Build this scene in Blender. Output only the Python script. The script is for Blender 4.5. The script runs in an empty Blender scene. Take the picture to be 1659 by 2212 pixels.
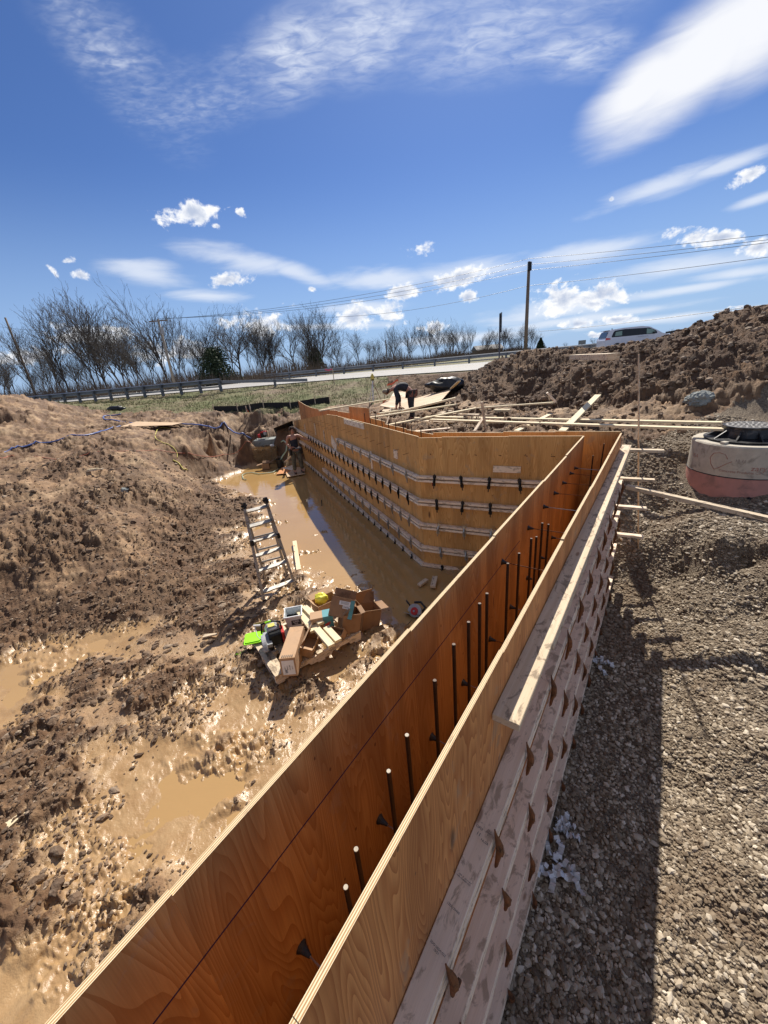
import bpy, math, random
import numpy as np
from mathutils import Vector, Matrix
R = math.radians
scene = bpy.context.scene
col = scene.collection
random.seed(7); rng = np.random.default_rng(7)

# ------------------------------------------------------------------ camera, sky, sun, exposure
EYE = np.array([0, 0, 3.65]); PW, PH, FPX = 1659., 2212., 831.
PITCH, ROLL = R(21.05), R(5.33)
fw = np.array([0, math.cos(PITCH), -math.sin(PITCH)])
r0 = np.array([1., 0, 0]); u0 = np.cross(r0, fw)
r2 = r0*math.cos(ROLL) - u0*math.sin(ROLL); u2 = u0*math.cos(ROLL) + r0*math.sin(ROLL)
cam = bpy.data.cameras.new("camera"); camo = bpy.data.objects.new("camera", cam); col.objects.link(camo)
cam.sensor_fit = 'HORIZONTAL'; cam.sensor_width = 36; cam.lens = 36*FPX/PW
cam.clip_start = .05; cam.clip_end = 5000
camo.matrix_world = Matrix(((r2[0], u2[0], -fw[0], 0), (r2[1], u2[1], -fw[1], 0), (r2[2], u2[2], -fw[2], 3.65), (0, 0, 0, 1)))
scene.camera = camo
scene.view_settings.view_transform = 'Standard'; scene.view_settings.look = 'None'
scene.view_settings.gamma = 1; scene.view_settings.exposure = 0.38
SUN_EL, SUN_AZ = R(46), R(15.7)
sl = bpy.data.lights.new("sun", 'SUN'); sl.energy = 5.0; sl.angle = R(.53); sl.color = (1, .93, .82)
so = bpy.data.objects.new("sun", sl); col.objects.link(so)
sdir = Vector((math.sin(SUN_AZ)*math.cos(SUN_EL), math.cos(SUN_AZ)*math.cos(SUN_EL), math.sin(SUN_EL)))
so.rotation_euler = sdir.to_track_quat('Z', 'Y').to_euler(); so.location = (5, 5, 20)

# measuring from the photograph: a ray through a pixel of a 1659 x 2212 copy, met at a known height or distance
def ray(x, y):
    return fw + r2*(x-PW/2)/FPX - u2*(y-PH/2)/FPX
def G(x, y, z=0.):
    d = ray(x, y); return EYE + d*((z-EYE[2])/d[2])
def GY(x, y, Y):
    d = ray(x, y); return EYE + d*(Y/d[1])

class NT:
    def __init__(s, tree): s.t = tree; s.n = tree.nodes; s.l = tree.links
    def new(s, typ, **kw):
        n = s.n.new(typ)
        for k, v in kw.items():
            if k.startswith('i_'):
                key = k[2:]; key = int(key) if key.isdigit() else key.replace('_', ' ')
                s.set(n.inputs[key], v)
            else: setattr(n, k, v)
        return n
    def set(s, inp, v):
        if isinstance(v, bpy.types.NodeSocket): s.l.new(v, inp)
        else: inp.default_value = v
    def math(s, op, a, b=0., c=None, clamp=False):
        n = s.n.new('ShaderNodeMath'); n.operation = op; n.use_clamp = clamp
        s.set(n.inputs[0], a); s.set(n.inputs[1], b)
        if c is not None: s.set(n.inputs[2], c)
        return n.outputs[0]
    def vmath(s, op, a, b=None):
        n = s.n.new('ShaderNodeVectorMath'); n.operation = op; s.set(n.inputs[0], a)
        if b is not None: s.set(n.inputs[1], b)
        return n.outputs['Value'] if op in ('LENGTH', 'DOT_PRODUCT', 'DISTANCE') else n.outputs[0]
    def mapr(s, v, a, b, c=0., d=1., smooth=False):
        n = s.n.new('ShaderNodeMapRange'); n.interpolation_type = 'SMOOTHSTEP' if smooth else 'LINEAR'
        s.set(n.inputs[0], v)
        for i, q in enumerate((a, b, c, d)): n.inputs[i+1].default_value = q
        return n.outputs[0]
    def mapping(s, vec, loc=(0, 0, 0), rot=(0, 0, 0), sc=(1, 1, 1), typ='POINT'):
        n = s.n.new('ShaderNodeMapping'); n.vector_type = typ; s.l.new(vec, n.inputs[0])
        n.inputs[1].default_value = loc; n.inputs[2].default_value = rot; n.inputs[3].default_value = sc
        return n.outputs[0]
    def noise(s, vec, scale=5., detail=3., rough=.5, dist=0.):
        n = s.n.new('ShaderNodeTexNoise'); s.l.new(vec, n.inputs['Vector'])
        n.inputs['Scale'].default_value = scale; n.inputs['Detail'].default_value = detail
        n.inputs['Roughness'].default_value = rough; n.inputs['Distortion'].default_value = dist
        return n.outputs[0]
    def voro(s, vec, scale=5., feature='F1', out='Distance'):
        n = s.n.new('ShaderNodeTexVoronoi'); n.feature = feature; s.l.new(vec, n.inputs['Vector'])
        n.inputs['Scale'].default_value = scale
        return n.outputs[out]
    def mix(s, f, a, b, blend='MIX'):
        n = s.n.new('ShaderNodeMix'); n.data_type = 'RGBA'; n.blend_type = blend
        s.set(n.inputs[0], f)
        for i, q in ((6, a), (7, b)):
            if isinstance(q, tuple): q = tuple(q) + (1,)*(4-len(q))
            s.set(n.inputs[i], q)
        return n.outputs[2]
    def ramp(s, f, stops):
        n = s.n.new('ShaderNodeValToRGB'); s.l.new(f, n.inputs[0]); e = n.color_ramp.elements
        while len(e) < len(stops): e.new(.5)
        for q, (p, c) in zip(e, stops): q.position = p; q.color = tuple(c) + (1,)*(4-len(c))
        return n.outputs[0]
    def bump(s, h, strength=.5, dist=.02):
        n = s.n.new('ShaderNodeBump'); s.l.new(h, n.inputs['Height'])
        n.inputs['Strength'].default_value = strength; n.inputs['Distance'].default_value = dist
        return n.outputs[0]

world = bpy.data.worlds.new("World"); scene.world = world; world.use_nodes = True
W = NT(world.node_tree); W.n.clear()
sky = W.new('ShaderNodeTexSky', sky_type='NISHITA', sun_disc=False, sun_elevation=SUN_EL, sun_rotation=SUN_AZ,
            altitude=200., air_density=1.0, dust_density=.35, ozone_density=3.0)
tc = W.new('ShaderNodeTexCoord').outputs['Generated']
skyc = W.mix(1., sky.outputs[0], (.36, .475, .70), 'MULTIPLY')
def blob(px, py, sx, sy, rot=0.):
    d = Vector(ray(px, py)).normalized()
    a = Vector(ray(px+math.cos(R(rot))*8, py-math.sin(R(rot))*8)).normalized() - d
    a = (a - d*a.dot(d)).normalized(); b = d.cross(a)
    e = Matrix((a, b, d)).transposed().to_euler()
    # angular half sizes of the cloud
    k = (Vector(ray(px+10, py)).normalized() - d).length/10
    n = W.mapping(tc, tuple(d), tuple(e), (sx*k, sy*k, 50), 'TEXTURE')
    return W.math('SUBTRACT', 1., W.vmath('LENGTH', n))
def union(lst):
    o = lst[0]
    for q in lst[1:]: o = W.math('MAXIMUM', o, q)
    return o
# plane at cloud height for streaks and ripples
sep = W.new('ShaderNodeSeparateXYZ', i_0=tc)
den = W.math('ADD', W.math('MAXIMUM', sep.outputs[2], 0.), .06)
cmb = W.new('ShaderNodeCombineXYZ', i_0=W.math('DIVIDE', sep.outputs[0], den), i_1=W.math('DIVIDE', sep.outputs[1], den), i_2=0.)
plane = cmb.outputs[0]
cum = union([blob(425, 455, 100, 26, 10), blob(518, 460, 14, 12), blob(468, 489, 12, 8), blob(910, 535, 40, 15), blob(494, 605, 48, 18, 8),
             blob(870, 628, 60, 20, 12), blob(985, 602, 75, 22, 18), blob(1010, 641, 24, 15, 20), blob(1218, 640, 80, 42, 0), blob(1290, 640, 75, 28, 5),
             blob(1290, 655, 42, 18), blob(770, 684, 68, 34, 8), blob(835, 674, 48, 34), blob(1243, 700, 45, 14, 4), blob(1328, 690, 44, 12, 2),
             blob(1500, 512, 68, 28, 0), blob(1560, 512, 60, 18, 8), blob(1625, 375, 60, 26, 20), blob(1645, 533, 50, 24, 8), blob(112, 582, 30, 14, -50),
             blob(145, 563, 28, 9, 20), blob(172, 594, 28, 14, -10), blob(1300, 724, 50, 9), blob(950, 705, 60, 16, 6), blob(560, 700, 90, 30, 5), blob(200, 720, 120, 34, 6),
             blob(60, 770, 120, 30, 6), blob(380, 760, 120, 34, 6), blob(1600, 663, 30, 7), blob(675, 624, 12, 7), blob(1320, 430, 10, 6)])
nf = W.noise(W.mapping(tc, sc=(1, 1, 1.6)), 17., 9., .62, .35)
nf2 = W.noise(W.mapping(tc, (.0, 0, .014), sc=(1, 1, 1.6)), 17., 9., .62, .35)
nf3 = W.noise(tc, 75., 4., .6)
cumv = W.math('ADD', W.math('ADD', cum, W.math('MULTIPLY', W.math('SUBTRACT', nf3, .5), 1.2)), W.math('MULTIPLY', W.math('SUBTRACT', nf, .5), 3.0))
cum_a = W.mapr(cumv, .12, .72, 0, 1, True)
cum_sh = W.mapr(W.math('ADD', cum, W.math('MULTIPLY', W.math('SUBTRACT', nf2, .52), 3.)), .1, 1.15, 0, 1, True)
cir = union([blob(1530, 110, 340, 130, 38), blob(1390, 190, 170, 80, 35), blob(1660, 20, 240, 170, 38)])
cir2 = union([blob(1420, 405, 190, 34, 20), blob(1560, 360, 160, 22, 20), blob(1640, 430, 90, 22, 18),
              blob(520, 560, 170, 40, -12), blob(650, 592, 120, 26, -16), blob(820, 602, 190, 26, 0), blob(1010, 588, 200, 30, 6), blob(1270, 545, 210, 34, 8),
              blob(310, 590, 140, 42, -10), blob(450, 640, 130, 20, -2), blob(790, 664, 130, 16, 4), blob(1480, 575, 300, 34, 9),
              blob(1180, 672, 190, 36, 10), blob(1480, 625, 260, 18, 9), blob(1250, 690, 300, 16, 8), blob(1600, 590, 200, 24, 8),
              blob(1420, 690, 330, 16, 6), blob(700, 705, 260, 12, 2), blob(1000, 730, 260, 16, 4)])
st = W.noise(W.mapping(tc, rot=(0, 0, 0), sc=(1, 1, 5)), 7., 5., .55, .4)
cir_a = W.mapr(W.math('ADD', cir, W.math('MULTIPLY', W.math('SUBTRACT', st, .5), .5)), 0.0, .75, 0, .97, True)
cir2_a = W.mapr(W.math('ADD', cir2, W.math('MULTIPLY', W.math('SUBTRACT', st, .5), 1.3)), .08, .9, 0, .72, True)
mackl = union([blob(270, 150, 250, 120, -48), blob(170, 60, 170, 90, -60), blob(400, 215, 190, 80, 10), blob(520, 180, 190, 75, 30)])
mack = union([blob(640, 120, 190, 90, 32), blob(800, 60, 230, 110, 18), blob(1050, 60, 330, 110, 8), blob(1250, 110, 170, 60, 0), blob(1100, 0, 330, 90, 0)])
mp = W.mapping(plane, rot=(0, 0, .6), sc=(1, 2.2, 1))
mk = W.noise(mp, 12., 3., .6, .6)
mkl = W.noise(W.mapping(plane, rot=(0, 0, .3), sc=(1, 2.5, 1)), 1.8, 5., .6, 1.)
mk2 = W.noise(W.mapping(plane, rot=(0, 0, .9), sc=(1, 1.6, 1)), 26., 2., .5, .4)
mask_ = W.math('MAXIMUM', W.mapr(mack, .0, .9, 0, 1, True), W.math('MULTIPLY', W.mapr(mackl, .0, 1., 0, .62, True), W.mapr(mk2, .36, .62, .35, 1.)))
mack_a = W.math('MULTIPLY', mask_, W.math('MULTIPLY', W.mapr(mk, .33, .66, .28, 1.), W.mapr(mkl, .3, .68, .25, 1.1)))
mack_a = W.math('MINIMUM', W.math('MULTIPLY', mack_a, .86), .78)
hz = W.mapr(sep.outputs[2], 0., .38, .8, 0., True)
c = W.mix(hz, skyc, (3.0, 4.4, 6.6))
c = W.mix(mack_a, c, (6.6, 7.0, 7.8))
c = W.mix(cir2_a, c, (6.6, 7.0, 7.7))
c = W.mix(cir_a, c, (7.4, 7.5, 7.8))
cumc = W.mix(cum_sh, (8.6, 8.6, 8.6), (3.9, 4.5, 5.8))
c = W.mix(cum_a, c, cumc)
# thin bright cloud veil high up round the sun and over the back of the sky, added out of view as neutral fill light
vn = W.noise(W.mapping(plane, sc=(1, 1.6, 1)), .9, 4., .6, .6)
fill_veil = W.math('MAXIMUM', W.mapr(sep.outputs[2], .66, .88, 0, .30, True), W.math('MULTIPLY', W.mapr(sep.outputs[1], -.05, -.5, 0, .27, True), W.mapr(sep.outputs[2], .0, .2, 0, 1, True)))
fill_veil = W.math('MULTIPLY', fill_veil, W.mapr(vn, .25, .6, .55, 1.))
c = W.mix(fill_veil, c, (7.4, 6.9, 6.2))
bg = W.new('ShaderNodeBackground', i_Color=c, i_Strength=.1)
W.l.new(bg.outputs[0], W.new('ShaderNodeOutputWorld').inputs[0])
world.cycles.sampling_method = 'MANUAL'; world.cycles.sample_map_resolution = 1024
scene.cycles.max_bounces = 7; scene.cycles.diffuse_bounces = 4; scene.cycles.glossy_bounces = 3; scene.cycles.transmission_bounces = 4
scene.cycles.caustics_reflective = False; scene.cycles.caustics_refractive = False; scene.cycles.sample_clamp_indirect = 6

# ------------------------------------------------------------------ materials
MATS = {}
def mat(name, fn):
    if name in MATS: return MATS[name]
    m = bpy.data.materials.new(name); m.use_nodes = True; t = NT(m.node_tree)
    b = t.n.get('Principled BSDF'); fn(t, b); MATS[name] = m; return m
def plain(name, c, rough=.6, metal=0., var=.12, scale=8., dirt=None, bump=0., spec=.5, trans=0.):
    def fn(t, b):
        tcn = t.new('ShaderNodeTexCoord').outputs['Object']
        n = t.noise(tcn, scale, 4., .6)
        cc = t.mix(t.mapr(n, .3, .7), tuple(q*(1-var) for q in c), tuple(min(1, q*(1+var)) for q in c))
        if dirt:
            d = t.noise(tcn, scale*.7, 6., .65, .5)
            cc = t.mix(t.mapr(d, .5, .68, 0, .85, True), cc, dirt)
        t.set(b.inputs['Base Color'], cc); t.set(b.inputs['Roughness'], t.mapr(n, .3, .7, rough*.85, min(1, rough*1.15)))
        b.inputs['Metallic'].default_value = metal; b.inputs['Specular IOR Level'].default_value = spec
        if trans: b.inputs['Transmission Weight'].default_value = trans
        if bump: t.set(b.inputs['Normal'], t.bump(n, bump, .02))
    return mat(name, fn)

def uvn(t): return t.new('ShaderNodeUVMap').outputs[0]
def ply_fn(c1, c2, cknot, rough, stain):
    def fn(t, b):
        uv = uvn(t)                              # u runs up the grain, v across, in metres
        base = t.noise(t.mapping(uv, sc=(.30, 3.0, 1)), 1.25, 2.5, .5, .3)
        kv = t.new('ShaderNodeTexVoronoi'); t.l.new(t.mapping(uv, sc=(1.5, 5.0, 1)), kv.inputs['Vector']); kv.inputs['Scale'].default_value = .85
        kd = kv.outputs['Distance']
        near = t.math('DIVIDE', .10, t.math('ADD', kd, .10))
        ph = t.math('ADD', t.math('MULTIPLY', base, 42.), t.math('MULTIPLY', near, 3.2))
        saw = t.math('FRACT', ph)
        band = t.math('POWER', saw, 1.4)
        fine = t.noise(t.mapping(uv, sc=(3, 160, 1)), 1., 3., .6)
        tone = t.noise(t.mapping(uv, sc=(.5, 2.5, 1)), 1.1, 3., .6, .8)
        cc = t.mix(t.math('MULTIPLY', band, .95), c1, c2)
        cc = t.mix(t.mapr(fine, .35, .7, 0, .35), cc, tuple(q*.62 for q in c2))
        cc = t.mix(t.mapr(tone, .42, .66, 0, stain, True), cc, tuple(q*.5 for q in c2))
        knot = t.mapr(kd, .03, .12, 1., 0., True)
        kr = t.math('MULTIPLY', knot, t.mapr(t.new('ShaderNodeSeparateColor', i_0=kv.outputs['Color']).outputs[0], .28, .36))
        cc = t.mix(t.math('MULTIPLY', kr, .9), cc, cknot)
        orn = t.new('ShaderNodeObjectInfo').outputs['Random']
        cc = t.mix(t.mapr(orn, 0, 1, 0, .45), cc, t.mix(1., cc, (.62, .60, .58), 'MULTIPLY'))
        mudn = t.noise(t.mapping(uv, sc=(2.2, 3, 1)), 1.6, 7., .7, .4)
        cc = t.mix(t.mapr(mudn, .56, .66, 0, .45, True), cc, (.36, .27, .18))
        sp = t.voro(t.mapping(uv, sc=(5, 9, 1)), 1.2)
        cc = t.mix(t.mapr(sp, .05, .075, .75, 0.), cc, cknot)
        t.set(b.inputs['Base Color'], cc); t.set(b.inputs['Roughness'], t.mapr(tone, .3, .7, rough*.8, min(1, rough*1.2)))
        t.set(b.inputs['Normal'], t.bump(t.math('ADD', fine, t.math('MULTIPLY', band, -.4)), .25, .003))
    return fn
M_ply_in = mat('ply_oiled', ply_fn((.66, .40, .15), (.46, .225, .065), (.08, .025, .008), .75, .6))
M_ply_out = mat('ply_raw', ply_fn((.88, .40, .125), (.52, .165, .035), (.12, .05, .02), .6, .4))
M_ply_mid = mat('ply_mid', ply_fn((.84, .49, .17), (.62, .29, .075), (.10, .035, .012), .65, .45))
M_ply_pale = mat('ply_pale', ply_fn((.72, .52, .33), (.60, .40, .22), (.3, .17, .08), .7, .3))
def edge_fn(t, b):
    uv = uvn(t); s = t.new('ShaderNodeSeparateXYZ', i_0=uv)
    n = t.noise(t.mapping(uv, sc=(14, 60, 1)), 1., 3., .6)
    st_ = t.math('SINE', t.math('MULTIPLY_ADD', s.outputs[1], 2*math.pi/.0062, t.math('MULTIPLY', n, 2.)))
    cc = t.mix(t.mapr(st_, -.2, .5), (.42, .25, .11), (.80, .66, .42))
    cc = t.mix(t.mapr(n, .6, .72, 0, .6), cc, (.16, .10, .06))
    t.set(b.inputs['Base Color'], cc); b.inputs['Roughness'].default_value = .75
M_edge = mat('ply_edge', edge_fn)
def lumber_fn(c1, c2, dirt_amt, dirtc=(.16, .115, .075), k=(.22, .10, .04)):
    def fn(t, b):
        uv = uvn(t)
        g = t.noise(t.mapping(uv, sc=(1.2, 30, 1)), 1., 3., .55, .3)
        f = t.noise(t.mapping(uv, sc=(8, 300, 1)), 1., 2., .6)
        cc = t.mix(t.mapr(g, .35, .65), c1, c2)
        cc = t.mix(t.mapr(f, .4, .7, 0, .3), cc, tuple(q*.7 for q in c2))
        kn = t.voro(t.mapping(uv, sc=(3.2, 9, 1)), 1.)
        cc = t.mix(t.mapr(kn, .07, .16, .75, 0., True), cc, k)
        if dirt_amt:
            d1 = t.noise(t.mapping(uv, sc=(6, 11, 1)), 1.3, 7., .68, .6)
            d2 = t.noise(t.mapping(uv, sc=(30, 40, 1)), 1., 4., .7)
            cc = t.mix(t.mapr(d1, .54-.06*dirt_amt, .64-.06*dirt_amt, 0, .72, True), cc, dirtc)
            cc = t.mix(t.mapr(d2, .64, .70, 0, .7*min(1, dirt_amt), True), cc, tuple(q*.4 for q in dirtc))
        t.set(b.inputs['Base Color'], cc); b.inputs['Roughness'].default_value = .78
        t.set(b.inputs['Normal'], t.bump(f, .3, .003))
    return fn
M_lum = mat('lumber_new', lumber_fn((.80, .70, .48), (.72, .60, .38), .0))
M_lumd = mat('lumber_dirty', lumber_fn((.93, .77, .59), (.84, .67, .49), .5, (.36, .27, .18)))
M_lumm = mat('lumber_mid', lumber_fn((.70, .58, .42), (.62, .48, .32), .45))
M_lumg = mat('lumber_grey', lumber_fn((.90, .79, .63), (.80, .68, .53), .6, (.36, .28, .19)))
M_rust = plain('rust_steel', (.17, .065, .024), .6, .35, .5, 30, (.035, .02, .012))
M_rebar = plain('rebar_steel', (.045, .03, .022), .55, .6, .35, 40)
M_black = plain('black_plastic', (.012, .012, .013), .45, 0, .2, 20)
M_blksteel = plain('black_steel', (.02, .02, .022), .4, .6, .3, 20)
M_zinc = plain('zinc_steel', (.42, .42, .41), .35, .9, .15, 20)
M_alu = plain('aluminium', (.38, .365, .34), .55, .6, .15, 14, (.20, .15, .10))
M_galv = plain('galvanised', (.24, .255, .275), .5, .55, .15, 3)
M_galvpost = plain('galvanised_dark', (.13, .14, .155), .55, .4, .2, 5)
M_conc = plain('concrete', (.50, .455, .37), .9, 0, .12, 7, (.25, .22, .18), .2)
M_concg = plain('concrete_grey', (.27, .29, .27), .9, 0, .15, 4, (.14, .13, .11), .3)
M_pink = plain('pink_ring', (.50, .245, .20), .88, 0, .10, 5, (.30, .17, .14), .2)
M_iron = plain('cast_iron', (.018, .019, .022), .38, .3, .4, 12, (.09, .085, .08))
M_irontop = plain('cast_iron_worn', (.30, .29, .27), .5, .4, .25, 20, (.1, .09, .08))
M_card = plain('cardboard', (.47, .30, .175), .85, 0, .08, 6, (.34, .21, .12))
M_cardin = plain('cardboard_inside', (.36, .19, .085), .85, 0, .08, 6)
M_cardd = plain('cardboard_dark', (.30, .175, .095), .85, 0, .15, 6, (.16, .09, .05))
M_teal = plain('teal_print', (.10, .30, .33), .7, 0, .1, 6)
M_red = plain('red_paint', (.48, .025, .02), .45, 0, .2, 12)
M_redprint = plain('red_print', (.50, .06, .05), .8, 0, .15, 40)
M_ink = plain('ink', (.03, .03, .035), .8, 0, .1, 40)
M_inkg = plain('ink_grey', (.10, .095, .09), .8, 0, .1, 40)
M_paper = plain('paper', (.74, .74, .75), .7, 0, .05, 20)
M_lime = plain('lime_plastic', (.32, .78, .02), .35, 0, .05, 5)
M_clear = plain('clear_plastic', (.62, .68, .70), .25, 0, .1, 8, spec=.6)
M_yellow = plain('yellow_plastic', (.86, .80, .08), .4, 0, .1, 14)
M_cordy = plain('yellow_cord', (.62, .55, .12), .6, 0, .1, 14)
M_cordr = plain('red_cord', (.52, .16, .09), .6, 0, .1, 14)
M_hose = plain('blue_hose', (.10, .15, .36), .38, 0, .25, 4)
M_hoseg = plain('pale_green_hose', (.35, .45, .33), .4, 0, .2, 6)
M_grey = plain('grey_plastic', (.34, .35, .36), .45, 0, .15, 14, (.12, .10, .08))
M_white = plain('white_plastic', (.72, .73, .74), .5, 0, .1, 10, (.4, .38, .34))
M_orange = plain('orange_cloth', (.8, .18, .08), .7, 0, .1, 14)
M_pinkflag = plain('pink_flag', (.85, .12, .2), .6, 0, .1, 14)
M_tarp = plain('black_tarp', (.016, .017, .02), .4, 0, .4, 3, bump=.6)
M_silt = plain('silt_fabric', (.014, .014, .014), .8, 0, .2, 3)
M_straw = plain('straw', (.34, .24, .13), .85, 0, .45, 30)
M_twigbase = plain('bark', (.06, .05, .042), .9, 0, .25, 3)
M_twig = plain('twigs', (.075, .064, .056), .9, 0, .25, 2)
M_brush = plain('brush', (.15, .115, .085), .95, 0, .35, .5)
M_everg = plain('evergreen', (.035, .055, .022), .8, 0, .4, 1)
M_pole = plain('pole_wood', (.17, .125, .09), .85, 0, .25, 3)
M_polep = plain('pole_wood_pale', (.30, .26, .21), .85, 0, .2, 3)
M_wire = plain('wire', (.02, .02, .022), .5, 0, .1, 3)
M_vanw = plain('van_paint', (.58, .60, .68), .22, 0, .02, 2)
M_glass = plain('dark_glass', (.012, .016, .018), .06, 0, .1, 2)
M_glassl = plain('light_glass', (.20, .30, .26), .06, 0, .1, 2)
M_skin = plain('skin', (.42, .215, .145), .55, 0, .08, 10)
M_hair = plain('hair', (.045, .02, .01), .7, 0, .4, 60)
M_shirt = plain('navy_shirt', (.014, .017, .028), .8, 0, .25, 14)
M_camo = plain('camo_cloth', (.12, .115, .085), .85, 0, .5, 9, (.035, .035, .03))
M_jean = plain('dark_jeans', (.018, .022, .032), .85, 0, .25, 12)
M_boot = plain('boot', (.07, .045, .03), .7, 0, .3, 20, (.2, .14, .09))
M_leather = plain('leather', (.14, .045, .03), .6, 0, .3, 14)
M_capm = plain('cap', (.19, .165, .12), .8, 0, .2, 20)
M_house = plain('house_wall', (.20, .18, .16), .8, 0, .05, 1)
M_roof = plain('house_roof', (.12, .12, .125), .8, 0, .1, 1)

# ------------------------------------------------------------------ object helpers
def tag(o, label=None, cat=None, group=None, kind=None):
    for k, v in (('label', label), ('category', cat), ('group', group), ('kind', kind)):
        if v: o[k] = v
    return o
def thing(name, loc, label, cat, group=None):
    o = bpy.data.objects.new(name, None); col.objects.link(o); o.location = tuple(float(q) for q in loc); o.empty_display_size = .1
    return tag(o, label, cat, group)
def copy_tree(o, parent=None):
    c_ = o.copy(); col.objects.link(c_)
    if parent is not None: c_.parent = parent
    for ch in list(o.children): copy_tree(ch, c_)
    return c_
def origin(o):
    v = Vector((0, 0, 0))
    while o is not None: v += o.location; o = o.parent
    return v
class MB:
    def __init__(s): s.v = []; s.f = []; s.m = []; s.uv = []
    def face(s, pts, mi=0, uvs=None):
        k = len(s.v); s.v.extend(tuple(float(q) for q in p) for p in pts); s.f.append(tuple(range(k, k+len(pts)))); s.m.append(mi)
        s.uv.extend(uvs if uvs is not None else [(p[0], p[1]) for p in pts])
    def box(s, c_, L, Wd, T, l, w, t, mi=0, me=None, mend=None):
        # L, Wd, T unit axes; l, w, t sizes; grain runs along L
        me = mi if me is None else me; mend = me if mend is None else mend
        c_, L, Wd, T = (np.array(q, float) for q in (c_, L, Wd, T))
        if np.dot(np.cross(L, Wd), T) < 0: Wd = -Wd
        o1, o2 = random.random()*40, random.random()*40
        def p(a, b_, d_): return c_ + L*(a*l/2) + Wd*(b_*w/2) + T*(d_*t/2)
        q = [(-1, -1), (1, -1), (1, 1), (-1, 1)]
        s.face([p(a, b_, 1) for a, b_ in q], mi, [(o1+a*l/2, o2+b_*w/2) for a, b_ in q])
        s.face([p(a, b_, -1) for a, b_ in q[::-1]], mi, [(o1+a*l/2, o2+3+b_*w/2) for a, b_ in q[::-1]])
        s.face([p(a, -1, b_) for a, b_ in q], me, [(o1+a*l/2, (b_*t/2) if me != mi else o2+7+b_*t/2) for a, b_ in q])
        s.face([p(a, 1, b_) for a, b_ in q[::-1]], me, [(o1+a*l/2, (b_*t/2) if me != mi else o2+9+b_*t/2) for a, b_ in q[::-1]])
        s.face([p(1, a, b_) for a, b_ in q], mend, [(o1+a*w/2, b_*t/2) for a, b_ in q])
        s.face([p(-1, a, b_) for a, b_ in q[::-1]], mend, [(o1+a*w/2, b_*t/2) for a, b_ in q[::-1]])
    def beam(s, p0, p1, w, t, up=(0, 0, 1), mi=0, me=None, mend=None):
        p0, p1 = np.array(p0, float), np.array(p1, float); L = p1-p0; l = np.linalg.norm(L); L /= l
        up = np.array(up, float); Wd = np.cross(up, L); Wd /= np.linalg.norm(Wd)+1e-9; T = np.cross(L, Wd)
        s.box((p0+p1)/2, L, Wd, T, l, w, t, mi, me, mend)
    def abox(s, c_, size, rz=0., mi=0):
        ca, sa = math.cos(rz), math.sin(rz)
        s.box(c_, (ca, sa, 0), (-sa, ca, 0), (0, 0, 1), size[0], size[1], size[2], mi)
    def tube(s, pts, r, n=8, mi=0, caps=True):
        pts = [Vector(tuple(float(q) for q in p)) for p in pts]; rs = r if hasattr(r, '__len__') else [r]*len(pts)
        rings = []; prev = None
        for i, p in enumerate(pts):
            d = (pts[min(i+1, len(pts)-1)] - pts[max(i-1, 0)])
            if d.length < 1e-9: d = Vector((0, 0, 1))
            d.normalize()
            if prev is None: a = d.orthogonal().normalized()
            else:
                a = prev - d*prev.dot(d)
                a = a.normalized() if a.length > 1e-6 else d.orthogonal().normalized()
            prev = a; b_ = d.cross(a)
            k = len(s.v)
            for j in range(n):
                th = 2*math.pi*j/n; s.v.append(tuple(p + (a*math.cos(th) + b_*math.sin(th))*rs[i]))
            rings.append(k)
        for i in range(len(rings)-1):
            for j in range(n):
                q = (rings[i]+j, rings[i]+(j+1) % n, rings[i+1]+(j+1) % n, rings[i+1]+j)
                s.f.append(q); s.m.append(mi); s.uv.extend([(s.v[x][2], s.v[x][0]) for x in q])
        if caps:
            for k, o in ((rings[0], -1), (rings[-1], 1)):
                q = tuple(range(k, k+n)); q = q if o > 0 else q[::-1]
                s.f.append(q); s.m.append(mi); s.uv.extend([(s.v[x][0], s.v[x][1]) for x in q])
    def prism(s, poly, o, A, B_, N, t, mi=0):
        # polygon in the plane (A, B_), thickness t along N centred on o
        o, A, B_, N = (np.array(q, float) for q in (o, A, B_, N))
        f0 = [o + A*a + B_*b_ - N*t/2 for a, b_ in poly]; f1 = [o + A*a + B_*b_ + N*t/2 for a, b_ in poly]
        s.face(f1, mi, list(poly)); s.face(f0[::-1], mi, list(poly)[::-1])
        for i in range(len(poly)):
            j = (i+1) % len(poly); s.face([f0[i], f0[j], f1[j], f1[i]], mi, [(0, 0), (0, .1), (t, .1), (t, 0)])
    def ball(s, c_, rad, n=8, mi=0, jitter=0.):
        k = len(s.v); rad = rad if hasattr(rad, '__len__') else (rad,)*3; m_ = max(4, n//2+1)
        for i in range(m_+1):
            ph = math.pi*i/m_
            for j in range(n):
                th = 2*math.pi*j/n; q = 1+(random.random()-.5)*jitter
                s.v.append((c_[0]+rad[0]*q*math.sin(ph)*math.cos(th), c_[1]+rad[1]*q*math.sin(ph)*math.sin(th), c_[2]+rad[2]*q*math.cos(ph)))
        for i in range(m_):
            for j in range(n):
                q = (k+i*n+j, k+(i+1)*n+j, k+(i+1)*n+(j+1) % n, k+i*n+(j+1) % n)
                s.f.append(q); s.m.append(mi); s.uv.extend([(s.v[x][0], s.v[x][1]) for x in q])
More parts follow.
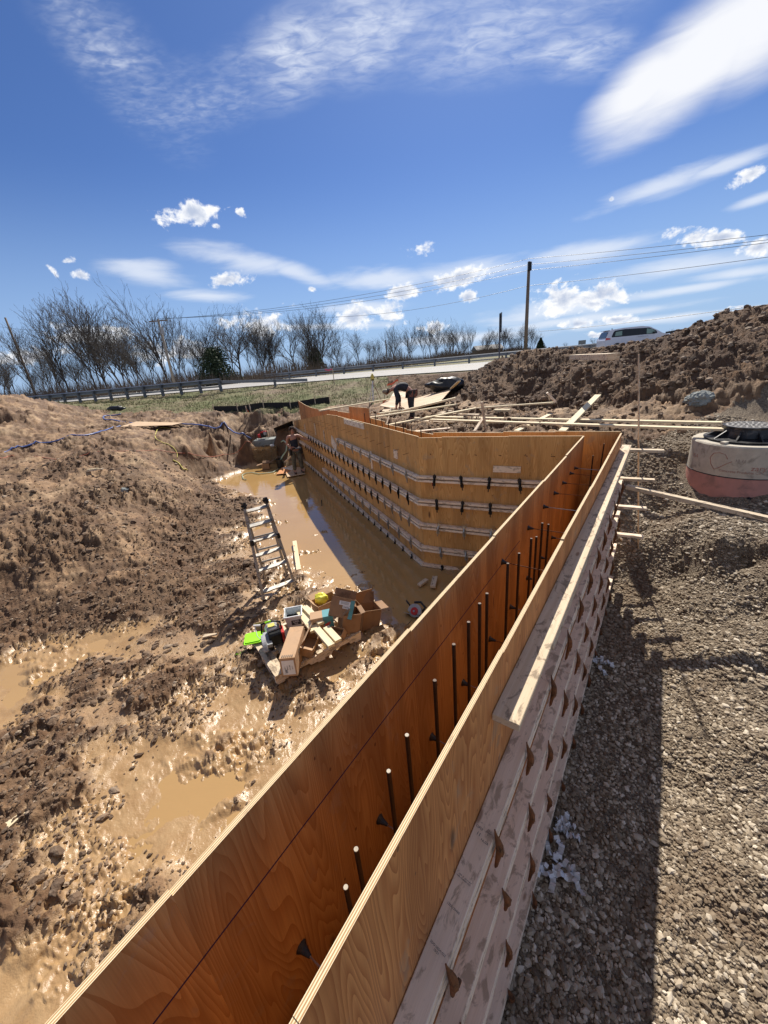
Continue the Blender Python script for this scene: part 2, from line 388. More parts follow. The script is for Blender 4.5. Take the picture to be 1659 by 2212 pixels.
    def build(s, name, mats, parent=None, smooth=False, bevel=0.):
        me = bpy.data.meshes.new(name); o = bpy.data.objects.new(name, me); col.objects.link(o)
        mats = mats if isinstance(mats, (list, tuple)) else [mats]
        for m_ in mats: me.materials.append(m_)
        off = Vector((0, 0, 0)) if parent is None else origin(parent)
        if parent is not None: o.parent = parent
        me.from_pydata([(v[0]-off.x, v[1]-off.y, v[2]-off.z) for v in s.v], [], s.f)
        me.polygons.foreach_set('material_index', s.m)
        ul = me.uv_layers.new(name='UVMap'); ul.data.foreach_set('uv', np.array(s.uv, dtype=np.float32).ravel())
        if smooth: me.polygons.foreach_set('use_smooth', [True]*len(s.f))
        me.update()
        if bevel:
            b_ = o.modifiers.new('bevel', 'BEVEL'); b_.width = bevel; b_.segments = 1; b_.limit_method = 'ANGLE'
            w_ = o.modifiers.new('weld', 'WELD'); w_.merge_threshold = 1e-5
            o.modifiers.move(1, 0)
        return o
def npmesh(name, verts, faces, mats, smooth=True, parent=None, mi=None):
    # big meshes straight from numpy; faces is an (n, k) array
    me = bpy.data.meshes.new(name); nv, (nf_, k) = len(verts), faces.shape
    me.vertices.add(nv); me.vertices.foreach_set('co', np.ascontiguousarray(verts, dtype=np.float32).ravel())
    me.loops.add(nf_*k); me.loops.foreach_set('vertex_index', np.ascontiguousarray(faces, dtype=np.int32).ravel())
    me.polygons.add(nf_); me.polygons.foreach_set('loop_start', np.arange(nf_, dtype=np.int32)*k)
    me.polygons.foreach_set('use_smooth', np.full(nf_, smooth))
    for m_ in (mats if isinstance(mats, (list, tuple)) else [mats]): me.materials.append(m_)
    if mi is not None: me.polygons.foreach_set('material_index', mi.astype(np.int32))
    me.update(calc_edges=True)
    o = bpy.data.objects.new(name, me); col.objects.link(o)
    if parent is not None: o.parent = parent
    return o
# ------------------------------------------------------------------ the lines of the two formworks
H0 = 2.44
OA, OB = np.array([-.29, .352]), np.array([3.45, 5.39])          # inside face of the outer near wall
dN = (OB-OA)/np.linalg.norm(OB-OA); nN = np.array([dN[1], -dN[0]])   # along it, and away to the right
LN = float(np.linalg.norm(OB-OA))
IA, IB = np.array([-.77, .39]), np.array([2.95, 5.33])           # pit-side top line of the inner near wall
IB = IA + dN*float(np.linalg.norm(IB-IA)); print('IB', IB)
IC = np.array([.69, 6.52])                                       # corner where the far wall meets the wing
dW = np.array([-3.92-.66, 18.3-6.5]); dW /= np.linalg.norm(dW); ID = IC + dW*12.0
OC = np.array([1.0, 6.85]); OD = OC + dW*12.1
def nrm(a, b):
    d = (b-a)/np.linalg.norm(b-a); return d, np.array([d[1], -d[0]])

# ------------------------------------------------------------------ ground heights
_P = rng.permutation(1024); _P = np.concatenate([_P, _P]); _ga = rng.random(1024)*2*np.pi
_gx, _gy = np.cos(_ga), np.sin(_ga)
def gn(x, y):
    xi = np.floor(x).astype(np.int64); yi = np.floor(y).astype(np.int64); xf = x-xi; yf = y-yi
    u = xf*xf*xf*(xf*(xf*6-15)+10); v = yf*yf*yf*(yf*(yf*6-15)+10)
    def g(a, b_, dx, dy):
        h = _P[_P[a & 1023] + (b_ & 1023)]; return _gx[h]*dx + _gy[h]*dy
    a = g(xi, yi, xf, yf); b_ = g(xi+1, yi, xf-1, yf); c_ = g(xi, yi+1, xf, yf-1); d_ = g(xi+1, yi+1, xf-1, yf-1)
    return (a + u*(b_-a) + v*(c_-a) + u*v*(a-b_-c_+d_))*1.5
def fbm(x, y, f, o, g=.5, ridged=False):
    s_ = 0; a = 1.
    for i in range(o):
        n_ = gn(x*f+i*17.3, y*f-i*9.1); s_ = s_ + a*((1-2*np.abs(n_)) if ridged else n_); f *= 2.03; a *= g
    return s_
EX = np.array([-400, -80, -39, -11, -3, 1.5, 6.3, 14, 30, 60, 400.]); EY = np.array([180, 62, 42.2, 32.2, 29.8, 27., 22.2, 19., 14.5, 8, -60.])
PLA = R(58)
def platef(x, y):
    PA_ = np.where(base(x, y) > .42, R(-47), R(38)); ca, sa = np.cos(PA_), np.sin(PA_); wx = .10*gn(x*5.3, y*5.3)+.05*gn(x*13, y*13); wy = .10*gn(x*5.3+40, y*5.3)+.05*gn(x*13+40, y*13)
    pu = (x*ca+y*sa)*.42+wx; pv = -x*sa+y*ca+wy
    return ss(-.10, .10, gn(pu*1.7, pv*1.7)+.15*gn(x*9, y*9)), ss(-.12, .12, gn(pu*4.1+7, pv*4.1)), ss(-.15, .15, gn(pu*10.5, pv*10.5+3))
def yedge(x): return np.interp(x, EX, EY)
GXb = np.array([-80, -60, -25, -9, -4, 0, 3, 6, 9, 90]); GYb = np.array([45, 34, 27.5, 22.3, 20.2, 19.0, 19.5, 21., 22, 60.])
def ygrass(x): return np.interp(x, GXb, GYb)
HBx = np.array([-90, 1.0, 2.2, 4.0, 6.5, 9.0, 14., 60]); HBy = np.array([60, 24, 17.0, 13.0, 9.8, 8.0, 5.4, -20])
def yheap(x): return np.interp(x, HBx, HBy)
GVx = np.array([-2, 3.4, 4.2, 5.0, 7.0, 9., 12, 40]); GVy = np.array([5.4, 5.6, 6.9, 7.5, 8.1, 8.3, 8, 0.])
def ygrav(x): return np.interp(x, GVx, GVy)
C = []
def cp(x, y, z): C.append((x, y, z))
for px, py, z in [(545, 1010, -.05), (480, 1040, -.05), (600, 1100, -.04), (560, 1150, -.02), (700, 1150, -.04), (800, 1250, -.03), (900, 1300, -.03), (700, 1250, -.01),
    (600, 1330, .03), (500, 1400, .05), (400, 1500, .05), (300, 1600, .05), (200, 1700, .06), (100, 1900, .04), (0, 1600, .07), (0, 2000, .04), (0, 2212, .02),
    (300, 2000, .03), (450, 1900, .018), (600, 1700, .018), (700, 1600, .02), (750, 1450, .015), (370, 1690, -.06), (430, 1640, -.035), (450, 1300, .09), (350, 1400, .08), (200, 1450, .03), (220, 1390, -.03),
    (0, 1420, .0), (100, 1380, .04), (0, 1300, .28), (150, 1300, .27), (430, 1180, .2), (520, 1090, .15), (480, 1110, .2), (440, 1085, .2), (540, 1080, .05), (418, 1180, .04), (415, 1215, .06), (500, 1215, .1),
    (440, 1045, .0), (350, 1250, .28), (100, 1200, .75), (0, 1150, 1.1), (250, 1150, .75), (350, 1100, .6), (200, 1050, 1.25), (0, 1050, 1.5), (350, 1040, .95),
    (420, 1010, .55), (470, 985, .5), (400, 960, 1.45), (300, 990, 1.5), (100, 990, 1.7), (0, 970, 1.85), (250, 950, 1.8), (200, 1250, .4), (400, 1250, .18),
    (275, 928, 2.0), (395, 925, 1.95), (450, 922, 1.75), (500, 990, .15), (540, 975, .05), (580, 985, .0), (620, 985, .0), (520, 925, 1.6), (600, 915, 1.6), (630, 920, 1.5), 
    (560, 905, 1.75), (480, 905, 1.8), (100, 940, 2.05), (200, 925, 1.95), (0, 930, 2.3), (820, 880, 1.9), (700, 868, 1.9), (1000, 910, 1.9)]:
    p = G(px, py, z); cp(p[0], p[1], z)
for px, py, Y in [(505, 943, 19.6), (470, 950, 18.2), (0, 860, 22), (40, 867, 22), (70, 876, 22), (100, 886, 22), (150, 897, 22.5), (225, 909, 23), (0, 890, 19), (60, 905, 19), (0, 866, 27), (-150, 835, 22), (-150, 900, 16),
    (280, 880, 25.5), (330, 869, 26.5), (400, 872, 26), (460, 880, 25), (300, 900, 22), (380, 897, 22), (440, 893, 22), (380, 872, 29)]:
    p = GY(px, py, Y); cp(*p)
# floor at the foot of the walls, and the bank behind them
for s_ in np.arange(-2.5, 6.4, .8):
    a = IA + dN*s_; b_ = a - nN*.45; cp(b_[0], b_[1], .012); a2 = OA+dN*s_; cp(a2[0], a2[1], -.03)
    for dd, zz in ((.5, -.02), (1.0, .0), (1.7, .10), (2.6, .30 if s_ < 5 else .5), (4.2, .62)):
        q = a2 + nN*dd; cp(q[0], q[1], zz + max(0, s_-3.4)*.13*min(1, dd/1.2))
for s_ in np.arange(0, 2.6, .8):
    d_, n_ = nrm(IB, IC); q = IB+d_*s_; cp(q[0]-.2, q[1]-.35, -.03); cp(q[0]+.35, q[1]+.5, .3); cp(q[0]+.7, q[1]+1.1, 1.2); cp(q[0]+1.1, q[1]+2., 1.85)
for s_ in np.arange(.0, 12, 1.0):
    q = IC+dW*s_; n_ = np.array([-dW[1], dW[0]]); a = q + n_*.35; cp(a[0], a[1], -.04)
    k = 1.85 - max(0, s_-7)*.09
    for dd, zz in ((-.4, .0), (-.8, .9*k/1.85), (-1.3, k-.1), (-2.2, k)): a = q + n_*dd; cp(a[0], a[1], zz)
for x, y, z in [(-6.3, 19.0, 1.0), (-5.2, 19.2, 1.1), (-4.6, 19.6, 1.3), (-6.9, 17.2, -.02), (-7.5, 16.8, .0), (-7.7, 17.8, .1), (-6.6, 18.2, .25), (-6.1, 16.6, -.03), (-5.2, 16.5, -.04), (-4.4, 16.8, -.04), (-6.0, 17.7, .02), (-4.8, 17.8, .02), (-5.4, 17.8, .02), (-8.8, 18.8, 1.0), (-7.4, 19.3, 1.1), (-5.2, 15.6, -.05), (3.0, 12.0, 1.9), (2.5, 10, 1.9), (4.5, 9.5, 1.9), (5.6, 8.6, 1.88), (4.2, 7.0, 1.45), (3.9, 6.2, 1.0), (4.3, 5.7, .62),
                (4.1, 5.4, .5), (5.2, 6.0, .98), (5.3, 5.4, 1.02), (6.0, 5.2, 1.15), (6.6, 5.3, 1.4), (7.5, 6.5, 1.7), (6.2, 7.6, 1.75), (8.0, 7.6, 1.9), (5.4, 7.0, 1.5), (7., 4.8, 1.5), (7.5, 3.5, 1.2), (9, 4, 1.5), (12, 3, 1.6), (8, -2, .8), (3, -4, .3), (-6, -4, .1), (-14, 2, .9), (-12, 6, 1.0), (-20, 8, 1.9)]: cp(x, y, z)
for px, py, z in [(1480, 1130, .95), (1560, 1152, 1.08), (1659, 1140, 1.25), (1800, 1150, 1.4), (1480, 1178, .72), (1570, 1200, .8), (1659, 1200, .85), (1800, 1220, .9), (1440, 1200, .5), (1500, 1300, .38), (1600, 1400, .38), (1659, 1600, .32), (1659, 1900, .22), (1420, 1110, .75)]:
    p = G(px, py, z); cp(p[0], p[1], z)
# the heap
for px, py, Y in [(1659, 676, 11.2), (1600, 684, 11.6), (1560, 694, 12), (1500, 714, 12.6), (1440, 745, 13.2), (1370, 764, 14), (1300, 768, 14.3), (1240, 768, 14.6), (1180, 770, 15), (1120, 772, 16),
    (1070, 789, 17), (1030, 815, 18), (1000, 830, 18), (950, 858, 18), (1800, 655, 10), (1950, 650, 9.5), (1500, 780, 9.9), (1400, 800, 11), (1600, 770, 9.4), (1250, 800, 12.2), (1659, 800, 8.6), (1659, 720, 9.9)]:
    p = GY(px, py, Y); cp(*p)
for px, py in [(960, 897), (1030, 893), (1100, 890), (1200, 885), (1300, 890), (1400, 905), (1500, 915), (1659, 935), (1150, 870)]:
    p = G(px, py, 1.95 if px > 1000 else 1.92); cp(p[0], p[1], p[2])
for x, y, z in [(16, 15, 3.6), (13, 17, 3.1), (10, 19, 2.75), (7.5, 20.5, 2.6), (5, 21.8, 2.5), (20, 12, 3.6), (3, 19.3, 2.05), (20, 18, 2.85), (24, 6, 3.5)]: cp(x, y, z)
for x in (-60, -40, -25, -16, -10, -6, -3, 0, 2, 4, 6):
    ye = float(yedge(x)); yb = float(ygrass(x)); cp(x, ye-.3, 2.80)
    if ye-yb > 3: cp(x, yb, 1.95 if x > -14 else 2.2); cp(x, (ye+yb)/2+1, 2.4); cp(x, yb+1.2, 1.98 if x > -14 else 2.2)
C = np.array(C)
_K = np.sqrt(((C[:, None, :2]-C[None, :, :2])**2).sum(-1)+.0004); _n = len(C)
_M = np.zeros((_n+3, _n+3)); _M[:_n, :_n] = _K - np.eye(_n)*.06; _M[:_n, _n] = 1; _M[:_n, _n+1:] = C[:, :2]; _M[_n, :_n] = 1; _M[_n+1:, :_n] = C[:, :2].T
_w = np.linalg.solve(_M, np.concatenate([C[:, 2], [0, 0, 0]]))
def base(x, y):
    x = np.asarray(x, float); y = np.asarray(y, float); out = np.empty(x.shape); xf, yf, of = x.ravel(), y.ravel(), out.ravel()
    for i in range(0, xf.size, 40000):
        a, b_ = xf[i:i+40000], yf[i:i+40000]
        r_ = np.sqrt((a[:, None]-C[None, :, 0])**2 + (b_[:, None]-C[None, :, 1])**2 + .0004)
        of[i:i+40000] = r_ @ _w[:_n] + _w[_n] + a*_w[_n+1] + b_*_w[_n+2]
    return of.reshape(x.shape)
def ss(a, b_, v): t_ = np.clip((v-a)/(b_-a), 0, 1); return t_*t_*(3-2*t_)
def dnear(x, y): return (x-OA[0])*nN[0] + (y-OA[1])*nN[1]
def dwing(x, y): return (x-IC[0])*(-dW[1]) + (y-IC[1])*dW[0]        # + to the pit side, m from the wing wall
def ground(x, y, detail=True):
    x = np.asarray(x, float); y = np.asarray(y, float)
    h = base(x, y); ye = yedge(x)
    far = ss(-1.4, -.1, y-ye)
    dn = dnear(x, y); gr = (dn > -.12) & (y < ygrav(x)); hp = (y > yheap(x)) & (x > 1.0)
    yg = ygrass(x) + gn(x*.5, y*.5)*.8
    grass = ss(-.3, .5, y-yg)*(1-hp)
    pitw = np.where(gr, 0, 1-ss(.12, .5, h))            # wet floor of the pit
    n_ = 0
    if detail:
        big = fbm(x+.3*gn(x*1.3, y*1.3), y, .9, 3, .55)
        r1 = fbm(x+.12*gn(x*3, y*3), y*.8+x*.5, 2.6, 6, .47, True)
        cl = fbm(x, y, 7., 4, .5, True); r1s = fbm(x+.12*gn(x*3, y*3), y*.8+x*.5, 2.2, 5, .42, True)
        PA_ = np.where(h > .42, R(-47), R(38)); ca, sa = np.cos(PA_), np.sin(PA_); wx = .10*gn(x*5.3, y*5.3)+.05*gn(x*13, y*13)+.025*gn(x*31, y*31); wy = .10*gn(x*5.3+40, y*5.3)+.05*gn(x*13+40, y*13)+.025*gn(x*31+9, y*31)
        pu = (x*ca+y*sa)*.42+wx; pv = -x*sa+y*ca+wy
        q1 = ss(-.10, .10, gn(pu*1.7, pv*1.7)+.15*gn(x*9, y*9)); q2 = ss(-.12, .12, gn(pu*4.1+7, pv*4.1)); q3 = ss(-.15, .15, gn(pu*10.5, pv*10.5+3)); q4 = gn(x*27, y*27)
        plates = q1*.55+q2*.40+q3*.20+q4*.07
        # churned mud: clods where the ground stands above the water, smooth slurry between
        patch = ss(-.25, .35, fbm(x*.8+y*.5, y*1.3-x*.3, .8, 3, .55)+ (h-.0)*5)
        smooth = ss(.9, 2.1, -dn-.36+gn(x*.7, y*.7)*.35) * (1-.85*(1-ss(.6, 1.7, dwing(x, y)))*ss(3.5, 6, y))
        a_pit = (.010 + .085*patch*smooth)
        mud = (.009+.070*patch*smooth)*(plates*1.35-.35+.25*r1) + .035*big*smooth - .006
        a_sl = .055 + .09*ss(-.3, .3, gn(x*.45+3, y*.45))
        slope = a_sl*(r1s*.45+plates*1.05-.6) + .10*big + .012*cl + .04*gn(x*1.4+y*.6, y*.35)
        heap = .13*fbm(x, y, .8, 3, .55) + .10*fbm(x+.2*gn(x*2, y*2), y, 1.7, 6, .62, True) + .02*cl
        grv = .035*fbm(x, y, .7, 3) + .02*cl*.6 + .02*fbm(x, y, 2.3, 3)
        gra = .06*fbm(x, y, .6, 3) + .05*fbm(x, y, 3., 4, .6)
        n_ = np.where(gr, grv, np.where(hp, heap, pitw*mud + (1-pitw)*slope))
        n_ = n_*(1-grass) + gra*grass
        # keep the wet floor under the wall feet, quiet the gap inside the walls
        gap = (dn > -.36) & (dn < .1) & (y < 5.6); n_ = np.where(gap, -.03, n_)
    h = h + n_*(1-far)
    return h*(1-far) + 2.80*far
def gz(x, y, detail=True): return float(ground(np.array([x]), np.array([y]), detail)[0])
def hit(px, py, tmin=1.5, tmax=90., lift=0.):
    d = ray(px, py); t = np.exp(np.linspace(math.log(tmin), math.log(tmax), 900)); P = EYE + t[:, None]*d
    below = P[:, 2] < ground(P[:, 0], P[:, 1], False)
    i = int(np.argmax(below)) if below.any() else 899
    p = P[i].copy(); p[2] = gz(p[0], p[1], False) + lift
    return p

def mud_fn(t, b):
    tcn = t.new('ShaderNodeTexCoord').outputs['Object']
    wet = t.new('ShaderNodeAttribute', attribute_name='wet').outputs['Fac']
    n1 = t.noise(tcn, .8, 6., .62, .6); n2 = t.noise(tcn, 5., 6., .65); n3 = t.noise(tcn, 26., 5., .7)
    dry = t.ramp(n1, [(.30, (.22, .125, .058)), (.46, (.34, .205, .105)), (.60, (.40, .265, .148)), (.75, (.45, .315, .185))])
    dry = t.mix(t.mapr(n2, .45, .7, 0, .6), dry, (.10, .062, .036))
    dry = t.mix(t.mapr(n3, .56, .74, 0, .55), dry, (.40, .30, .19))
    pit = t.new('ShaderNodeAttribute', attribute_name='pit').outputs['Fac']
    dry = t.mix(t.math('MULTIPLY', pit, .25), dry, t.mix(1., dry, (.6, .5, .42), 'MULTIPLY'))
    crumb_shade = t.new('ShaderNodeAttribute', attribute_name='crumb_shade').outputs['Fac']
    dry = t.mix(t.math('MULTIPLY', t.mapr(crumb_shade, .2, .7), .95), dry, t.mix(1., dry, (.40, .34, .29), 'MULTIPLY'))  # churned soil darker; hollows between plates too, shade put into the colour
    wc = t.mix(t.mapr(n2, .35, .65), (.34, .205, .09), (.42, .275, .135))
    cc = t.mix(t.mapr(wet, .25, .95, 0, .92, True), dry, wc)
    t.set(b.inputs['Base Color'], cc)
    t.set(b.inputs['Roughness'], t.mapr(t.math('ADD', wet, t.math('MULTIPLY', t.math('SUBTRACT', n2, .5), 1.)), .2, .95, .8, .25))
    hgt = t.math('ADD', t.math('MULTIPLY', n2, .5), t.math('ADD', t.math('MULTIPLY', n3, .45), t.math('MULTIPLY', t.noise(tcn, 90., 3., .6), .18)))
    hgt = t.math('MULTIPLY', hgt, t.mapr(wet, .3, 1., 1., .24)); t.set(b.inputs['Normal'], t.bump(hgt, .9, .05))
M_mud = mat('mud', mud_fn)
def heap_fn(t, b):
    tcn = t.new('ShaderNodeTexCoord').outputs['Object']
    n1 = t.noise(tcn, .7, 5., .6, .4); n2 = t.noise(tcn, 4.5, 6., .68); n3 = t.noise(tcn, 20., 5., .7)
    cc = t.ramp(n1, [(.33, (.085, .045, .025)), (.5, (.14, .080, .044)), (.66, (.21, .13, .075)), (.75, (.30, .19, .10))])
    cc = t.mix(t.mapr(n2, .5, .72, 0, .6), cc, (.075, .052, .038)); cc = t.mix(t.mapr(n3, .57, .76, 0, .5), cc, (.27, .21, .155))
    t.set(b.inputs['Base Color'], cc); b.inputs['Roughness'].default_value = .92
    t.set(b.inputs['Normal'], t.bump(t.math('ADD', n2, t.math('MULTIPLY', n3, .6)), 1., .09))
M_heap = mat('heap_soil', heap_fn)
def gravel_fn(t, b):
    tcn = t.new('ShaderNodeTexCoord').outputs['Object']
    n1 = t.noise(tcn, 1.1, 5., .6); vd = t.new('ShaderNodeTexVoronoi'); t.l.new(tcn, vd.inputs['Vector']); vd.inputs['Scale'].default_value = 60.
    cv = t.new('ShaderNodeSeparateColor', i_0=vd.outputs['Color']).outputs[0]
    cc = t.mix(cv, (.10, .07, .045), (.30, .24, .17)); cc = t.mix(t.mapr(n1, .5, .68, 0, .75, True), cc, (.15, .10, .065))
    t.set(b.inputs['Base Color'], cc); b.inputs['Roughness'].default_value = .9
    t.set(b.inputs['Normal'], t.bump(t.math('MULTIPLY', vd.outputs['Distance'], -1.), 1., .02))
M_gravel = mat('gravel_bed', gravel_fn)
def stone_fn(t, b):
    tcn = t.new('ShaderNodeTexCoord').outputs['Object']
    rnd = t.new('ShaderNodeNewGeometry').outputs['Random Per Island']; n = t.noise(tcn, 1.1, 5., .6)
    cc = t.ramp(rnd, [(0, (.11, .078, .05)), (.3, (.22, .17, .115)), (.6, (.34, .275, .195)), (.85, (.47, .395, .295)), (1, (.66, .58, .46))])
    cc = t.mix(t.mapr(n, .44, .64, 0, .7, True), cc, (.19, .135, .085))
    t.set(b.inputs['Base Color'], cc); b.inputs['Roughness'].default_value = .85
    t.set(b.inputs['Normal'], t.bump(t.noise(tcn, 120., 3., .6), .3, .004))
M_stone = mat('stones', stone_fn)
def clod_fn(t, b):
    tcn = t.new('ShaderNodeTexCoord').outputs['Object']; rnd = t.new('ShaderNodeNewGeometry').outputs['Random Per Island']
    cc = t.ramp(rnd, [(0, (.09, .056, .034)), (.5, (.16, .102, .062)), (.85, (.24, .16, .10)), (1, (.36, .28, .20))])
    n2 = t.noise(tcn, 14., 5., .65); cc = t.mix(t.mapr(n2, .5, .7, 0, .5), cc, (.30, .23, .165))
    t.set(b.inputs['Base Color'], cc); b.inputs['Roughness'].default_value = .9; t.set(b.inputs['Normal'], t.bump(n2, .8, .04))
M_clod = mat('clods', clod_fn)
def grass_fn(t, b):
    tcn = t.new('ShaderNodeTexCoord').outputs['Object']
    n1 = t.noise(tcn, .35, 5., .6, .4); n2 = t.noise(tcn, 3.5, 6., .7)
    cc = t.ramp(t.math('ADD', n1, t.math('MULTIPLY', t.math('SUBTRACT', n2, .5), .7)), [(.33, (.20, .145, .095)), (.48, (.165, .145, .065)), (.62, (.105, .12, .035)), (.8, (.085, .105, .025))])
    cc = t.mix(t.mapr(n2, .58, .78, 0, .6), cc, (.27, .21, .14))
    t.set(b.inputs['Base Color'], cc); b.inputs['Roughness'].default_value = .9
    t.set(b.inputs['Normal'], t.bump(n2, 1., .12))
M_grass = mat('grass_ground', grass_fn)
def blade_fn(t, b):
    rnd = t.new('ShaderNodeNewGeometry').outputs['Random Per Island']
    cc = t.ramp(rnd, [(0, (.08, .10, .025)), (.45, (.13, .145, .04)), (.7, (.22, .19, .09)), (1, (.36, .29, .18))])
    t.set(b.inputs['Base Color'], cc); b.inputs['Roughness'].default_value = .8
M_blade = mat('blades', blade_fn)
def water_fn(t, b):
    tcn = t.new('ShaderNodeTexCoord').outputs['Object']; n = t.noise(tcn, .9, 3., .5, .6)
    t.set(b.inputs['Base Color'], t.mix(n, (.38, .23, .088), (.45, .285, .12)))
    b.inputs['Roughness'].default_value = .03; b.inputs['IOR'].default_value = 1.5; b.inputs['Specular IOR Level'].default_value = .8
    w = t.noise(t.mapping(tcn, rot=(0, 0, .5), sc=(1, 2.4, 1)), 3.2, 3., .5, .3); t.set(b.inputs['Normal'], t.bump(w, .22, .012))
M_water = mat('muddy_water', water_fn)
def road_fn(t, b):
    tcn = t.new('ShaderNodeTexCoord').outputs['Object']; n = t.noise(tcn, 1.2, 4., .6)
    t.set(b.inputs['Base Color'], t.mix(n, (.30, .29, .27), (.38, .37, .35))); b.inputs['Roughness'].default_value = .8
M_road = mat('road_concrete', road_fn)

# ground sheet: a fan of rings round the viewpoint's foot, fine near by and coarse towards the horizon
th_f = np.radians(np.arange(-64, 68.01, .115)); th_c = np.radians(np.concatenate([np.arange(-180, -64, 4), [-64]]))[:-1]; th_d = np.radians(np.arange(70, 180.1, 5))
th = np.concatenate([th_c, th_f, th_d]); th = np.concatenate([th, [th[0]+2*np.pi]])
rr = [0.05]
while rr[-1] < 3000: rr.append(rr[-1]*(1.0052 if rr[-1] < 30 else 1.03) + (0.006 if rr[-1] < 1 else 0))
rr = np.array(rr)
TH, RR = np.meshgrid(th, rr, indexing='ij'); GX = np.sin(TH)*RR; GYY = np.cos(TH)*RR
GZ = ground(GX, GYY)
nt, nr = TH.shape
idx = np.arange(nt*nr).reshape(nt, nr)
quads = np.stack([idx[:-1, :-1], idx[:-1, 1:], idx[1:, 1:], idx[1:, :-1]], -1).reshape(-1, 4)
verts = np.stack([GX.ravel(), GYY.ravel(), GZ.ravel()], 1)
fc = verts[quads[:, 0]]; fx, fy = fc[:, 0], fc[:, 1]
wig = gn(fx*1.1, fy*1.1)*.35 + gn(fx*4, fy*4)*.12
z_gr = (dnear(fx, fy) > -.12) & (fy < ygrav(fx)+wig)
z_hp = (fy > yheap(fx)+wig) & (fx > 1.0) & (fy < yedge(fx)-.3) & ~z_gr
z_gs = (((fy > ygrass(fx)+wig*1.5) & ~z_hp) | (fy > yedge(fx)-.3)) & ~z_gr
def zone(name, mask, m_, wet=False):
    q = quads[mask]; u, inv = np.unique(q, return_inverse=True); o = npmesh(name, verts[u], inv.reshape(-1, 4), m_); tag(o, kind='structure')
    if wet:
        hv = verts[u, 2]; at_ = o.data.attributes.new('wet', 'FLOAT', 'POINT')
        wv = (1-ss(.02, .15, hv))
        at_.data.foreach_set('value', wv.astype(np.float32))
        a3_ = o.data.attributes.new('crumb_shade', 'FLOAT', 'POINT'); X_, Y_ = verts[u, 0], verts[u, 1]; hb3 = base(X_, Y_); pit3 = 1-ss(.12, .5, hb3)
        pa3 = ss(-.25, .35, fbm(X_*.8+Y_*.5, Y_*1.3-X_*.3, .8, 3, .55)+hb3*5)*ss(.02, .10, hv); sl3 = .15+ss(-.3, .3, gn(X_*.45+3, Y_*.45))*.7+.35*gn(X_*1.5, Y_*1.5)
        g1_, g2_, g3_ = platef(X_, Y_); pl_ = (1-g1_)*.45+(1-g2_)*.4+(1-g3_)*.3  # hollows between plates, the share of the mask that paints shade
        a3_.data.foreach_set('value', np.clip((pit3*pa3+(1-pit3)*sl3)*.45+pl_*.75*(1-pit3*(1-pa3)), 0, 1).astype(np.float32))
        a2_ = o.data.attributes.new('pit', 'FLOAT', 'POINT'); a2_.data.foreach_set('value', (1-ss(.12, .55, base(verts[u, 0], verts[u, 1]))).astype(np.float32))
    return o
zone('ground', ~(z_gr | z_hp | z_gs), M_mud, True)
zone('gravel_ground', z_gr, M_gravel)
zone('dirt_heap', z_hp, M_heap)
zone('grass_verge', z_gs, M_grass)
# standing water in the pit (the sheet is only seen where the mud lies lower)
wm = MB()
wp = [(-9, 1.), (-1.45, -.3), (2.90, 5.28), (.62, 6.45), (-3.6, 17.6), (-5, 18.4), (-7.6, 17.6), (-9.6, 9), (-11, 4)]
wm.face([(x, y, -.012) for x, y in wp]); tag(wm.build('puddle_water', M_water), kind='structure')
# road with painted lines
def ribbon(x0, x1, off0, off1, z, step=1.):
    m_ = MB(); xs = np.arange(x0, x1, step)
    for a, b_ in zip(xs[:-1], xs[1:]):
        m_.face([(a, yedge(a)+off0, z), (b_, yedge(b_)+off0, z), (b_, yedge(b_)+off1, z), (a, yedge(a)+off1, z)])
    return m_
tag(ribbon(-150, 120, .5, 24., 2.86, 1.5).build('road', M_road), kind='structure')
M_paintw = plain('road_paint_white', (.75, .75, .73), .7); M_painty = plain('road_paint_yellow', (.70, .45, .05), .7)
tag(ribbon(-150, 120, 1.9, 2.05, 2.866, 1.5).build('road_edge_line', M_paintw), kind='structure')
tag(ribbon(-150, 120, 12., 12.15, 2.866, 1.5).build('road_centre_line', M_painty), kind='structure')

# loose stones and clods
_ico = []
def icos():
    t_ = (1+5**.5)/2
    v = np.array([(-1, t_, 0), (1, t_, 0), (-1, -t_, 0), (1, -t_, 0), (0, -1, t_), (0, 1, t_), (0, -1, -t_), (0, 1, -t_), (t_, 0, -1), (t_, 0, 1), (-t_, 0, -1), (-t_, 0, 1)])/1.902
    f = np.array([(0, 11, 5), (0, 5, 1), (0, 1, 7), (0, 7, 10), (0, 10, 11), (1, 5, 9), (5, 11, 4), (11, 10, 2), (10, 7, 6), (7, 1, 8), (3, 9, 4), (3, 4, 2), (3, 2, 6), (3, 6, 8), (3, 8, 9), (4, 9, 5), (2, 4, 11), (6, 2, 10), (8, 6, 7), (9, 8, 1)])
    return v, f
IV, IF = icos()
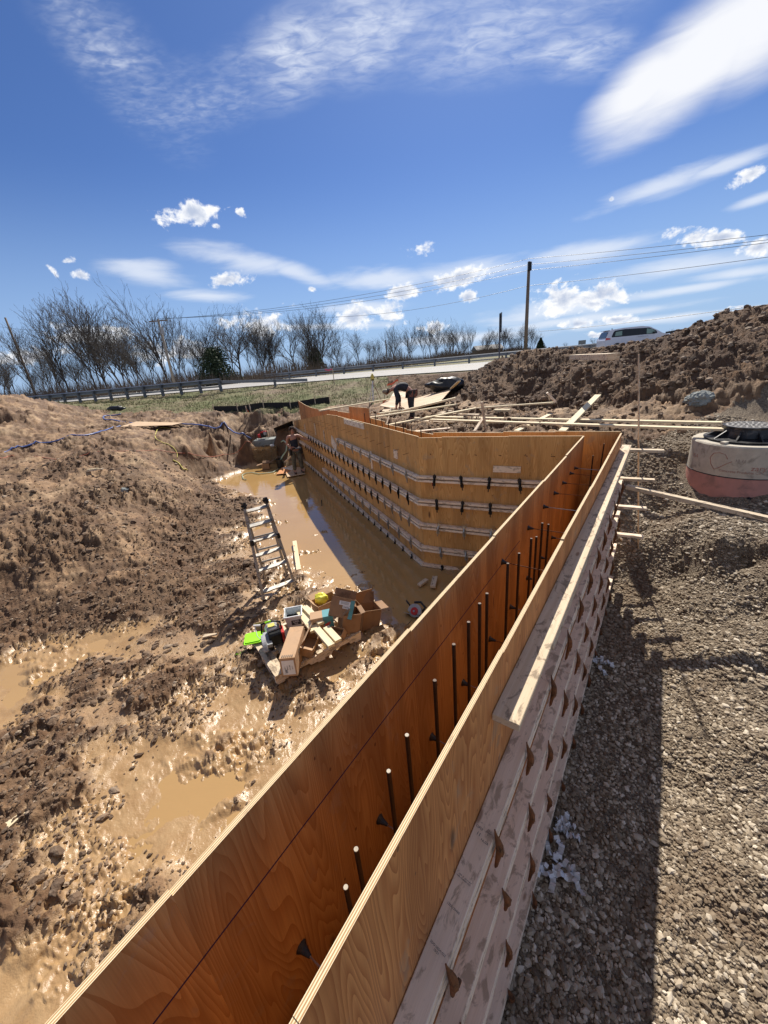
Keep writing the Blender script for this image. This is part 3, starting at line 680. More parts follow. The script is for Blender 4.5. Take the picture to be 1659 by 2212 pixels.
# one finer level for larger clods
def sub(v, f):
    v = list(map(tuple, v)); cache = {}; nf_ = []
    def mid(a, b_):
        k = (min(a, b_), max(a, b_))
        if k not in cache:
            m_ = np.array(v[a])+np.array(v[b_]); m_ /= np.linalg.norm(m_); v.append(tuple(m_)); cache[k] = len(v)-1
        return cache[k]
    for a, b_, c_ in f: x, y, z = mid(a, b_), mid(b_, c_), mid(c_, a); nf_ += [(a, x, z), (b_, y, x), (c_, z, y), (x, y, z)]
    return np.array(v), np.array(nf_)
IV1, IF1 = sub(IV, IF)
def scatter(name, x, y, size, m_, squash=.65, sink=.25, fine=False, jit=.32, smooth=False, elong=.35):
    V, F = (IV1, IF1) if fine else (IV, IF); N = len(x); z = ground(x, y)
    var = []
    for k in range(24):
        j = 1+(rng.random(len(V))-.5)*2*jit; vv = V*j[:, None]; vv = vv*np.array([1+rng.random()*elong, 1-rng.random()*.25, squash]); var.append(vv)
    var = np.array(var); k = rng.integers(0, 24, N); a = rng.random(N)*2*np.pi; ti = (rng.random(N)-.5)*.9; vv = var[k]
    vy = vv[..., 1]*np.cos(ti)[:, None]-vv[..., 2]*np.sin(ti)[:, None]; vz = vv[..., 1]*np.sin(ti)[:, None]+vv[..., 2]*np.cos(ti)[:, None]
    vx = vv[..., 0]*np.cos(a)[:, None]-vy*np.sin(a)[:, None]; vy = vv[..., 0]*np.sin(a)[:, None]+vy*np.cos(a)[:, None]
    P = np.stack([vx, vy, vz], -1)*size[:, None, None] + np.stack([x, y, z+size*squash*(1-2*sink)*.6], -1)[:, None, :]
    Fa = (F[None]+np.arange(N)[:, None, None]*len(V)).reshape(-1, 3)
    o = npmesh(name, P.reshape(-1, 3), Fa, m_, smooth); tag(o, kind='stuff'); return o
def sample(N, s0, s1, d0, d1, pw=1.8):
    s_ = s0+(s1-s0)*rng.random(N)**pw; d_ = d0+(d1-d0)*rng.random(N)**1.25
    return OA[0]+dN[0]*s_+nN[0]*d_, OA[1]+dN[1]*s_+nN[1]*d_
x, y = sample(70000, -1.2, 7., .03, 3.6, 1.6); sz = .006+.0105*rng.random(len(x))**1.6
k = (y < ygrav(x)) & ((x-6.11)**2+(y-6.20)**2 > .8**2) & (gn(x*.8+5, y*.8)+.5*gn(x*2.6, y*2.6) < .34+.3*rng.random(len(x))); scatter('gravel_stones', x[k], y[k], sz[k], M_stone, .7, .2)
x, y = sample(9000, -1.2, 5, .05, 3.4, 1.2); sz = .015+.013*rng.random(len(x))**1.8; scatter('larger_gravel_stones', x, y, sz, M_stone, .6, .3)
x, y = sample(14000, 4., 10.5, .05, 5., .8); sz = .012+.022*rng.random(len(x))**2
k = (y < ygrav(x)) & ((x-6.11)**2+(y-6.20)**2 > .8**2); scatter('far_gravel_stones', x[k], y[k], sz[k], M_stone, .65, .3)
# clods on the heap
N = 32000; x = 1.5+rng.random(N)**.8*17; y = 6+rng.random(N)*15; k = (y > yheap(x)-.2) & (y < yedge(x)-1) & (y < 20.5-x*.1)
x, y = x[k], y[k]; sz = .011+.085*rng.random(len(x))**6; scatter('heap_clods', x, y, sz, M_clod, .75, .35, True, .28)
# clods on the banks and on the churned pit floor
N = 10000; r_ = 2.2+rng.random(N)**.8*14; a = np.radians(-60+rng.random(N)*60); x, y = np.sin(a)*r_, np.cos(a)*r_
hb = base(x, y); k = (dnear(x, y) < -1.0) & (hb > .02) & (rng.random(N) < np.where(hb > .2, .55, 1)) & ((dwing(x, y) > 2.4) | (y < 5))
pk = gn(x*.9, y*.9) > -.12; k &= pk; x, y = x[k], y[k]; sz = (.008+.045*rng.random(len(x))**4.5)*(1+y*.03); scatter('mud_clods', x, y, sz, M_clod, .6, .45, True, .22, False, .6)
N = 48000; r_ = 2.0+rng.random(N)**.85*13; a = np.radians(-60+rng.random(N)*62); x, y = np.sin(a)*r_, np.cos(a)*r_; hb = base(x, y); pit_ = 1-ss(.12, .5, hb)
pa_ = ss(-.25, .35, fbm(x*.8+y*.5, y*1.3-x*.3, .8, 3, .55)+hb*5); sl_ = .15+ss(-.3, .3, gn(x*.45+3, y*.45))*.7+.35*gn(x*1.5, y*1.5); cr_ = np.clip(pit_*pa_+(1-pit_)*sl_, 0, 1)
k = (dnear(x, y) < -1.15) & (hb > .0) & (rng.random(N) < cr_*.95+.04) & ((dwing(x, y) > 2.3) | (y < 5)); x, y = x[k], y[k]; sz = (.005+.013*rng.random(len(x))**2)*(1+y*.06); scatter('mud_crumbs', x, y, sz, M_clod, .7, .35, False, .3, False, .5)
N = 2600; x = -1+rng.random(N)*8; y = 7+rng.random(N)*9; k = (base(x, y) > 1.75) & (y < yheap(x)) & (base(x, y) < 2.1); x, y = x[k], y[k]; scatter('upper_clods', x, y, .015+.06*rng.random(len(x))**3, M_clod, .6, .35, True, .3)
# small wet lumps on the slurry
N = 900; s_ = rng.random(N)*11; d_ = .5+rng.random(N)*2.6; x = IC[0]+dW[0]*(s_-4.)-dW[1]*d_; y = IC[1]+dW[1]*(s_-4.)+dW[0]*d_
k = (dnear(x, y) < -.55) & (y > 1.0); x, y = x[k], y[k]; scatter('slurry_lumps', x, y, .006+.016*rng.random(len(x))**2, M_clod, .6, .2, False, .3, True)
# grass tufts on the verge
def blades(name, n, fx_, m_, hmin, hmax, wd, lean=.6):
    x, y = fx_(n); n = len(x); z = ground(x, y)-.02; a = rng.random(n)*2*np.pi; h = hmin+(hmax-hmin)*rng.random(n); l_ = lean*h*rng.random(n)
    dx, dy = np.cos(a), np.sin(a); w = wd*(1+.6*rng.random(n)); b2 = rng.random(n)*2*np.pi; lx, ly = np.cos(b2)*l_, np.sin(b2)*l_
    P = np.stack([np.stack([x-dx*w, y-dy*w, z], -1), np.stack([x+dx*w, y+dy*w, z], -1), np.stack([x+lx+dx*w*.2, y+ly, z+h], -1)], 1)
    return tag(npmesh(name, P.reshape(-1, 3), np.arange(n*3).reshape(-1, 3), m_, False), kind='stuff')
def gpos(n):
    x = -38+rng.random(n)*48; y = 18+rng.random(n)*24; k = (y > ygrass(x)+.1) & (y < yedge(x)-.2) & ~((y > yheap(x)) & (x > 1)) & (gn(x*.5, y*.5)+gn(x*2, y*2)*.6+rng.random(n)*.5 > .05); return x[k], y[k]
blades('grass', 90000, gpos, M_blade, .05, .20, .012)
# ------------------------------------------------------------------ formwork
def v3(p, z): return np.array([p[0], p[1], z])
TH = .019
def sheet(parent, a, b_, n_, z0, za, zb, m_, lbl=None, name='plywood_sheet'):
    # a, b_ plan ends of one face, n_ the side the thickness goes to; grain upright
    m = MB(); L = np.linalg.norm(b_-a); d_ = (b_-a)/L; o1, o2 = random.random()*50, random.random()*50
    P = lambda s_, z, k: v3(a+d_*s_+n_*k, z)
    g = .0001
    for k, flip in ((0, False), (TH, True)):
        q = [(g, z0), (L-g, z0), (L-g, zb), (g, za)]; q = q[::-1] if flip else q
        m.face([P(s_, z, k) for s_, z in q], 0, [(o1+z+k*90, o2+s_) for s_, z in q])
    for s0_, z0_, s1_, z1_ in ((g, za, L-g, zb), (L-g, zb, L-g, z0), (g, z0, g, za), (L-g, z0, g, z0)):
        m.face([P(s0_, z0_, 0), P(s1_, z1_, 0), P(s1_, z1_, TH), P(s0_, z0_, TH)], 1, [(o1+s0_+z0_, 0), (o1+s1_+z1_, 0), (o1+s1_+z1_, TH), (o1+s0_+z0_, TH)])
    o = m.build(name, [m_, M_edge], parent)
    if lbl: o['label'] = lbl
    return o
def waler(parent, a, b_, n_, z, off, m_, s0, s1, w=.089, t=.038, name='waler', tilt=0.):
    d_ = (b_-a)/np.linalg.norm(b_-a); m = MB()
    q0, q1 = a+d_*s0+n_*(off+w/2), a+d_*s1+n_*(off+w/2)
    m.beam(v3(q0, z-t/2), v3(q1, z-t/2+tilt), w, t); return m.build(name, m_, parent, bevel=.003)
def walers(parent, a, b_, n_, z, off, m_, s0, s1):
    # two members with a slot between for the ties, in lengths butted end to end
    cuts = [s0]; L = s1-s0
    while cuts[-1] < s1-.01: cuts.append(min(s1, cuts[-1]+2.2+random.random()*1.3))
    if len(cuts) > 2 and cuts[-1]-cuts[-2] < .8: cuts.pop(-2)
    for x0, x1 in zip(cuts[:-1], cuts[1:]):
        waler(parent, a, b_, n_, z+random.uniform(-.004, .004), off, m_, x0, x1-.004)
        waler(parent, a, b_, n_, z-.060+random.uniform(-.003, .003), off, m_, x0+random.uniform(-.05, .05), x1-.006)
def clamp_at(parent, a, b_, n_, s_, z, off, m_, name='clamp'):
    d_ = (b_-a)/np.linalg.norm(b_-a); m = MB(); o = v3(a+d_*s_+n_*off, z); A = v3(n_, 0); Bz = np.array([0, 0, 1.]); N = v3(d_, 0)
    tl = random.uniform(-.14, .14); N = N*math.cos(tl)+Bz*math.sin(tl); Bz = np.cross(A, N)*(1 if np.cross(A, N)[2] > 0 else -1)
    leaf = [(0, .055), (.010, .06), (.014, .012), (.030, -.012), (.044, -.045), (.040, -.085), (.024, -.13), (.020, -.185), (.008, -.205), (0, -.20)]
    if m_ is not M_rust: m.prism(leaf, o, A, Bz, N, .013)
    if m_ is M_rust:
        q_ = [(-.003, .045), (.005, .045), (.008, .02), (.019, .0), (.022, -.04), (.017, -.075), (.012, -.10), (.011, -.16), (.006, -.185), (-.006, -.185), (-.010, -.16), (-.011, -.08), (-.008, .01)]
        m.tube([o+A*q_[0]+Bz*q_[1] for q_ in ((.004, .055), (.006, .04), (.010, .02), (.018, -.005), (.026, -.035), (.028, -.07), (.022, -.10), (.018, -.14), (.014, -.18), (.010, -.20))], [.003, .004, .007, .013, .017, .017, .013, .010, .008, .003], 8); m.tube([o+A*.03+Bz*-.12+N*.014, o+A*.03+Bz*-.12+N*.034], .008, 6)
        return m.build(name, m_, parent)
    m.prism([(-.032, .015), (-.022, .045), (.022, .045), (.032, .015), (.019, -.03), (.019, -.08), (.030, -.12), (.026, -.155), (-.026, -.155), (-.030, -.12), (-.019, -.08), (-.019, -.03)], o+A*.006, N, Bz, A, .007)
    m.tube([o+Bz*-.075+A*.02-N*.022, o+Bz*-.075+A*.02+N*.022], .009, 6)
    return m.build(name, m_, parent)
ROWS = [1.77, 1.33, .87, .41, .035]
# --- outer near wall
T1 = thing('formwork_wall', v3(OA+dN*2, 0), 'near plywood form wall on the gravel side, raw plywood with stacked dirty walers and rusty clamps', 'formwork')
hs = [2.437, 2.43, 2.444, 2.43, 2.446, 2.436]; cuts = [-2.4, -1.2, .02, 1.24, 2.46, 3.68, 4.95, LN]
for i in range(len(cuts)-1):
    sheet(T1, OA+dN*cuts[i], OA+dN*cuts[i+1], nN, -.06, [2.43, 2.434, 2.44, 2.425, 2.442, 2.428, 2.44][i], [2.434, 2.438, 2.434, 2.432, 2.438, 2.436, 2.44][i], M_ply_out)
ROWN = [1.75, 1.19, .64, .10]; OFN = [0, .016, .034, .055]
for i, z in enumerate(ROWN):
    walers(T1, OA, OB, nN, z, TH+.002+OFN[i], M_lumd, -2.4, LN+[.20, .22, .18, .25, .1][i])
    for j in range(12):                                  # packing blocks behind the lower rows
        if OFN[i]: m = MB(); p_ = OA+dN*(-2.2+j*.7)+nN*(TH+OFN[i]/2); m.box(v3(p_, z-.04), v3(dN, 0), v3(nN, 0), (0, 0, 1), .09, OFN[i]+.001, .08); m.build('packer', M_lumm, T1)
    k = -1.9+i*.05
    while k < LN-.1:
        if k > -1.3: clamp_at(T1, OA, OB, nN, k+random.uniform(-.03, .03), z, TH+.09+OFN[i], M_rust)
        k += .47
waler(T1, OA, OB, nN, 2.205, TH+.002, M_lumm, 1.10, LN+.32, .118, .038, 'top_board')
waler(T1, OA, OB, nN, 2.160, TH+.002, M_lumm, 1.72, LN+.1, .118, .038, 'top_board')
# --- inner near wall
nI = -nN
T2 = thing('formwork_wall', v3(IA+dN*3, 0), 'near plywood form wall on the pit side, oiled amber plywood with a chalk line and rusty ties', 'formwork')
LI = float(np.linalg.norm(IB-IA)); cuts = [-2.2, -.98, .24, 1.42, 2.59, 3.97, 5.02, LI]; tops = [2.436, 2.44, 2.436, 2.43, 2.442, 2.436, 2.45]
for i in range(len(cuts)-1): sheet(T2, IA+dN*cuts[i], IA+dN*cuts[i+1], nI, -.06, tops[i], tops[i]+.004, M_ply_in)
for z in ROWS: walers(T2, IA, IB, nI, z, TH+.002, M_lumd, -2.2, LI-.02 if z < 9 else LI)
M_chalk = plain('chalk_purple', (.05, .02, .06), .9)
m = MB(); m.beam(v3(IA-dN*1.5+nN*.001, 2.13), v3(IA+dN*3.2+nN*.001, 2.13), .002, .004); m.build('chalk_line', M_chalk, T2)
def tie(parent, a, b_, na, s_, z, span, cone=True):
    d_ = (b_-a)/np.linalg.norm(b_-a); p = a+d_*s_; m = MB()
    m.tube([v3(p+na*.002, z), v3(p+na*span, z+random.uniform(-.01, .01))], .0035, 5)
    o = m.build('tie', M_zinc if random.random() < .4 else M_rust, parent)
    m = MB(); m.tube([v3(p+na*.001, z), v3(p+na*.016, z), v3(p+na*.05, z)], [.025, .016, .007], 10); m.build('tie_cone', M_black, parent)
for s_, z in [(5.6, 2.14), (5.3, 2.15), (4.88, 2.15), (4.45, 2.16), (4.0, 2.16), (3.45, 2.15), (2.75, 2.15)]: tie(T2, IA, IB, nN, s_, z, .345)
for s_, z in [(.50, 1.6), (1.02, 1.6), (1.55, 1.58), (2.0, 1.6), (2.5, 1.6), (3.0, 1.58), (3.5, 1.6), (4.0, 1.58), (4.5, 1.6)]: tie(T2, IA, IB, nN, s_, z, .34)
# --- far wall (faces the camera)
dF, nF0 = nrm(IC, IB); nF = nF0 if nF0[1] > 0 else -nF0           # nF points away from the camera
LF = float(np.linalg.norm(IB-IC))
T3 = thing('formwork_wall', v3((IC+IB)/2, 0), 'short middle plywood form wall facing the pit with knotty panels, black clamps above and bright ones below', 'formwork')
cF = [0, .42, 1.48, LF-.021]
for i in range(3): sheet(T3, IC+dF*cF[i], IC+dF*cF[i+1], nF, -.06, [2.425, 2.44, 2.452][i], [2.43, 2.444, 2.452][i], M_ply_mid)
for i, z in enumerate(ROWS):
    walers(T3, IC, IB, -nF, z, .003, M_lumd, -.02, LF-.12)
    for j in range(5):
        s_ = .30+j*.46+(.02*i)
        if s_ < LF-.2: clamp_at(T3, IC, IB, -nF, s_, z, .094, M_zinc if i in (2, 3) else M_blksteel)
for j in range(6):
    p = IC+dF*(.2+j*.38); m = MB(); m.tube([v3(p, 2.15), v3(p-nF*.10+dF*.05, 2.17)], .004, 5); m.ball(v3(p-nF*.10+dF*.05, 2.17), .009, 6); m.build('tie', M_rust, T3)
def block(parent, a, d_, n_, s_, z, l, h, m_=M_lumd, rot=0., name='nailed_block'):
    m = MB(); D = v3(d_, 0)*math.cos(rot)+np.array([0, 0, math.sin(rot)]); m.box(v3(a+d_*s_+n_*.014, z), D, np.cross(v3(n_, 0), D), v3(n_, 0), l, h, .022, 0); return m.build(name, m_, parent)
block(T3, IC, dF, -nF, 1.47, 1.93, .42, .10); block(T3, IC, dF, -nF, 1.95, 1.08, .3, .10)
M_redm = plain('red_marker', (.5, .02, .015), .8)
m = MB(); m.box(v3(IC+dF*.22-nF*.002, 1.66), (0, 0, 1), v3(dF, 0), v3(nF, 0), .16, .012, .002); m.build('red_mark', M_redm, T3)
# --- outer far wall
dG, _ = nrm(OC, OB); nG = np.array([-dG[1], dG[0]]); nG = nG if nG[1] > 0 else -nG; LG = float(np.linalg.norm(OB-OC))
T4 = thing('formwork_wall', v3((OC+OB)/2, 0), 'middle plywood form wall behind, its walers running on as short stubs past the corner', 'formwork')
cG = [0, 1.22, 2.0, LG-.0]; 
for i in range(3): sheet(T4, OC+dG*cG[i], OC+dG*(cG[i+1]), nG, -.06, [2.435, 2.45, 2.46][i], [2.435, 2.45, 2.46][i], M_ply_mid)
for i, z in enumerate([2.2]+ROWS[:-1]):
    waler(T4, OC, OB, nG, z-.002, TH+.003, M_lumm if i < 2 else M_lumd, 0, LG+[.55, .5, .46, .48, .1][i])
# --- wing wall, pit side
nW = np.array([-dW[1], dW[0]]); nW = nW if nW[0] < 0 else -nW      # towards the pit (left)
T5 = thing('formwork_wall', v3(IC+dW*5, 0), 'long plywood wing wall along the muddy pit, top sloping down at its far end', 'formwork')
def wtop(s_): return 2.44-.02*s_/5.5*2 if s_ < 5.6 else 2.40-(s_-5.6)*.125
k = 0.; i = 0
while k < 11.9:
    e = min(12., k+1.2); j = random.uniform(-.008, .008); sheet(T5, IC+dW*k, IC+dW*e, -nW, -.06, wtop(k)+j, wtop(e)+j, M_ply_mid); k = e; i += 1
WR = [(1.77, .0, 5.0, 8, .62, M_zinc), (1.33, .0, 11.8, 22, .40, M_blksteel), (.87, .0, 11.8, 24, .40, M_blksteel), (.41, .0, 7.3, 12, .55, M_zinc), (.035, .0, 10.5, 24, .40, M_blksteel)]
for z, s0, s1, nc, sp, mm in WR:
    walers(T5, IC, ID, nW, z, .003, M_lumg if z > 1 or z < .1 else M_lumd, s0-.04, s1)
    for j in range(nc):
        s_ = .35+j*sp
        if s_ < s1-.1: clamp_at(T5, IC, ID, nW, s_, z, .094, mm if not (z == .87 and j < 4) else M_zinc)
for z, s0, n_, sp in ((2.1, .4, 16, .42), (1.95, 5.6, 8, .42), (1.55, 8.0, 6, .45), (1.08, 7.5, 8, .42), (.62, 7.0, 10, .42)):
    for j in range(n_):
        s_ = s0+j*sp
        if z < wtop(s_)-.1:
            p = IC+dW*s_; m = MB(); m.tube([v3(p, z), v3(p+nW*.13-dW*.03, z-.01)], .0045, 4, caps=False); m.build('tie', M_rust, T5)
block(T5, IC, dW, nW, .95, 1.98, .17, .16); block(T5, IC, dW, nW, 3.4, 2.33, 1.5, .13, M_lumg, -.01); block(T5, IC, dW, nW, 2.35, 1.6, .09, .42); block(T5, IC, dW, nW, 6.6, 1.62, .09, .34, M_lumm)
block(T5, IC, dW, nW, 7.8, 1.7, .10, .4, M_lumm); block(T5, IC, dW, nW, 9.6, 1.5, .10, .35, M_lumm); block(T5, IC, dW, nW, 5.5, 1.5, .5, .3, M_lumg, .5)
m = MB(); 
# --- wing wall, bank side: taller uneven sheets
T6 = thing('formwork_wall', v3(OC+dW*5, 0), 'rear plywood wing wall with uneven raised sheets and bare bar ends beside it', 'formwork')
oc = [0, 1.1, 2.2, 3.15, 4.75, 6.0, 7.2, 8.4, 9.6, 10.8, 12.2]; ha = [2.40, 2.38, 2.42, 2.66, 2.42, 2.40, 2.34, 2.28, 2.26, 2.30]; hb_ = [2.36, 2.36, 2.42, 2.60, 2.38, 2.34, 2.28, 2.26, 2.30, 2.42]
for i in range(10): sheet(T6, OC+dW*oc[i], OC+dW*oc[i+1], -nW, -.06 if i != 3 else .14, ha[i], hb_[i], M_ply_mid if i < 3 else M_ply_out)
for z in (1.77, 1.33): walers(T6, OC, OD, -nW, z, TH+.002, M_lumd, 0, 12)
for s_ in (3.05, 3.15): pass
# --- reinforcing bars standing inside the walls, each its own thing
def rebar(p, z1, lean=(0, 0), lbl='', grp='reinforcing bars standing between the two near form walls', z0=-.05):
    o = thing('rebar', v3(p, z0), lbl, 'rebar', grp); m = MB()
    m.tube([v3(p, z0), (p[0]+lean[0], p[1]+lean[1], z1)], .0090, 8); m.build('bar', M_rebar, o)
    m = MB(); q = np.array([p[0]+lean[0], p[1]+lean[1]]); m.tube([v3(q, z1), v3(q, z1+.004)], .0082, 8); m.build('cut_end', M_conc if z1 < 2.3 and p[1] < 1.3 else M_rebar, o)
    return o
mida, midb = (IA+OA)/2, (IB+OB)/2
for i, (s_, z) in enumerate([(.48, 2.03), (.552, 2.12), (.768, 2.24), (.903, 2.28), (1.143, 2.35), (1.337, 2.40), (1.509, 2.41), (1.655, 2.43), (1.76, 2.43), (2.11, 2.44), (2.343, 2.40), (2.636, 2.38), (2.784, 2.33), (2.944, 2.38), (3.166, 2.28)]):
    ordn = ['nearest', 'second nearest', 'third nearest', 'fourth nearest', 'fifth nearest', 'sixth nearest', 'seventh nearest', 'eighth nearest', 'ninth nearest', 'tenth nearest', 'eleventh nearest', 'twelfth nearest', 'thirteenth nearest', 'fourteenth nearest', 'farthest but leaning ones'][i]
    rebar(mida+dN*s_, z, (0, 0), ('dark upright rebar in the gap between the near walls, %s bar of the row' % ordn) if i < 14 else 'last upright dark rebar before the cross ties in the near wall gap')
rebar(mida+dN*5.45, 2.3, (.05, .08), 'thin dark rebar leaning at the far gap corner, left of the pair')
rebar(mida+dN*5.8, 2.36, (.16, .12), 'thicker dark rebar leaning at the far gap corner, right of the pair')
for i in range(9):
    s_ = .2+i*.36; p = IC+dW*s_+(OC-IC)*.55
    rebar(p, 2.5+random.uniform(-.04, .08), (0, 0), 'dark rebar tip rising just above the wing wall against the amber rear sheets', 'rebar tips along the top of the wing wall gap')
# ------------------------------------------------------------------ text and figure helpers
def text(parent, s, size, o, A, B_, m_, name='lettering', lift=.0015, cyl=None, bold=.0):
    cu = bpy.data.curves.new('t', 'FONT'); cu.body = s; cu.size = size; cu.extrude = .0003; cu.offset = bold; cu.resolution_u = 3; cu.align_x = 'CENTER'; cu.align_y = 'CENTER'
    to = bpy.data.objects.new('t', cu); col.objects.link(to); dg = bpy.context.evaluated_depsgraph_get(); me = bpy.data.meshes.new_from_object(to.evaluated_get(dg))
    bpy.data.objects.remove(to); bpy.data.curves.remove(cu)
    ob = bpy.data.objects.new(name, me); col.objects.link(ob); me.materials.clear(); me.materials.append(m_)
    off = np.array(origin(parent)); ob.parent = parent
    A = np.array(A, float); B_ = np.array(B_, float); N = np.cross(A, B_) if cyl is None else None
    for v in me.vertices:
        x_, y_, z_ = v.co
        if cyl is None: p = np.array(o) + A*x_ + B_*y_ + N*(z_+lift)
        else:
            c0, rad, th0, zc = cyl; th_ = th0 + x_/rad; rr_ = rad+lift+z_; p = np.array([c0[0]+rr_*math.sin(th_), c0[1]-rr_*math.cos(th_), zc+y_])
        v.co = tuple(p-off)
    me.update(); return ob
def skin(name, pts, edges, m_, parent, sub_=2, root=0):
    # pts: list of (x, y, z, r); one continuous skinned surface
    me = bpy.data.meshes.new(name); off = origin(parent) if parent is not None else Vector((0, 0, 0))
    me.from_pydata([(p[0]-off.x, p[1]-off.y, p[2]-off.z) for p in pts], edges, []); o = bpy.data.objects.new(name, me); col.objects.link(o)
    sm = o.modifiers.new('s', 'SKIN'); sm.use_smooth_shade = True; sm.branch_smoothing = .4
    for i, sv in enumerate(me.skin_vertices[0].data):
        r_ = pts[i][3]; sv.radius = r_ if hasattr(r_, '__len__') else (r_, r_); sv.use_root = (i == root)
    ss_ = o.modifiers.new('u', 'SUBSURF'); ss_.levels = sub_; ss_.render_levels = sub_
    dg = bpy.context.evaluated_depsgraph_get(); nm = bpy.data.meshes.new_from_object(o.evaluated_get(dg)); bpy.data.objects.remove(o)
    no = bpy.data.objects.new(name, nm); col.objects.link(no); nm.materials.clear(); nm.materials.append(m_)
    if parent is not None: no.parent = parent
    nm.polygons.foreach_set('use_smooth', [True]*len(nm.polygons)); return no
Z = np.array([0, 0, 1.])
def gbeam(m, pa, za, pb, zb, w, t, up=(0, 0, 1)):
    # a board whose top face centre line runs between two measured points
    a, b_ = G(*pa, za), G(*pb, zb); m.beam(a-Z*t/2, b_-Z*t/2, w, t, up)
    return a, b_
def board(pa, za, pb, zb, w, t, label, m_=None, group=None, name='board', cat='board', roll=0.):
    a, b_ = G(*pa, za), G(*pb, zb); o = thing(name, (a+b_)/2-Z*t, label, cat, group) if False else None
    m = MB(); d_ = (b_-a)/np.linalg.norm(b_-a); up = Z
    if roll:
        s_ = np.cross(Z, d_); s_ /= np.linalg.norm(s_); up = Z*math.cos(roll)+s_*math.sin(roll)
    m.beam(a-Z*t/2, b_-Z*t/2, w, t, up); ob = m.build(name, m_ or M_lum, None, bevel=.003)
    # object origin at the board's own place
    c_ = Vector((a+b_)/2 - Z*t); ob.data.transform(Matrix.Translation(-c_)); ob.location = c_
    return tag(ob, label, cat, group)
def single(m, name, mats, label, cat, c_, group=None, **kw):
    ob = m.build(name, mats, None, **kw); c_ = Vector(tuple(float(q) for q in c_)); ob.data.transform(Matrix.Translation(-c_)); ob.location = c_; return tag(ob, label, cat, group)

# ------------------------------------------------------------------ step ladder
F1, F2 = hit(572, 1305), hit(642, 1277); R1_, R2_ = hit(577, 1262), hit(622, 1250)
tm = (F1+F2)/2*.5+(R1_+R2_)/2*.5
TA, TB = GY(527, 1093, tm[1]-.05), GY(574, 1081, tm[1]+.12)
lad = thing('step_ladder', (F1+F2+R1_+R2_)/4, 'muddy aluminium step ladder standing open in the mud behind the loaded pallet', 'ladder')
m = MB(); ax = (F2-F1)/np.linalg.norm(F2-F1)
for a, b_ in ((F1, TA), (F2, TB)):
    m = MB(); f = a+(b_-a)*.28; m.beam(a, f, .055, .028, ax); m.beam(f, b_+(b_-a)*.01, .065, .032, ax); m.build('rail', M_alu, lad)
    m = MB(); m.beam(a-Z*.01, a+(b_-a)*.045, .07, .04, ax); m.build('foot', M_blksteel, lad)
    m = MB(); m.beam(b_-(b_-a)*.03, b_+(b_-a)*.03, .10, .05, ax); m.tube([b_-ax*.05, b_+ax*.05], .018, 8); m.build('hinge', M_blksteel, lad)
    m = MB(); q = a+(b_-a)*.60; m.beam(q, q+(b_-a)*.05, .09, .05, ax); m.build('lock', M_blksteel, lad)
for a, b_ in ((R1_, TA), (R2_, TB)):
    m = MB(); m.beam(a, a+(b_-a)*.97, .055, .028, ax); m.build('rear_rail', M_alu, lad)
for k in (.12, .34, .49, .64, .79, .94):
    p, q = F1+(TA-F1)*k, F2+(TB-F2)*k; m = MB(); m.beam(p, q, .075, .026, Z+np.array([0, -.35, 0])); m.build('rung', M_alu, lad)
for k in (.30, .46, .62, .78):
    p, q = R1_+(TA-R1_)*k, R2_+(TB-R2_)*k; m = MB(); m.beam(p, q, .06, .026, Z+np.array([0, .35, 0])); m.build('rear_rung', M_alu, lad)

# ------------------------------------------------------------------ pallet and what lies on it
PZ = .20
A0, B0, C0 = G(594, 1462, PZ), G(779, 1364, PZ), G(529, 1382, PZ)
e1 = (B0-A0); l1 = np.linalg.norm(e1); e1 /= l1; e2 = C0-A0; e2 -= e1*(e2@e1); l2 = np.linalg.norm(e2); e2 /= l2
def PP(a, b_, z=0.): return A0+e1*a+e2*b_+Z*z
pal = thing('pallet', PP(l1/2, l2/2, -.2), 'muddy wooden pallet sunk in the slurry, piled with boxes and tools', 'pallet')
for i in range(7):
    a = .07+i*(l1-.14)/6; w_ = .14 if i in (0, 6) else .09
    m = MB(); m.box(PP(a, l2/2, -.010), e2, e1, Z, l2, w_, .019); m.build('slat', M_lumm, pal, bevel=.002)
for j in range(3):
    b_ = .025+j*(l2-.05)/2; m = MB()
    # stringer with two fork notches
    poly = [(0, -.02), (l1, -.02), (l1, -.115), (l1*.86, -.115), (l1*.84, -.075), (l1*.64, -.075), (l1*.62, -.115), (l1*.38, -.115), (l1*.36, -.075), (l1*.16, -.075), (l1*.14, -.115), (0, -.115)]
    m.prism(poly, PP(0, b_, 0), e1, Z, e2, .04); m.build('stringer', M_lumd, pal)
for i in range(3):
    a = .06+i*(l1-.12)/2; m = MB(); m.box(PP(a, l2/2, -.125), e2, e1, Z, l2, .10, .018); m.build('bottom_slat', M_lumd, pal)
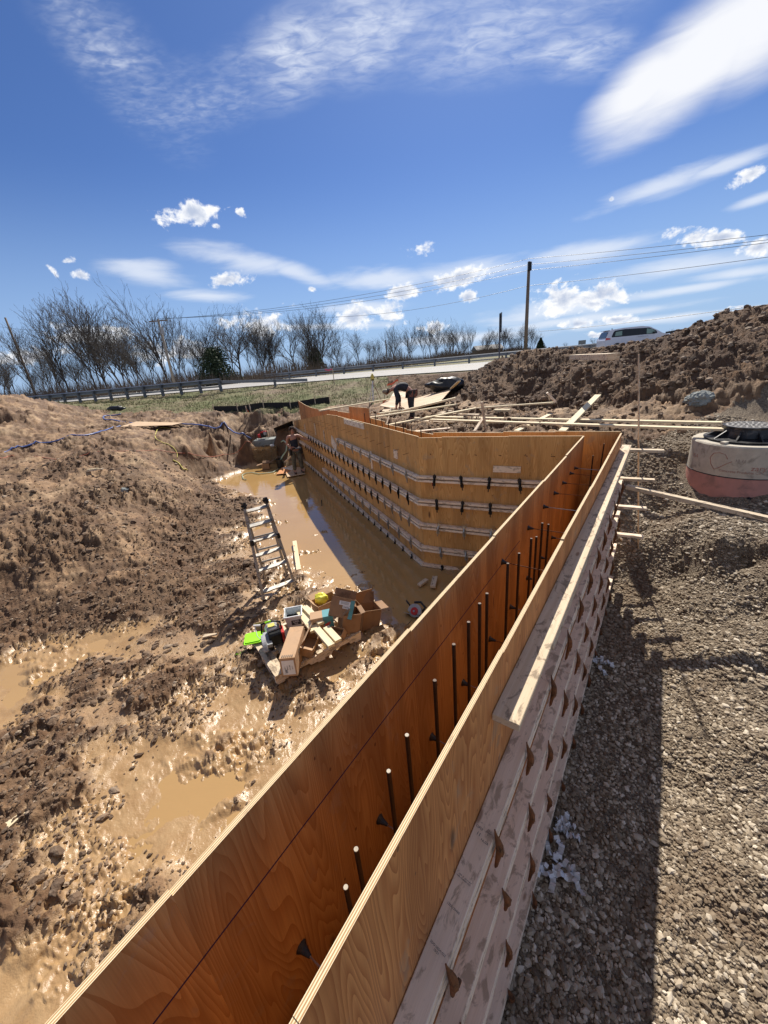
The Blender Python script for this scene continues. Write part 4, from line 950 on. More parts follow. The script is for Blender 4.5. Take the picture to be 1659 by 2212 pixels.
def carton(name, label, c_, ax_, up_, size, wall=.006, open_top=True, flaps=(), mats=None, lid_m=None, group=None):
    # carton with real walls: c_ = centre of the base, ax_ long axis, up_ axis out of the base
    ax_ = np.array(ax_, float); ax_ /= np.linalg.norm(ax_); up_ = np.array(up_, float); up_ -= ax_*(up_@ax_); up_ /= np.linalg.norm(up_); sd = np.cross(up_, ax_)
    l, w, h = size; o = thing(name, c_, label, 'box', group); mats = mats or [M_card, M_cardin]
    m = MB(); m.box(c_+up_*wall/2, ax_, sd, up_, l, w, wall, 0)
    for s_ in (-1, 1):
        m.box(c_+up_*(h/2)+ax_*s_*(l/2-wall/2), up_, sd, ax_, h, w-2*wall-.002, wall, 0); m.box(c_+up_*(h/2)+sd*s_*(w/2-wall/2), up_, ax_, sd, h, l, wall, 0)
    if not open_top: m.box(c_+up_*(h+wall/2), ax_, sd, up_, l, w, wall, 0)
    m.build('carton_body', mats, o)
    for fl in flaps:
        side, sgn, ang, ln_ = fl; nrm_ = (ax_ if side == 'x' else sd)*sgn; along = sd if side == 'x' else ax_; wd_ = w if side == 'x' else l; hl = l/2 if side == 'x' else w/2
        D = nrm_*math.cos(ang)+up_*math.sin(ang); m = MB(); b_ = c_+up_*h+nrm_*hl
        m.box(b_+D*ln_/2, D, along, np.cross(D, along), ln_, wd_-.01, .004, 0); m.build('flap', mats, o)
    return o, ax_, sd, up_
# long box
q0, q1 = G(619, 1421, .48), G(641, 1353, .44); ax_ = q1-q0; Lb = np.linalg.norm(ax_); ax_ /= Lb; mid_ = (q0+q1)/2
up_ = Z-ax_*(Z@ax_); up_ /= np.linalg.norm(up_)
bo, ax_, sd, up_ = carton('long_cardboard_box', 'long closed cardboard box with a white label on its near end', mid_-up_*.27, ax_, up_, (Lb, .19, .26), open_top=False)
end = mid_-ax_*(Lb/2)-up_*.14; rt_ = -sd if (sd@r2) < 0 else sd
m = MB(); m.box(end-ax_*.002, up_, rt_, ax_, .20, .15, .003); lab = m.build('address_label', M_paper, bo)
for k, (s_, sz_) in enumerate((('8 5 2', .022), ('PCS 1000', .018), ('5/8 X 4', .020), ('LOT 1', .018))): text(bo, s_, sz_, end-ax_*.004+rt_*(.05-.03*k)-up_*(.0), up_, -rt_, M_ink)
m = MB()
for k in range(9): m.box(end-ax_*.0045-up_*(.075-.006*k)+rt_*-.03, rt_, up_, ax_, .03, .003 if k % 2 else .0015, .001)
m.build('barcode', M_ink, bo)
text(bo, 'Omega', .075, mid_+rt_*.098-up_*.075-ax_*.04, ax_, up_, M_ink, cyl=None, lift=.001)
text(bo, 'CONSTRUCTION', .026, mid_+rt_*.098-up_*.13-ax_*.04, ax_, up_, M_ink)
m = MB()
for k in range(6): m.box(mid_-ax_*(Lb/2-.03)-up_*(.0)+rt_*(-.06+.024*k)+up_*.0035, rt_, ax_, up_, .012, .035, .001)
m.build('printed_marks', M_inkg, bo)
# centre box with teal corner
q0, q1 = G(671, 1331, .50), G(716, 1322, .50); ax_ = q1-q0; Lb = np.linalg.norm(ax_)+.02; ax_ /= Lb
bo, ax_, sd, up_ = carton('teal_corner_box', 'small closed cardboard box with teal corner and red stripes in the middle of the pallet', (q0+q1)/2-Z*.19, ax_, Z, (Lb, .17, .185), open_top=False)
ct = (q0+q1)/2; fr = sd if sd[1] < 0 else -sd
m = MB(); m.box(ct+ax_*(Lb/2-.07)+Z*.002, ax_, sd, Z, .14, .172, .002); m.box(ct+ax_*(Lb/2-.07)+fr*.086-Z*.09, ax_, Z, fr, .14, .18, .002); m.build('teal_print', M_teal, bo)
m = MB()
for k in range(3): m.prism([(-.05+.012*k, -.05-.012*k), (-.03+.012*k, -.012-.012*k), (.05, .02-.014*k), (.05, .012-.014*k), (-.02+.012*k, -.028-.012*k)], ct+ax_*(Lb/2-.09)+fr*.0885-Z*.10, ax_, Z, fr, .001)
m.build('red_stripes', M_redprint, bo); text(bo, 'Omega', .035, ct-ax_*.08+fr*.0865-Z*.07, ax_, Z, M_inkg)
# big open box leaning on top
q = G(729, 1296, .72); ax0 = e1*.95-Z*.18; up0 = Z*.75+np.array([.05, .45, 0])-fr*0
bo, ax_, sd, up_ = carton('open_cardboard_box', 'large open cardboard box tipped back atop the pile with white shipping labels', q-np.array([0, 0, .28]), (r2*.97-u2*.2), Z*.85+fw*.45, (.32, .22, .26), flaps=(('y', 1, 1.5, .12), ('y', -1, 1.45, .01)), mats=[M_cardd, M_cardin])
fr = sd if (sd@fw) < 0 else -sd; cb = q-np.array([0, 0, .28])
m = MB(); m.box(cb+up_*.20+ax_*.03+fr*.113, ax_, up_, fr, .15, .055, .002); m.box(cb+up_*.15+ax_*.06+fr*.113, ax_, up_, fr, .10, .04, .002); lb = m.build('shipping_label', M_paper, bo)
m = MB()
for k in range(11): m.box(cb+up_*.15+ax_*(.02+.0075*k)+fr*.1145, up_, ax_, fr, .022, .0035 if k % 3 else .002, .001)
for k in range(3): m.box(cb+up_*(.215-.013*k)+ax_*.03+fr*.1145, ax_, up_, fr, .11, .004, .001)
m.build('label_print', M_ink, bo); m = MB(); m.box(cb+up_*.13+ax_*.135+fr*.1125, ax_, up_, fr, .055, .25, .002); m.build('teal_print', M_teal, bo)
# box under it
carton('crumpled_box', 'pale cardboard box at the back of the pile under the tipped open box', G(706, 1318, .22), e1, Z+e1*.1, (.36, .24, .20), flaps=(('x', -1, .9, .10), ('y', 1, .4, .1)))
# right upright box
carton('upright_box', 'tall open cardboard box at the right of the pile with torn flaps', G(752, 1360, .21), (r2*.9+fw*.4), Z-e1*.06, (.26, .20, .30), flaps=(('x', -1, 2.4, .12), ('y', 1, .35, .12), ('x', 1, .3, .06)), mats=[M_cardd, M_cardin])
# far right large box and brown sheet
carton('collapsed_box', 'wet dark cardboard box slumping off the right edge of the pallet', G(793, 1352, .02), (r2*.9+fw*.5), Z+e1*.12, (.28, .24, .32), flaps=(('x', 1, .1, .12), ('y', 1, 1.2, .16), ('x', -1, 1.0, .1)), mats=[M_cardd, M_cardin])
m = MB(); a = G(757, 1303, .42); m.box(a+e1*.18, e1*.98-Z*.18, np.array([0, .35, 1.])/1.06, np.cross(e1, Z), .42, .20, .006); single(m, 'cardboard_sheet', M_cardin, 'flat reddish brown cardboard panel standing behind the right-hand boxes', 'cardboard', a+e1*.18-Z*.1)
# slumped box in front
bo, ax_, sd, up_ = carton('slumped_box', 'half crushed cardboard box at the front of the pallet under two pale boards', G(668, 1398, .22), e1*.7+e2*.75, Z*.8+e1*.35, (.36, .17, .16), flaps=(('y', 1, 1.9, .1), ('x', -1, .3, .05)))
m = MB(); c_ = G(668, 1350, .40); m.face([c_, c_+e1*.12, c_+e1*.12+e2*.07-Z*.03, c_+e2*.05+Z*.02]); m.face([c_+Z*.003+e1*.12, c_+e1*.2-Z*.06, c_+e1*.18+e2*.07-Z*.06, c_+e1*.12+e2*.07-Z*.03]); m.build('teal_liner', M_teal, bo)
bo, ax_, sd, up_ = carton('tilted_small_box', 'small open cardboard carton tilted between the pale boards and the upright box', G(733, 1371, .24), e1*.5-e2*.8, Z*.8-e1*.5, (.20, .11, .12))
# back cardboard panel with clear bag
m = MB(); a, b_ = G(549, 1352, .30), G(601, 1337, .34); d_ = (b_-a)/np.linalg.norm(b_-a); m.box((a+b_)/2-Z*.04, d_, Z, np.cross(d_, Z), np.linalg.norm(b_-a), .16, .006)
pn = single(m, 'cardboard_flap', M_card, 'upright cardboard flap with red stripes at the back left of the pallet', 'cardboard', (a+b_)/2-Z*.12)
nrf = np.cross(d_, Z); nrf = nrf if nrf[1] < 0 else -nrf; m = MB(); m.prism([(-.02, -.05), (0, .0), (.05, .035), (.05, .02), (.01, -.01), (0, -.05)], (a+b_)/2-Z*.03-d_*.04+nrf*.005, d_, Z, nrf, .002); m.build('red_stripes', M_redprint, pn)
# clear bag
def crumple(name, label, cat, c_, rad, m_, seed, amp=.35, group=None, flat=1.):
    V, F = sub(IV1, IF1); rs = np.random.default_rng(seed); k = rs.random((5, 3))*4-2; s_ = np.zeros(len(V))
    for q in k: s_ += np.abs(np.sin(V@q*2.2+rs.random()*6))
    v = V*(1+amp*(s_/5-.5)*2)[:, None]*(1+(rs.random(len(V))-.5)*amp*.3)[:, None]*np.array([rad[0], rad[1], rad[2]])
    o = npmesh(name, v, F, m_, True); o.location = tuple(c_); return tag(o, label, cat, group)
crumple('plastic_bag', 'crumpled clear plastic bag of fasteners behind the cut-off saw', 'bag', G(586, 1356, .33), (.075, .06, .10), M_clear, 3, .5)
crumple('yellow_bag', 'crumpled bright yellow plastic bag behind the tipped open box', 'bag', G(694, 1293, .45), (.085, .07, .075), M_yellow, 4, .5)
# clear tub with lid
c_ = G(633, 1322, .46); tub = thing('plastic_tub', c_-Z*.24, 'square clear plastic tub with black lettering holding small hardware', 'tub')
tax = (r2*.97+fw*.2); tax[2] = 0; tax /= np.linalg.norm(tax); tsd = np.cross(Z, tax)
m = MB(); hw, hb2 = .115, .095
for s_ in (-1, 1):
    for D, S in ((tax, tsd), (tsd, tax)):
        a0 = c_+D*s_*hw; a1 = c_-Z*.2+D*s_*hb2; m.face([a0-S*hw, a0+S*hw, a1+S*hb2, a1-S*hb2]); m.face([a0-S*hw-D*s_*.004, a0+S*hw-D*s_*.004, a1+S*hb2-D*s_*.004, a1-S*hb2-D*s_*.004][::-1])
m.face([c_-Z*.2+tax*a*hb2+tsd*b2*hb2 for a, b2 in ((-1, -1), (1, -1), (1, 1), (-1, 1))]); m.build('tub_body', M_clear, tub)
m = MB()
for s_ in (-1, 1): m.beam(c_+tax*s_*.12-tsd*.125, c_+tax*s_*.12+tsd*.125, .014, .02); m.beam(c_+tsd*s_*.12-tax*.125, c_+tsd*s_*.12+tax*.125, .014, .0195)
m.build('rim', M_white, tub)
m = MB(); m.face([c_-Z*.10+tax*a*.1+tsd*b2*.1 for a, b2 in ((-1, -1), (1, -1), (1, 1), (-1, 1))])
for i in range(40): p = c_-Z*.095+tax*random.uniform(-.09, .09)+tsd*random.uniform(-.09, .09); m.beam(p, p+np.array([random.uniform(-.03, .03), random.uniform(-.03, .03), .02]), .006, .006)
m.build('hardware', M_blksteel, tub)
fr = tsd if tsd[1] < 0 else -tsd
m = MB(); m.box(c_-Z*.10+fr*.107+tax*.03, tax, Z*.99, fr, .13, .09, .003); m.build('tub_label', M_ink, tub)
text(tub, 'GRK', .045, c_-Z*.09+fr*.1095+tax*.03, tax, Z, M_paper); text(tub, 'FIX', .035, c_-Z*.125+fr*.1095+tax*.03, tax, Z, M_paper)
# lime lid
c_ = G(548, 1378, .235); m = MB(); lx = e1*.5-e2*.0+np.array([.5, -.1, 0]); lx /= np.linalg.norm(lx); ly = np.cross(Z, lx)
def rrect(w, h, r_, n=5):
    o = []
    for cx, cy, a0 in ((w/2-r_, h/2-r_, 0), (-w/2+r_, h/2-r_, 90), (-w/2+r_, -h/2+r_, 180), (w/2-r_, -h/2+r_, 270)):
        for i in range(n+1): a = R(a0+90*i/n); o.append((cx+r_*math.cos(a), cy+r_*math.sin(a)))
    return o
m.prism(rrect(.25, .25, .03), c_, lx, ly, Z, .012); m.prism(rrect(.21, .21, .025), c_+Z*.012, lx, ly, Z, .014)
single(m, 'lid_of_tub', M_lime, 'square lime green plastic lid lying on the left end of the pallet', 'lid', c_-Z*.01)
# boards on the pile
board((644, 1310), .40, (681, 1360), .42, .14, .038, 'pale board end sticking out behind the small box on the pallet, the wider one', M_lum, 'pale board offcuts on the pallet', 'board_offcut')
board((658, 1309), .44, (694, 1345), .46, .09, .038, 'pale narrow board end sticking out behind the small box on the pallet', M_lum, 'pale board offcuts on the pallet', 'board_offcut')
board((684, 1356), .47, (716, 1393), .47, .09, .038, 'pale board lying over the slumped box, left of a matching pair', M_lum, 'pale board offcuts on the pallet', 'board_offcut')
board((704, 1353), .45, (731, 1382), .45, .09, .038, 'pale board lying over the slumped box, right of a matching pair', M_lum, 'pale board offcuts on the pallet', 'board_offcut')
board((797, 1298), .14, (809, 1298), .14, .07, .06, 'short pale board offcut lying in the slurry behind the brown cardboard panel', M_lumm, None, 'board_offcut')
board((905, 1262), .06, (922, 1250), .06, .08, .04, 'short board offcut on the wet floor by the wall foot, left one', M_lumm, None, 'board_offcut')
board((940, 1244), .07, (935, 1266), .07, .09, .04, 'short board offcut on the wet floor by the wall foot, right one', M_lumm, None, 'board_offcut')
board((636, 1168), .08, (645, 1230), .08, .09, .06, 'long pale board lying alone in the wet mud right of the ladder', M_lum)
# cut-off saw
c_ = G(583, 1392, .30); saw = thing('cutoff_saw', c_-Z*.1, 'grey and red cut-off saw with a dark abrasive disc resting on the pallet', 'saw')
sx = np.array([.93, .36, 0]); sy = np.array([-.36, .93, 0])     # sx across the disc (right), sy away
dc = c_+Z*.04-sx*.06-sy*.09
m = MB(); m.tube([dc-sx*.004, dc+sx*.004], [.15, .15], 28); m.build('disc', M_blksteel, saw)
m = MB(); m.tube([dc-sx*.03, dc-sx*.012], [.035, .045], 14); m.build('disc_flange', M_pink, saw)
arc = [(math.cos(R(a))*.165, math.sin(R(a))*.165) for a in range(10, 175, 11)]+[(math.cos(R(a))*.05, math.sin(R(a))*.05) for a in range(174, 10, -22)]
m = MB(); m.prism(arc, dc, sy, Z, sx, .055); m.build('disc_guard', M_grey, saw, bevel=.004)
m = MB(); m.beam(dc+sx*.045+sy*.0, dc+sx*.045+sy*.30, .10, .05, Z); m.build('drive_arm', M_grey, saw, bevel=.004)
ec = c_+sx*.09+sy*.10+Z*.05
m = MB(); m.box(ec, sy, sx, Z, .24, .17, .19); m.build('engine', M_blksteel, saw, bevel=.02)
m = MB(); m.box(ec+sx*.10-Z*.02, sy, sx, Z, .19, .05, .17); m.build('starter_cover', M_red, saw, bevel=.012)
m = MB(); m.box(ec+Z*.11+sy*.04-sx*.02, sy, sx, Z, .16, .14, .05); m.build('air_filter_cover', M_grey, saw, bevel=.015)
m = MB(); m.box(ec+Z*.138+sy*.04-sx*.02, sy, sx, Z, .09, .09, .004); m.build('yellow_sticker', M_cordy, saw)
m = MB(); m.tube([ec+sx*.10+Z*.02, ec+sx*.10+Z*.17+sy*.02, ec+Z*.20+sy*.04, ec-sx*.14+Z*.19+sy*.05, ec-sx*.16+Z*.08], .013, 8); m.build('front_handle', M_blksteel, saw, True)
m = MB(); m.tube([ec-sx*.01+Z*.201+sy*.042, ec-sx*.09+Z*.197+sy*.047], .0155, 8); m.build('green_tape', M_lime, saw)
m = MB(); m.tube([ec-sx*.15+Z*.18+sy*.05, ec-sx*.24+Z*.20+sy*.06], .014, 8); m.build('water_fitting', M_white, saw)
m = MB(); m.tube([ec-sx*.22+Z*.19+sy*.06, ec-sx*.22+Z*.1-sy*.05, ec-sx*.14+Z*.02-sy*.16, dc+sy*.05+Z*.1], .005, 6); m.build('water_hose', M_white, saw, True)
# yellow-green tangle of cord
m = MB(); c_ = hit(528, 1413); pts = [c_+np.array([random.gauss(0, .055), random.gauss(0, .045), .015+random.random()*.03]) for _ in range(26)]; m.tube(pts, .0022, 4)
single(m, 'string_tangle', M_lime, 'small tangle of yellow-green string in the mud left of the pallet', 'string', c_, smooth=True)
# circular saw by the wall
c_ = hit(897, 1333); cs = thing('circular_saw', c_, 'circular saw with grey guard and red hub lying beside the near wall', 'saw')
N_ = np.array([-.45, -.62, .64]); N_ /= np.linalg.norm(N_); A = np.cross(Z, N_); A /= np.linalg.norm(A); Bv = np.cross(N_, A); dc = c_+Z*.10
m = MB(); m.prism([(math.cos(R(a))*.115, math.sin(R(a))*.115) for a in range(-15, 196, 14)], dc, A, Bv, N_, .04); m.build('blade_guard', M_grey, cs, bevel=.004)
m = MB(); m.prism([(math.cos(R(a))*.092, math.sin(R(a))*.092) for a in range(170, 371, 14)], dc-N_*.004, A, Bv, N_, .03); m.build('lower_guard', M_alu, cs, bevel=.003)
m = MB(); m.tube([dc+N_*.018, dc+N_*.032], [.062, .058], 24); m.build('hub_cover', M_red, cs); m = MB(); m.tube([dc+N_*.03, dc+N_*.04], .016, 10); m.build('bolt', M_zinc, cs)
m = MB(); m.box(dc-Bv*.06-N_*.03, A, N_, Bv, .30, .15, .006); m.build('base_plate', M_zinc, cs)
m = MB(); m.tube([dc-N_*.02, dc-N_*.15], [.05, .042], 14); m.build('motor', M_black, cs, True)
m = MB(); m.tube([dc+A*.09-N_*.05+Bv*.02, dc+A*.13-N_*.05+Bv*.10, dc+A*.03-N_*.05+Bv*.16, dc-A*.07-N_*.05+Bv*.13], .019, 8); m.build('handle', M_black, cs, True)
m = MB(); m.tube([dc-A*.10+Bv*.06, dc-A*.16+Bv*.10, dc-A*.19+Bv*.12], .014, 8); m.build('front_grip', M_black, cs, True)
pts = [hit(*p) + Z*.012 for p in ((880, 1352), (868, 1356), (861, 1370), (860, 1385), (862, 1400), (856, 1418), (846, 1432))]
m = MB(); m.tube([dc-N_*.1-Bv*.05]+pts, .0055, 6); m.build('power_cord', M_black, cs, True)
# a small coupler and a bent bar in the mud, by the pallet
m = MB(); c_ = hit(660, 1437)+Z*.02; m.tube([c_-e1*.03, c_+e1*.03], [.035, .035], 12); m.tube([c_-e1*.035, c_+e1*.035], [.02, .02], 10); single(m, 'rubber_ring', M_black, 'small black rubber coupler in the mud just below the front edge of the pallet', 'coupler', c_)
c_ = hit(688, 1101); st_ = thing('scrap_bracket', c_, 'muddy wood scrap with an upright black spike in the shadow line of the wing wall', 'scrap')
m = MB(); m.box(c_+Z*.04, (1, .1, .1), (0, 1, 0), (0, 0, 1), .32, .11, .05); m.build('scrap_block', M_lumg, st_, bevel=.01); m = MB(); m.tube([c_+np.array([.11, 0, .04]), c_+np.array([.13, 0, .27])], .014, 6); m.build('spike', M_blksteel, st_)
c_ = hit(566, 1052); m = MB(); m.box(c_+Z*.05, (.4, 1, 0), (1, -.4, 0), (0, 0, 1), .38, .12, .04); m.box(c_+Z*.11+np.array([-.08, .2, 0]), (1, .2, .3), (0, 1, 0), (0, 0, 1), .18, .05, .05); single(m, 'muddy_scrap', M_lumd, 'muddy wood scrap standing in the reflecting pond left of the worker', 'scrap', c_)
# wedge-shaped offcuts scattered on the mud
def offcut(px, py, l, w, rz, label, m_=M_lum, t=.02, taper=.3):
    c_ = hit(px, py)+Z*.03; A = np.array([math.cos(rz), math.sin(rz), .08]); Bq = np.array([-math.sin(rz), math.cos(rz), 0]); m = MB()
    m.prism([(-l/2, -w/2), (l/2, -w*taper/2), (l/2, w*taper/2), (-l/2, w/2)], c_, A, Bq, np.cross(A, Bq), t); return single(m, 'wood_offcut', m_, label, 'offcut', c_-Z*.02)
offcut(44, 1772, .16, .085, .9, 'triangular pale wood offcut lying in a wet rut at the lower left', t=.035)
offcut(456, 1377, .21, .075, .0, 'pale pointed wood offcut in the mud left of the pallet', M_lumm)
offcut(192, 1021, .95, .10, -.12, 'short weathered board flat on the left bank', M_lumm, .03, .8)
offcut(186, 1018, .9, .07, -.22, 'second thin stick beside the weathered board on the left bank', M_lum, .02, .8)
offcut(205, 1166-90, .16, .1, .5, 'small white flake on the left bank slope', M_white, .01)
for i, (px, py, s_, lb) in enumerate([(372, 1067, .09, 'grey stone on the bank above the small puddles'), (402, 1158, .085, 'pale stone at the head of the small tan puddle'), (270, 1165, .11, 'rounded brown boulder lump midway down the left bank'), (240, 1257, .05, 'small pale stone low on the left bank'), (310, 1030, .08, 'small grey stone high on the left bank')]):
    pass
def rock(name, label, p, s_, m_, seed):
    V, F = sub(*sub(IV1, IF1)); rs = np.random.default_rng(seed); k = rs.random((9, 3))*6-3; d_ = sum(np.abs(np.sin(V@q*(1+.35*i_)+rs.random()*6))/(1+.3*i_) for i_, q in enumerate(k))/5
    v = V*(1+.9*(d_-.5))[:, None]*(1+(rs.random(len(V))-.5)*.12)[:, None]*np.array([s_, s_*.85, s_*.65]); o = npmesh(name, v, F, m_, False); o.location = tuple(p); return tag(o, label, 'rock')
for i, (px, py, s_, lb) in enumerate([(372, 1067, .10, 'grey stone on the bank above the small puddles'), (402, 1158, .085, 'pale stone at the head of the small tan puddle'), (270, 1062, .12, 'rounded brown lump high on the left bank'), (240, 1257, .05, 'small pale stone low on the left bank')]):
    rock('stone', lb, hit(px, py)+Z*.02, s_, M_concg, 20+i)
rock('clay_lump', 'big lump of blue-grey clay lying on the slope of the dirt heap', hit(1511, 872)+Z*.06, .25, M_concg, 41)
rock('clay_lump', 'large dark brown dirt boulder near the top of the heap', hit(1487, 752)+Z*.05, .33, M_heap, 42)
rock('concrete_chip', 'small pale boulder half way along the crest of the heap', hit(1385, 765)+Z*.02, .14, M_clod, 43)

# ------------------------------------------------------------------ far end of the pit
c_ = G(582, 996, .0); c_[2] = 0; blk = thing('concrete_block', (-4.95, 17.2, 0), 'grey concrete barrier block with clipped corners at the end of the pond', 'concrete block')
xl, xr = G(540, 985, .0)[0]*.98, G(614, 985, .0)[0]; yb_ = 17.25
xl = GY(541, 985, yb_)[0]; xr = GY(613, 980, yb_)[0]; zt = GY(575, 950, yb_)[2]; wl = xr-xl
m = MB(); m.prism([(0, -.1), (wl, -.1), (wl, zt-.25), (wl-.25, zt), (.25, zt), (0, zt-.25)], np.array([xl, yb_+.35, 0]), np.array([1, 0, 0]), Z, np.array([0, 1, 0]), .7); m.build('block_body', M_concg, blk, bevel=.02)
# straw bale
bx0 = GY(553, 985, yb_-.35)[0]; bx1 = GY(601, 985, yb_-.35)[0]
bale = thing('straw_bale', ((bx0+bx1)/2, yb_-.35, 0), 'brown straw bale standing in the water against the concrete block', 'bale')
zb = GY(575, 966, yb_-.35)[2]; m = MB(); m.abox(((bx0+bx1)/2, yb_-.42, zb/2-.03), (bx1-bx0, .45, zb+.0), 0); m.build('bale_core', M_straw, bale, bevel=.05)
m = MB()
for i in range(3200):
    x_ = random.uniform(bx0, bx1); fz = random.random(); 
    if random.random() < .75: p = np.array([x_, yb_-.66, random.uniform(0, zb)]); d_ = np.array([random.gauss(0, .3), -.3-random.random()*.4, random.gauss(-.1, .6)])
    else: p = np.array([x_, random.uniform(yb_-.66, yb_-.2), zb-.01]); d_ = np.array([random.gauss(0, .5), random.gauss(0, .5), .5])
    d_ /= np.linalg.norm(d_); l_ = .05+random.random()*.09; s_ = np.cross(d_, [0, 1, .3])*.009; m.face([p-s_, p+s_, p+d_*l_])
m.build('loose_straw', M_straw, bale)
c_ = np.array([(bx0+bx1)/2+.0, yb_-.42, zb+.03])
t_ = thing('tool_pile', c_, 'dark hand tools and gloves lying on top of the straw bale', 'tools'); m = MB()
for i in range(7): p = c_+np.array([random.uniform(-.45, .35), random.uniform(-.1, .1), .0]); m.beam(p, p+np.array([random.uniform(.1, .3), random.uniform(-.1, .1), random.uniform(.0, .08)]), .05, .04)
m.build('tools', M_black, t_); m = MB(); m.ball(c_+np.array([.35, -.05, .03]), (.11, .08, .07), 8, jitter=.4); m.build('glove', M_white, t_)
# water pump on the block
c_ = np.array([GY(568, 948, yb_+.3)[0], yb_+.35, zt]); pump = thing('water_pump', c_, 'small red and black engine pump in a tube frame on the concrete block', 'pump')
m = MB(); fx2 = .27
for s_ in (-1, 1):
    m.tube([c_+np.array([-fx2, s_*.16, 0]), c_+np.array([-fx2, s_*.16, .38]), c_+np.array([fx2, s_*.16, .38]), c_+np.array([fx2, s_*.16, 0]), c_+np.array([-fx2, s_*.16, .0])], .014, 6)
m.beam(c_+np.array([0, -.17, .37]), c_+np.array([0, .17, .37]), .03, .03); m.build('tube_frame', M_blksteel, pump); m = MB(); m.abox(c_+np.array([.06, 0, .2]), (.26, .24, .22)); m.build('engine', M_blksteel, pump, bevel=.02)
m = MB(); m.abox(c_+np.array([.07, -.02, .31]), (.24, .22, .09)); m.build('fuel_tank', M_red, pump, bevel=.02); m = MB(); m.abox(c_+np.array([.16, -.14, .25]), (.12, .05, .14)); m.build('air_filter', M_grey, pump, bevel=.01)
m = MB(); m.tube([c_+np.array([-.2, 0, .14]), c_+np.array([-.05, 0, .14])], [.09, .11], 12); m.build('impeller_housing', M_red, pump)
# bucket with hose
c_ = G(607, 1010, .0); bk = thing('bucket', c_, 'black bucket in the water with a pale green hose hanging into it', 'bucket')
m = MB(); m.tube([c_, c_+Z*.36], [.13, .16], 16, caps=False); m.tube([c_+Z*.02, c_+Z*.36], [.122, .152], 16, caps=False); m.tube([c_+Z*.34, c_+Z*.365], [.17, .17], 16, caps=False); m.build('bucket_body', M_black, bk)
m = MB(); m.tube([c_+np.array([.155*math.cos(a), -.05, .34+.13*math.sin(a)]) for a in np.linspace(0, math.pi, 9)], .004, 5); m.build('handle', M_zinc, bk)
m = MB(); m.tube([c_+np.array([.02, 0, .25]), c_+np.array([.10, .05, .42]), c_+np.array([.28, .25, .62]), c_+np.array([.33, .4, .9]), c_+np.array([.18, .5, 1.02]), c_+np.array([.05, .6, .95])], .03, 8)
single(m, 'pump_hose', M_hoseg, 'pale green hose looping from the bucket up over the concrete block', 'hose', c_+Z*.2, smooth=True)
pts = [G(*p, .02) for p in ((603, 1012), (590, 1020), (560, 1024), (545, 1021), (532, 1022), (523, 1026), (525, 1034), (532, 1036))]; m = MB(); m.tube(pts, .018, 6)
single(m, 'garden_hose', M_hoseg, 'thin green hose floating on the pond towards the left shore', 'hose', pts[3], smooth=True)
# carton in the water, plywood rafts
cc_, *_ = carton('cardboard_box_in_water', 'small dark carton with pale open flaps standing in the shallow brown water', G(576, 1013, .0), (1, .1, 0), Z, (.30, .24, .24), flaps=(('x', 1, .5, .22), ('x', -1, -.2, .22), ('y', 1, .6, .12)), mats=[M_cardd, M_paper])
def flat(name, label, cat, pix, z, m_, t=.018, group=None, zs=None):
    P = [G(p[0], p[1], (zs[i] if zs else z)) for i, p in enumerate(pix)]; c_ = sum(P)/len(P); m = MB()
    uvs = [(p[0]-c_[0], p[1]-c_[1]) for p in P]; n_ = np.cross(P[1]-P[0], P[2]-P[0]); n_ /= np.linalg.norm(n_); n_ = n_ if n_[2] > 0 else -n_
    if np.cross(P[1]-P[0], P[2]-P[0])[2] < 0: P = P[::-1]; uvs = uvs[::-1]
    lo = [p-n_*t for p in P]; m.face(P, 0, uvs); m.face(lo[::-1], 0, uvs[::-1]); k = len(P)
    for i in range(k): m.face([P[i], lo[i], lo[(i+1) % k], P[(i+1) % k]], 1, [(0, 0), (0, t), (.5, t), (.5, 0)])
    return single(m, name, [m_, M_edge], label, cat, c_, group)
flat('plywood_scrap', 'bright triangular plywood scrap half afloat left of the worker', 'plywood', [(597, 1024), (608, 1010), (618, 1006), (630, 1015), (620, 1022)], .05, M_ply_out)
flat('plywood_pad', 'square plywood pad in the water under the worker', 'plywood', [(617, 1021), (630, 1008), (658, 1010), (659, 1023), (621, 1030)], .045, M_ply_pale)
flat('plywood_scrap', 'dark plywood scrap between the bright triangle and the pad', 'plywood', [(608, 1011), (640, 1002), (640, 1010), (630, 1016)], .06, M_lumg)
board((620, 1005), .1, (632, 940), 1.35, .09, .04, 'pale board propped upright behind the standing worker', M_lum, None, 'propped_board')
board((612, 1000), .15, (640, 975), .8, .09, .04, 'dark board leaning low behind the standing worker', M_lumg, None, 'propped_board')
# dark fabric at the end of the wall
flat('fabric_sheet', 'black ground fabric hanging over the bank beside the end of the wing wall', 'fabric', [(590, 925), (632, 908), (634, 918), (625, 940), (600, 946)], 1.4, M_tarp, .01, zs=[1.5, 1.75, 1.6, .9, .8])
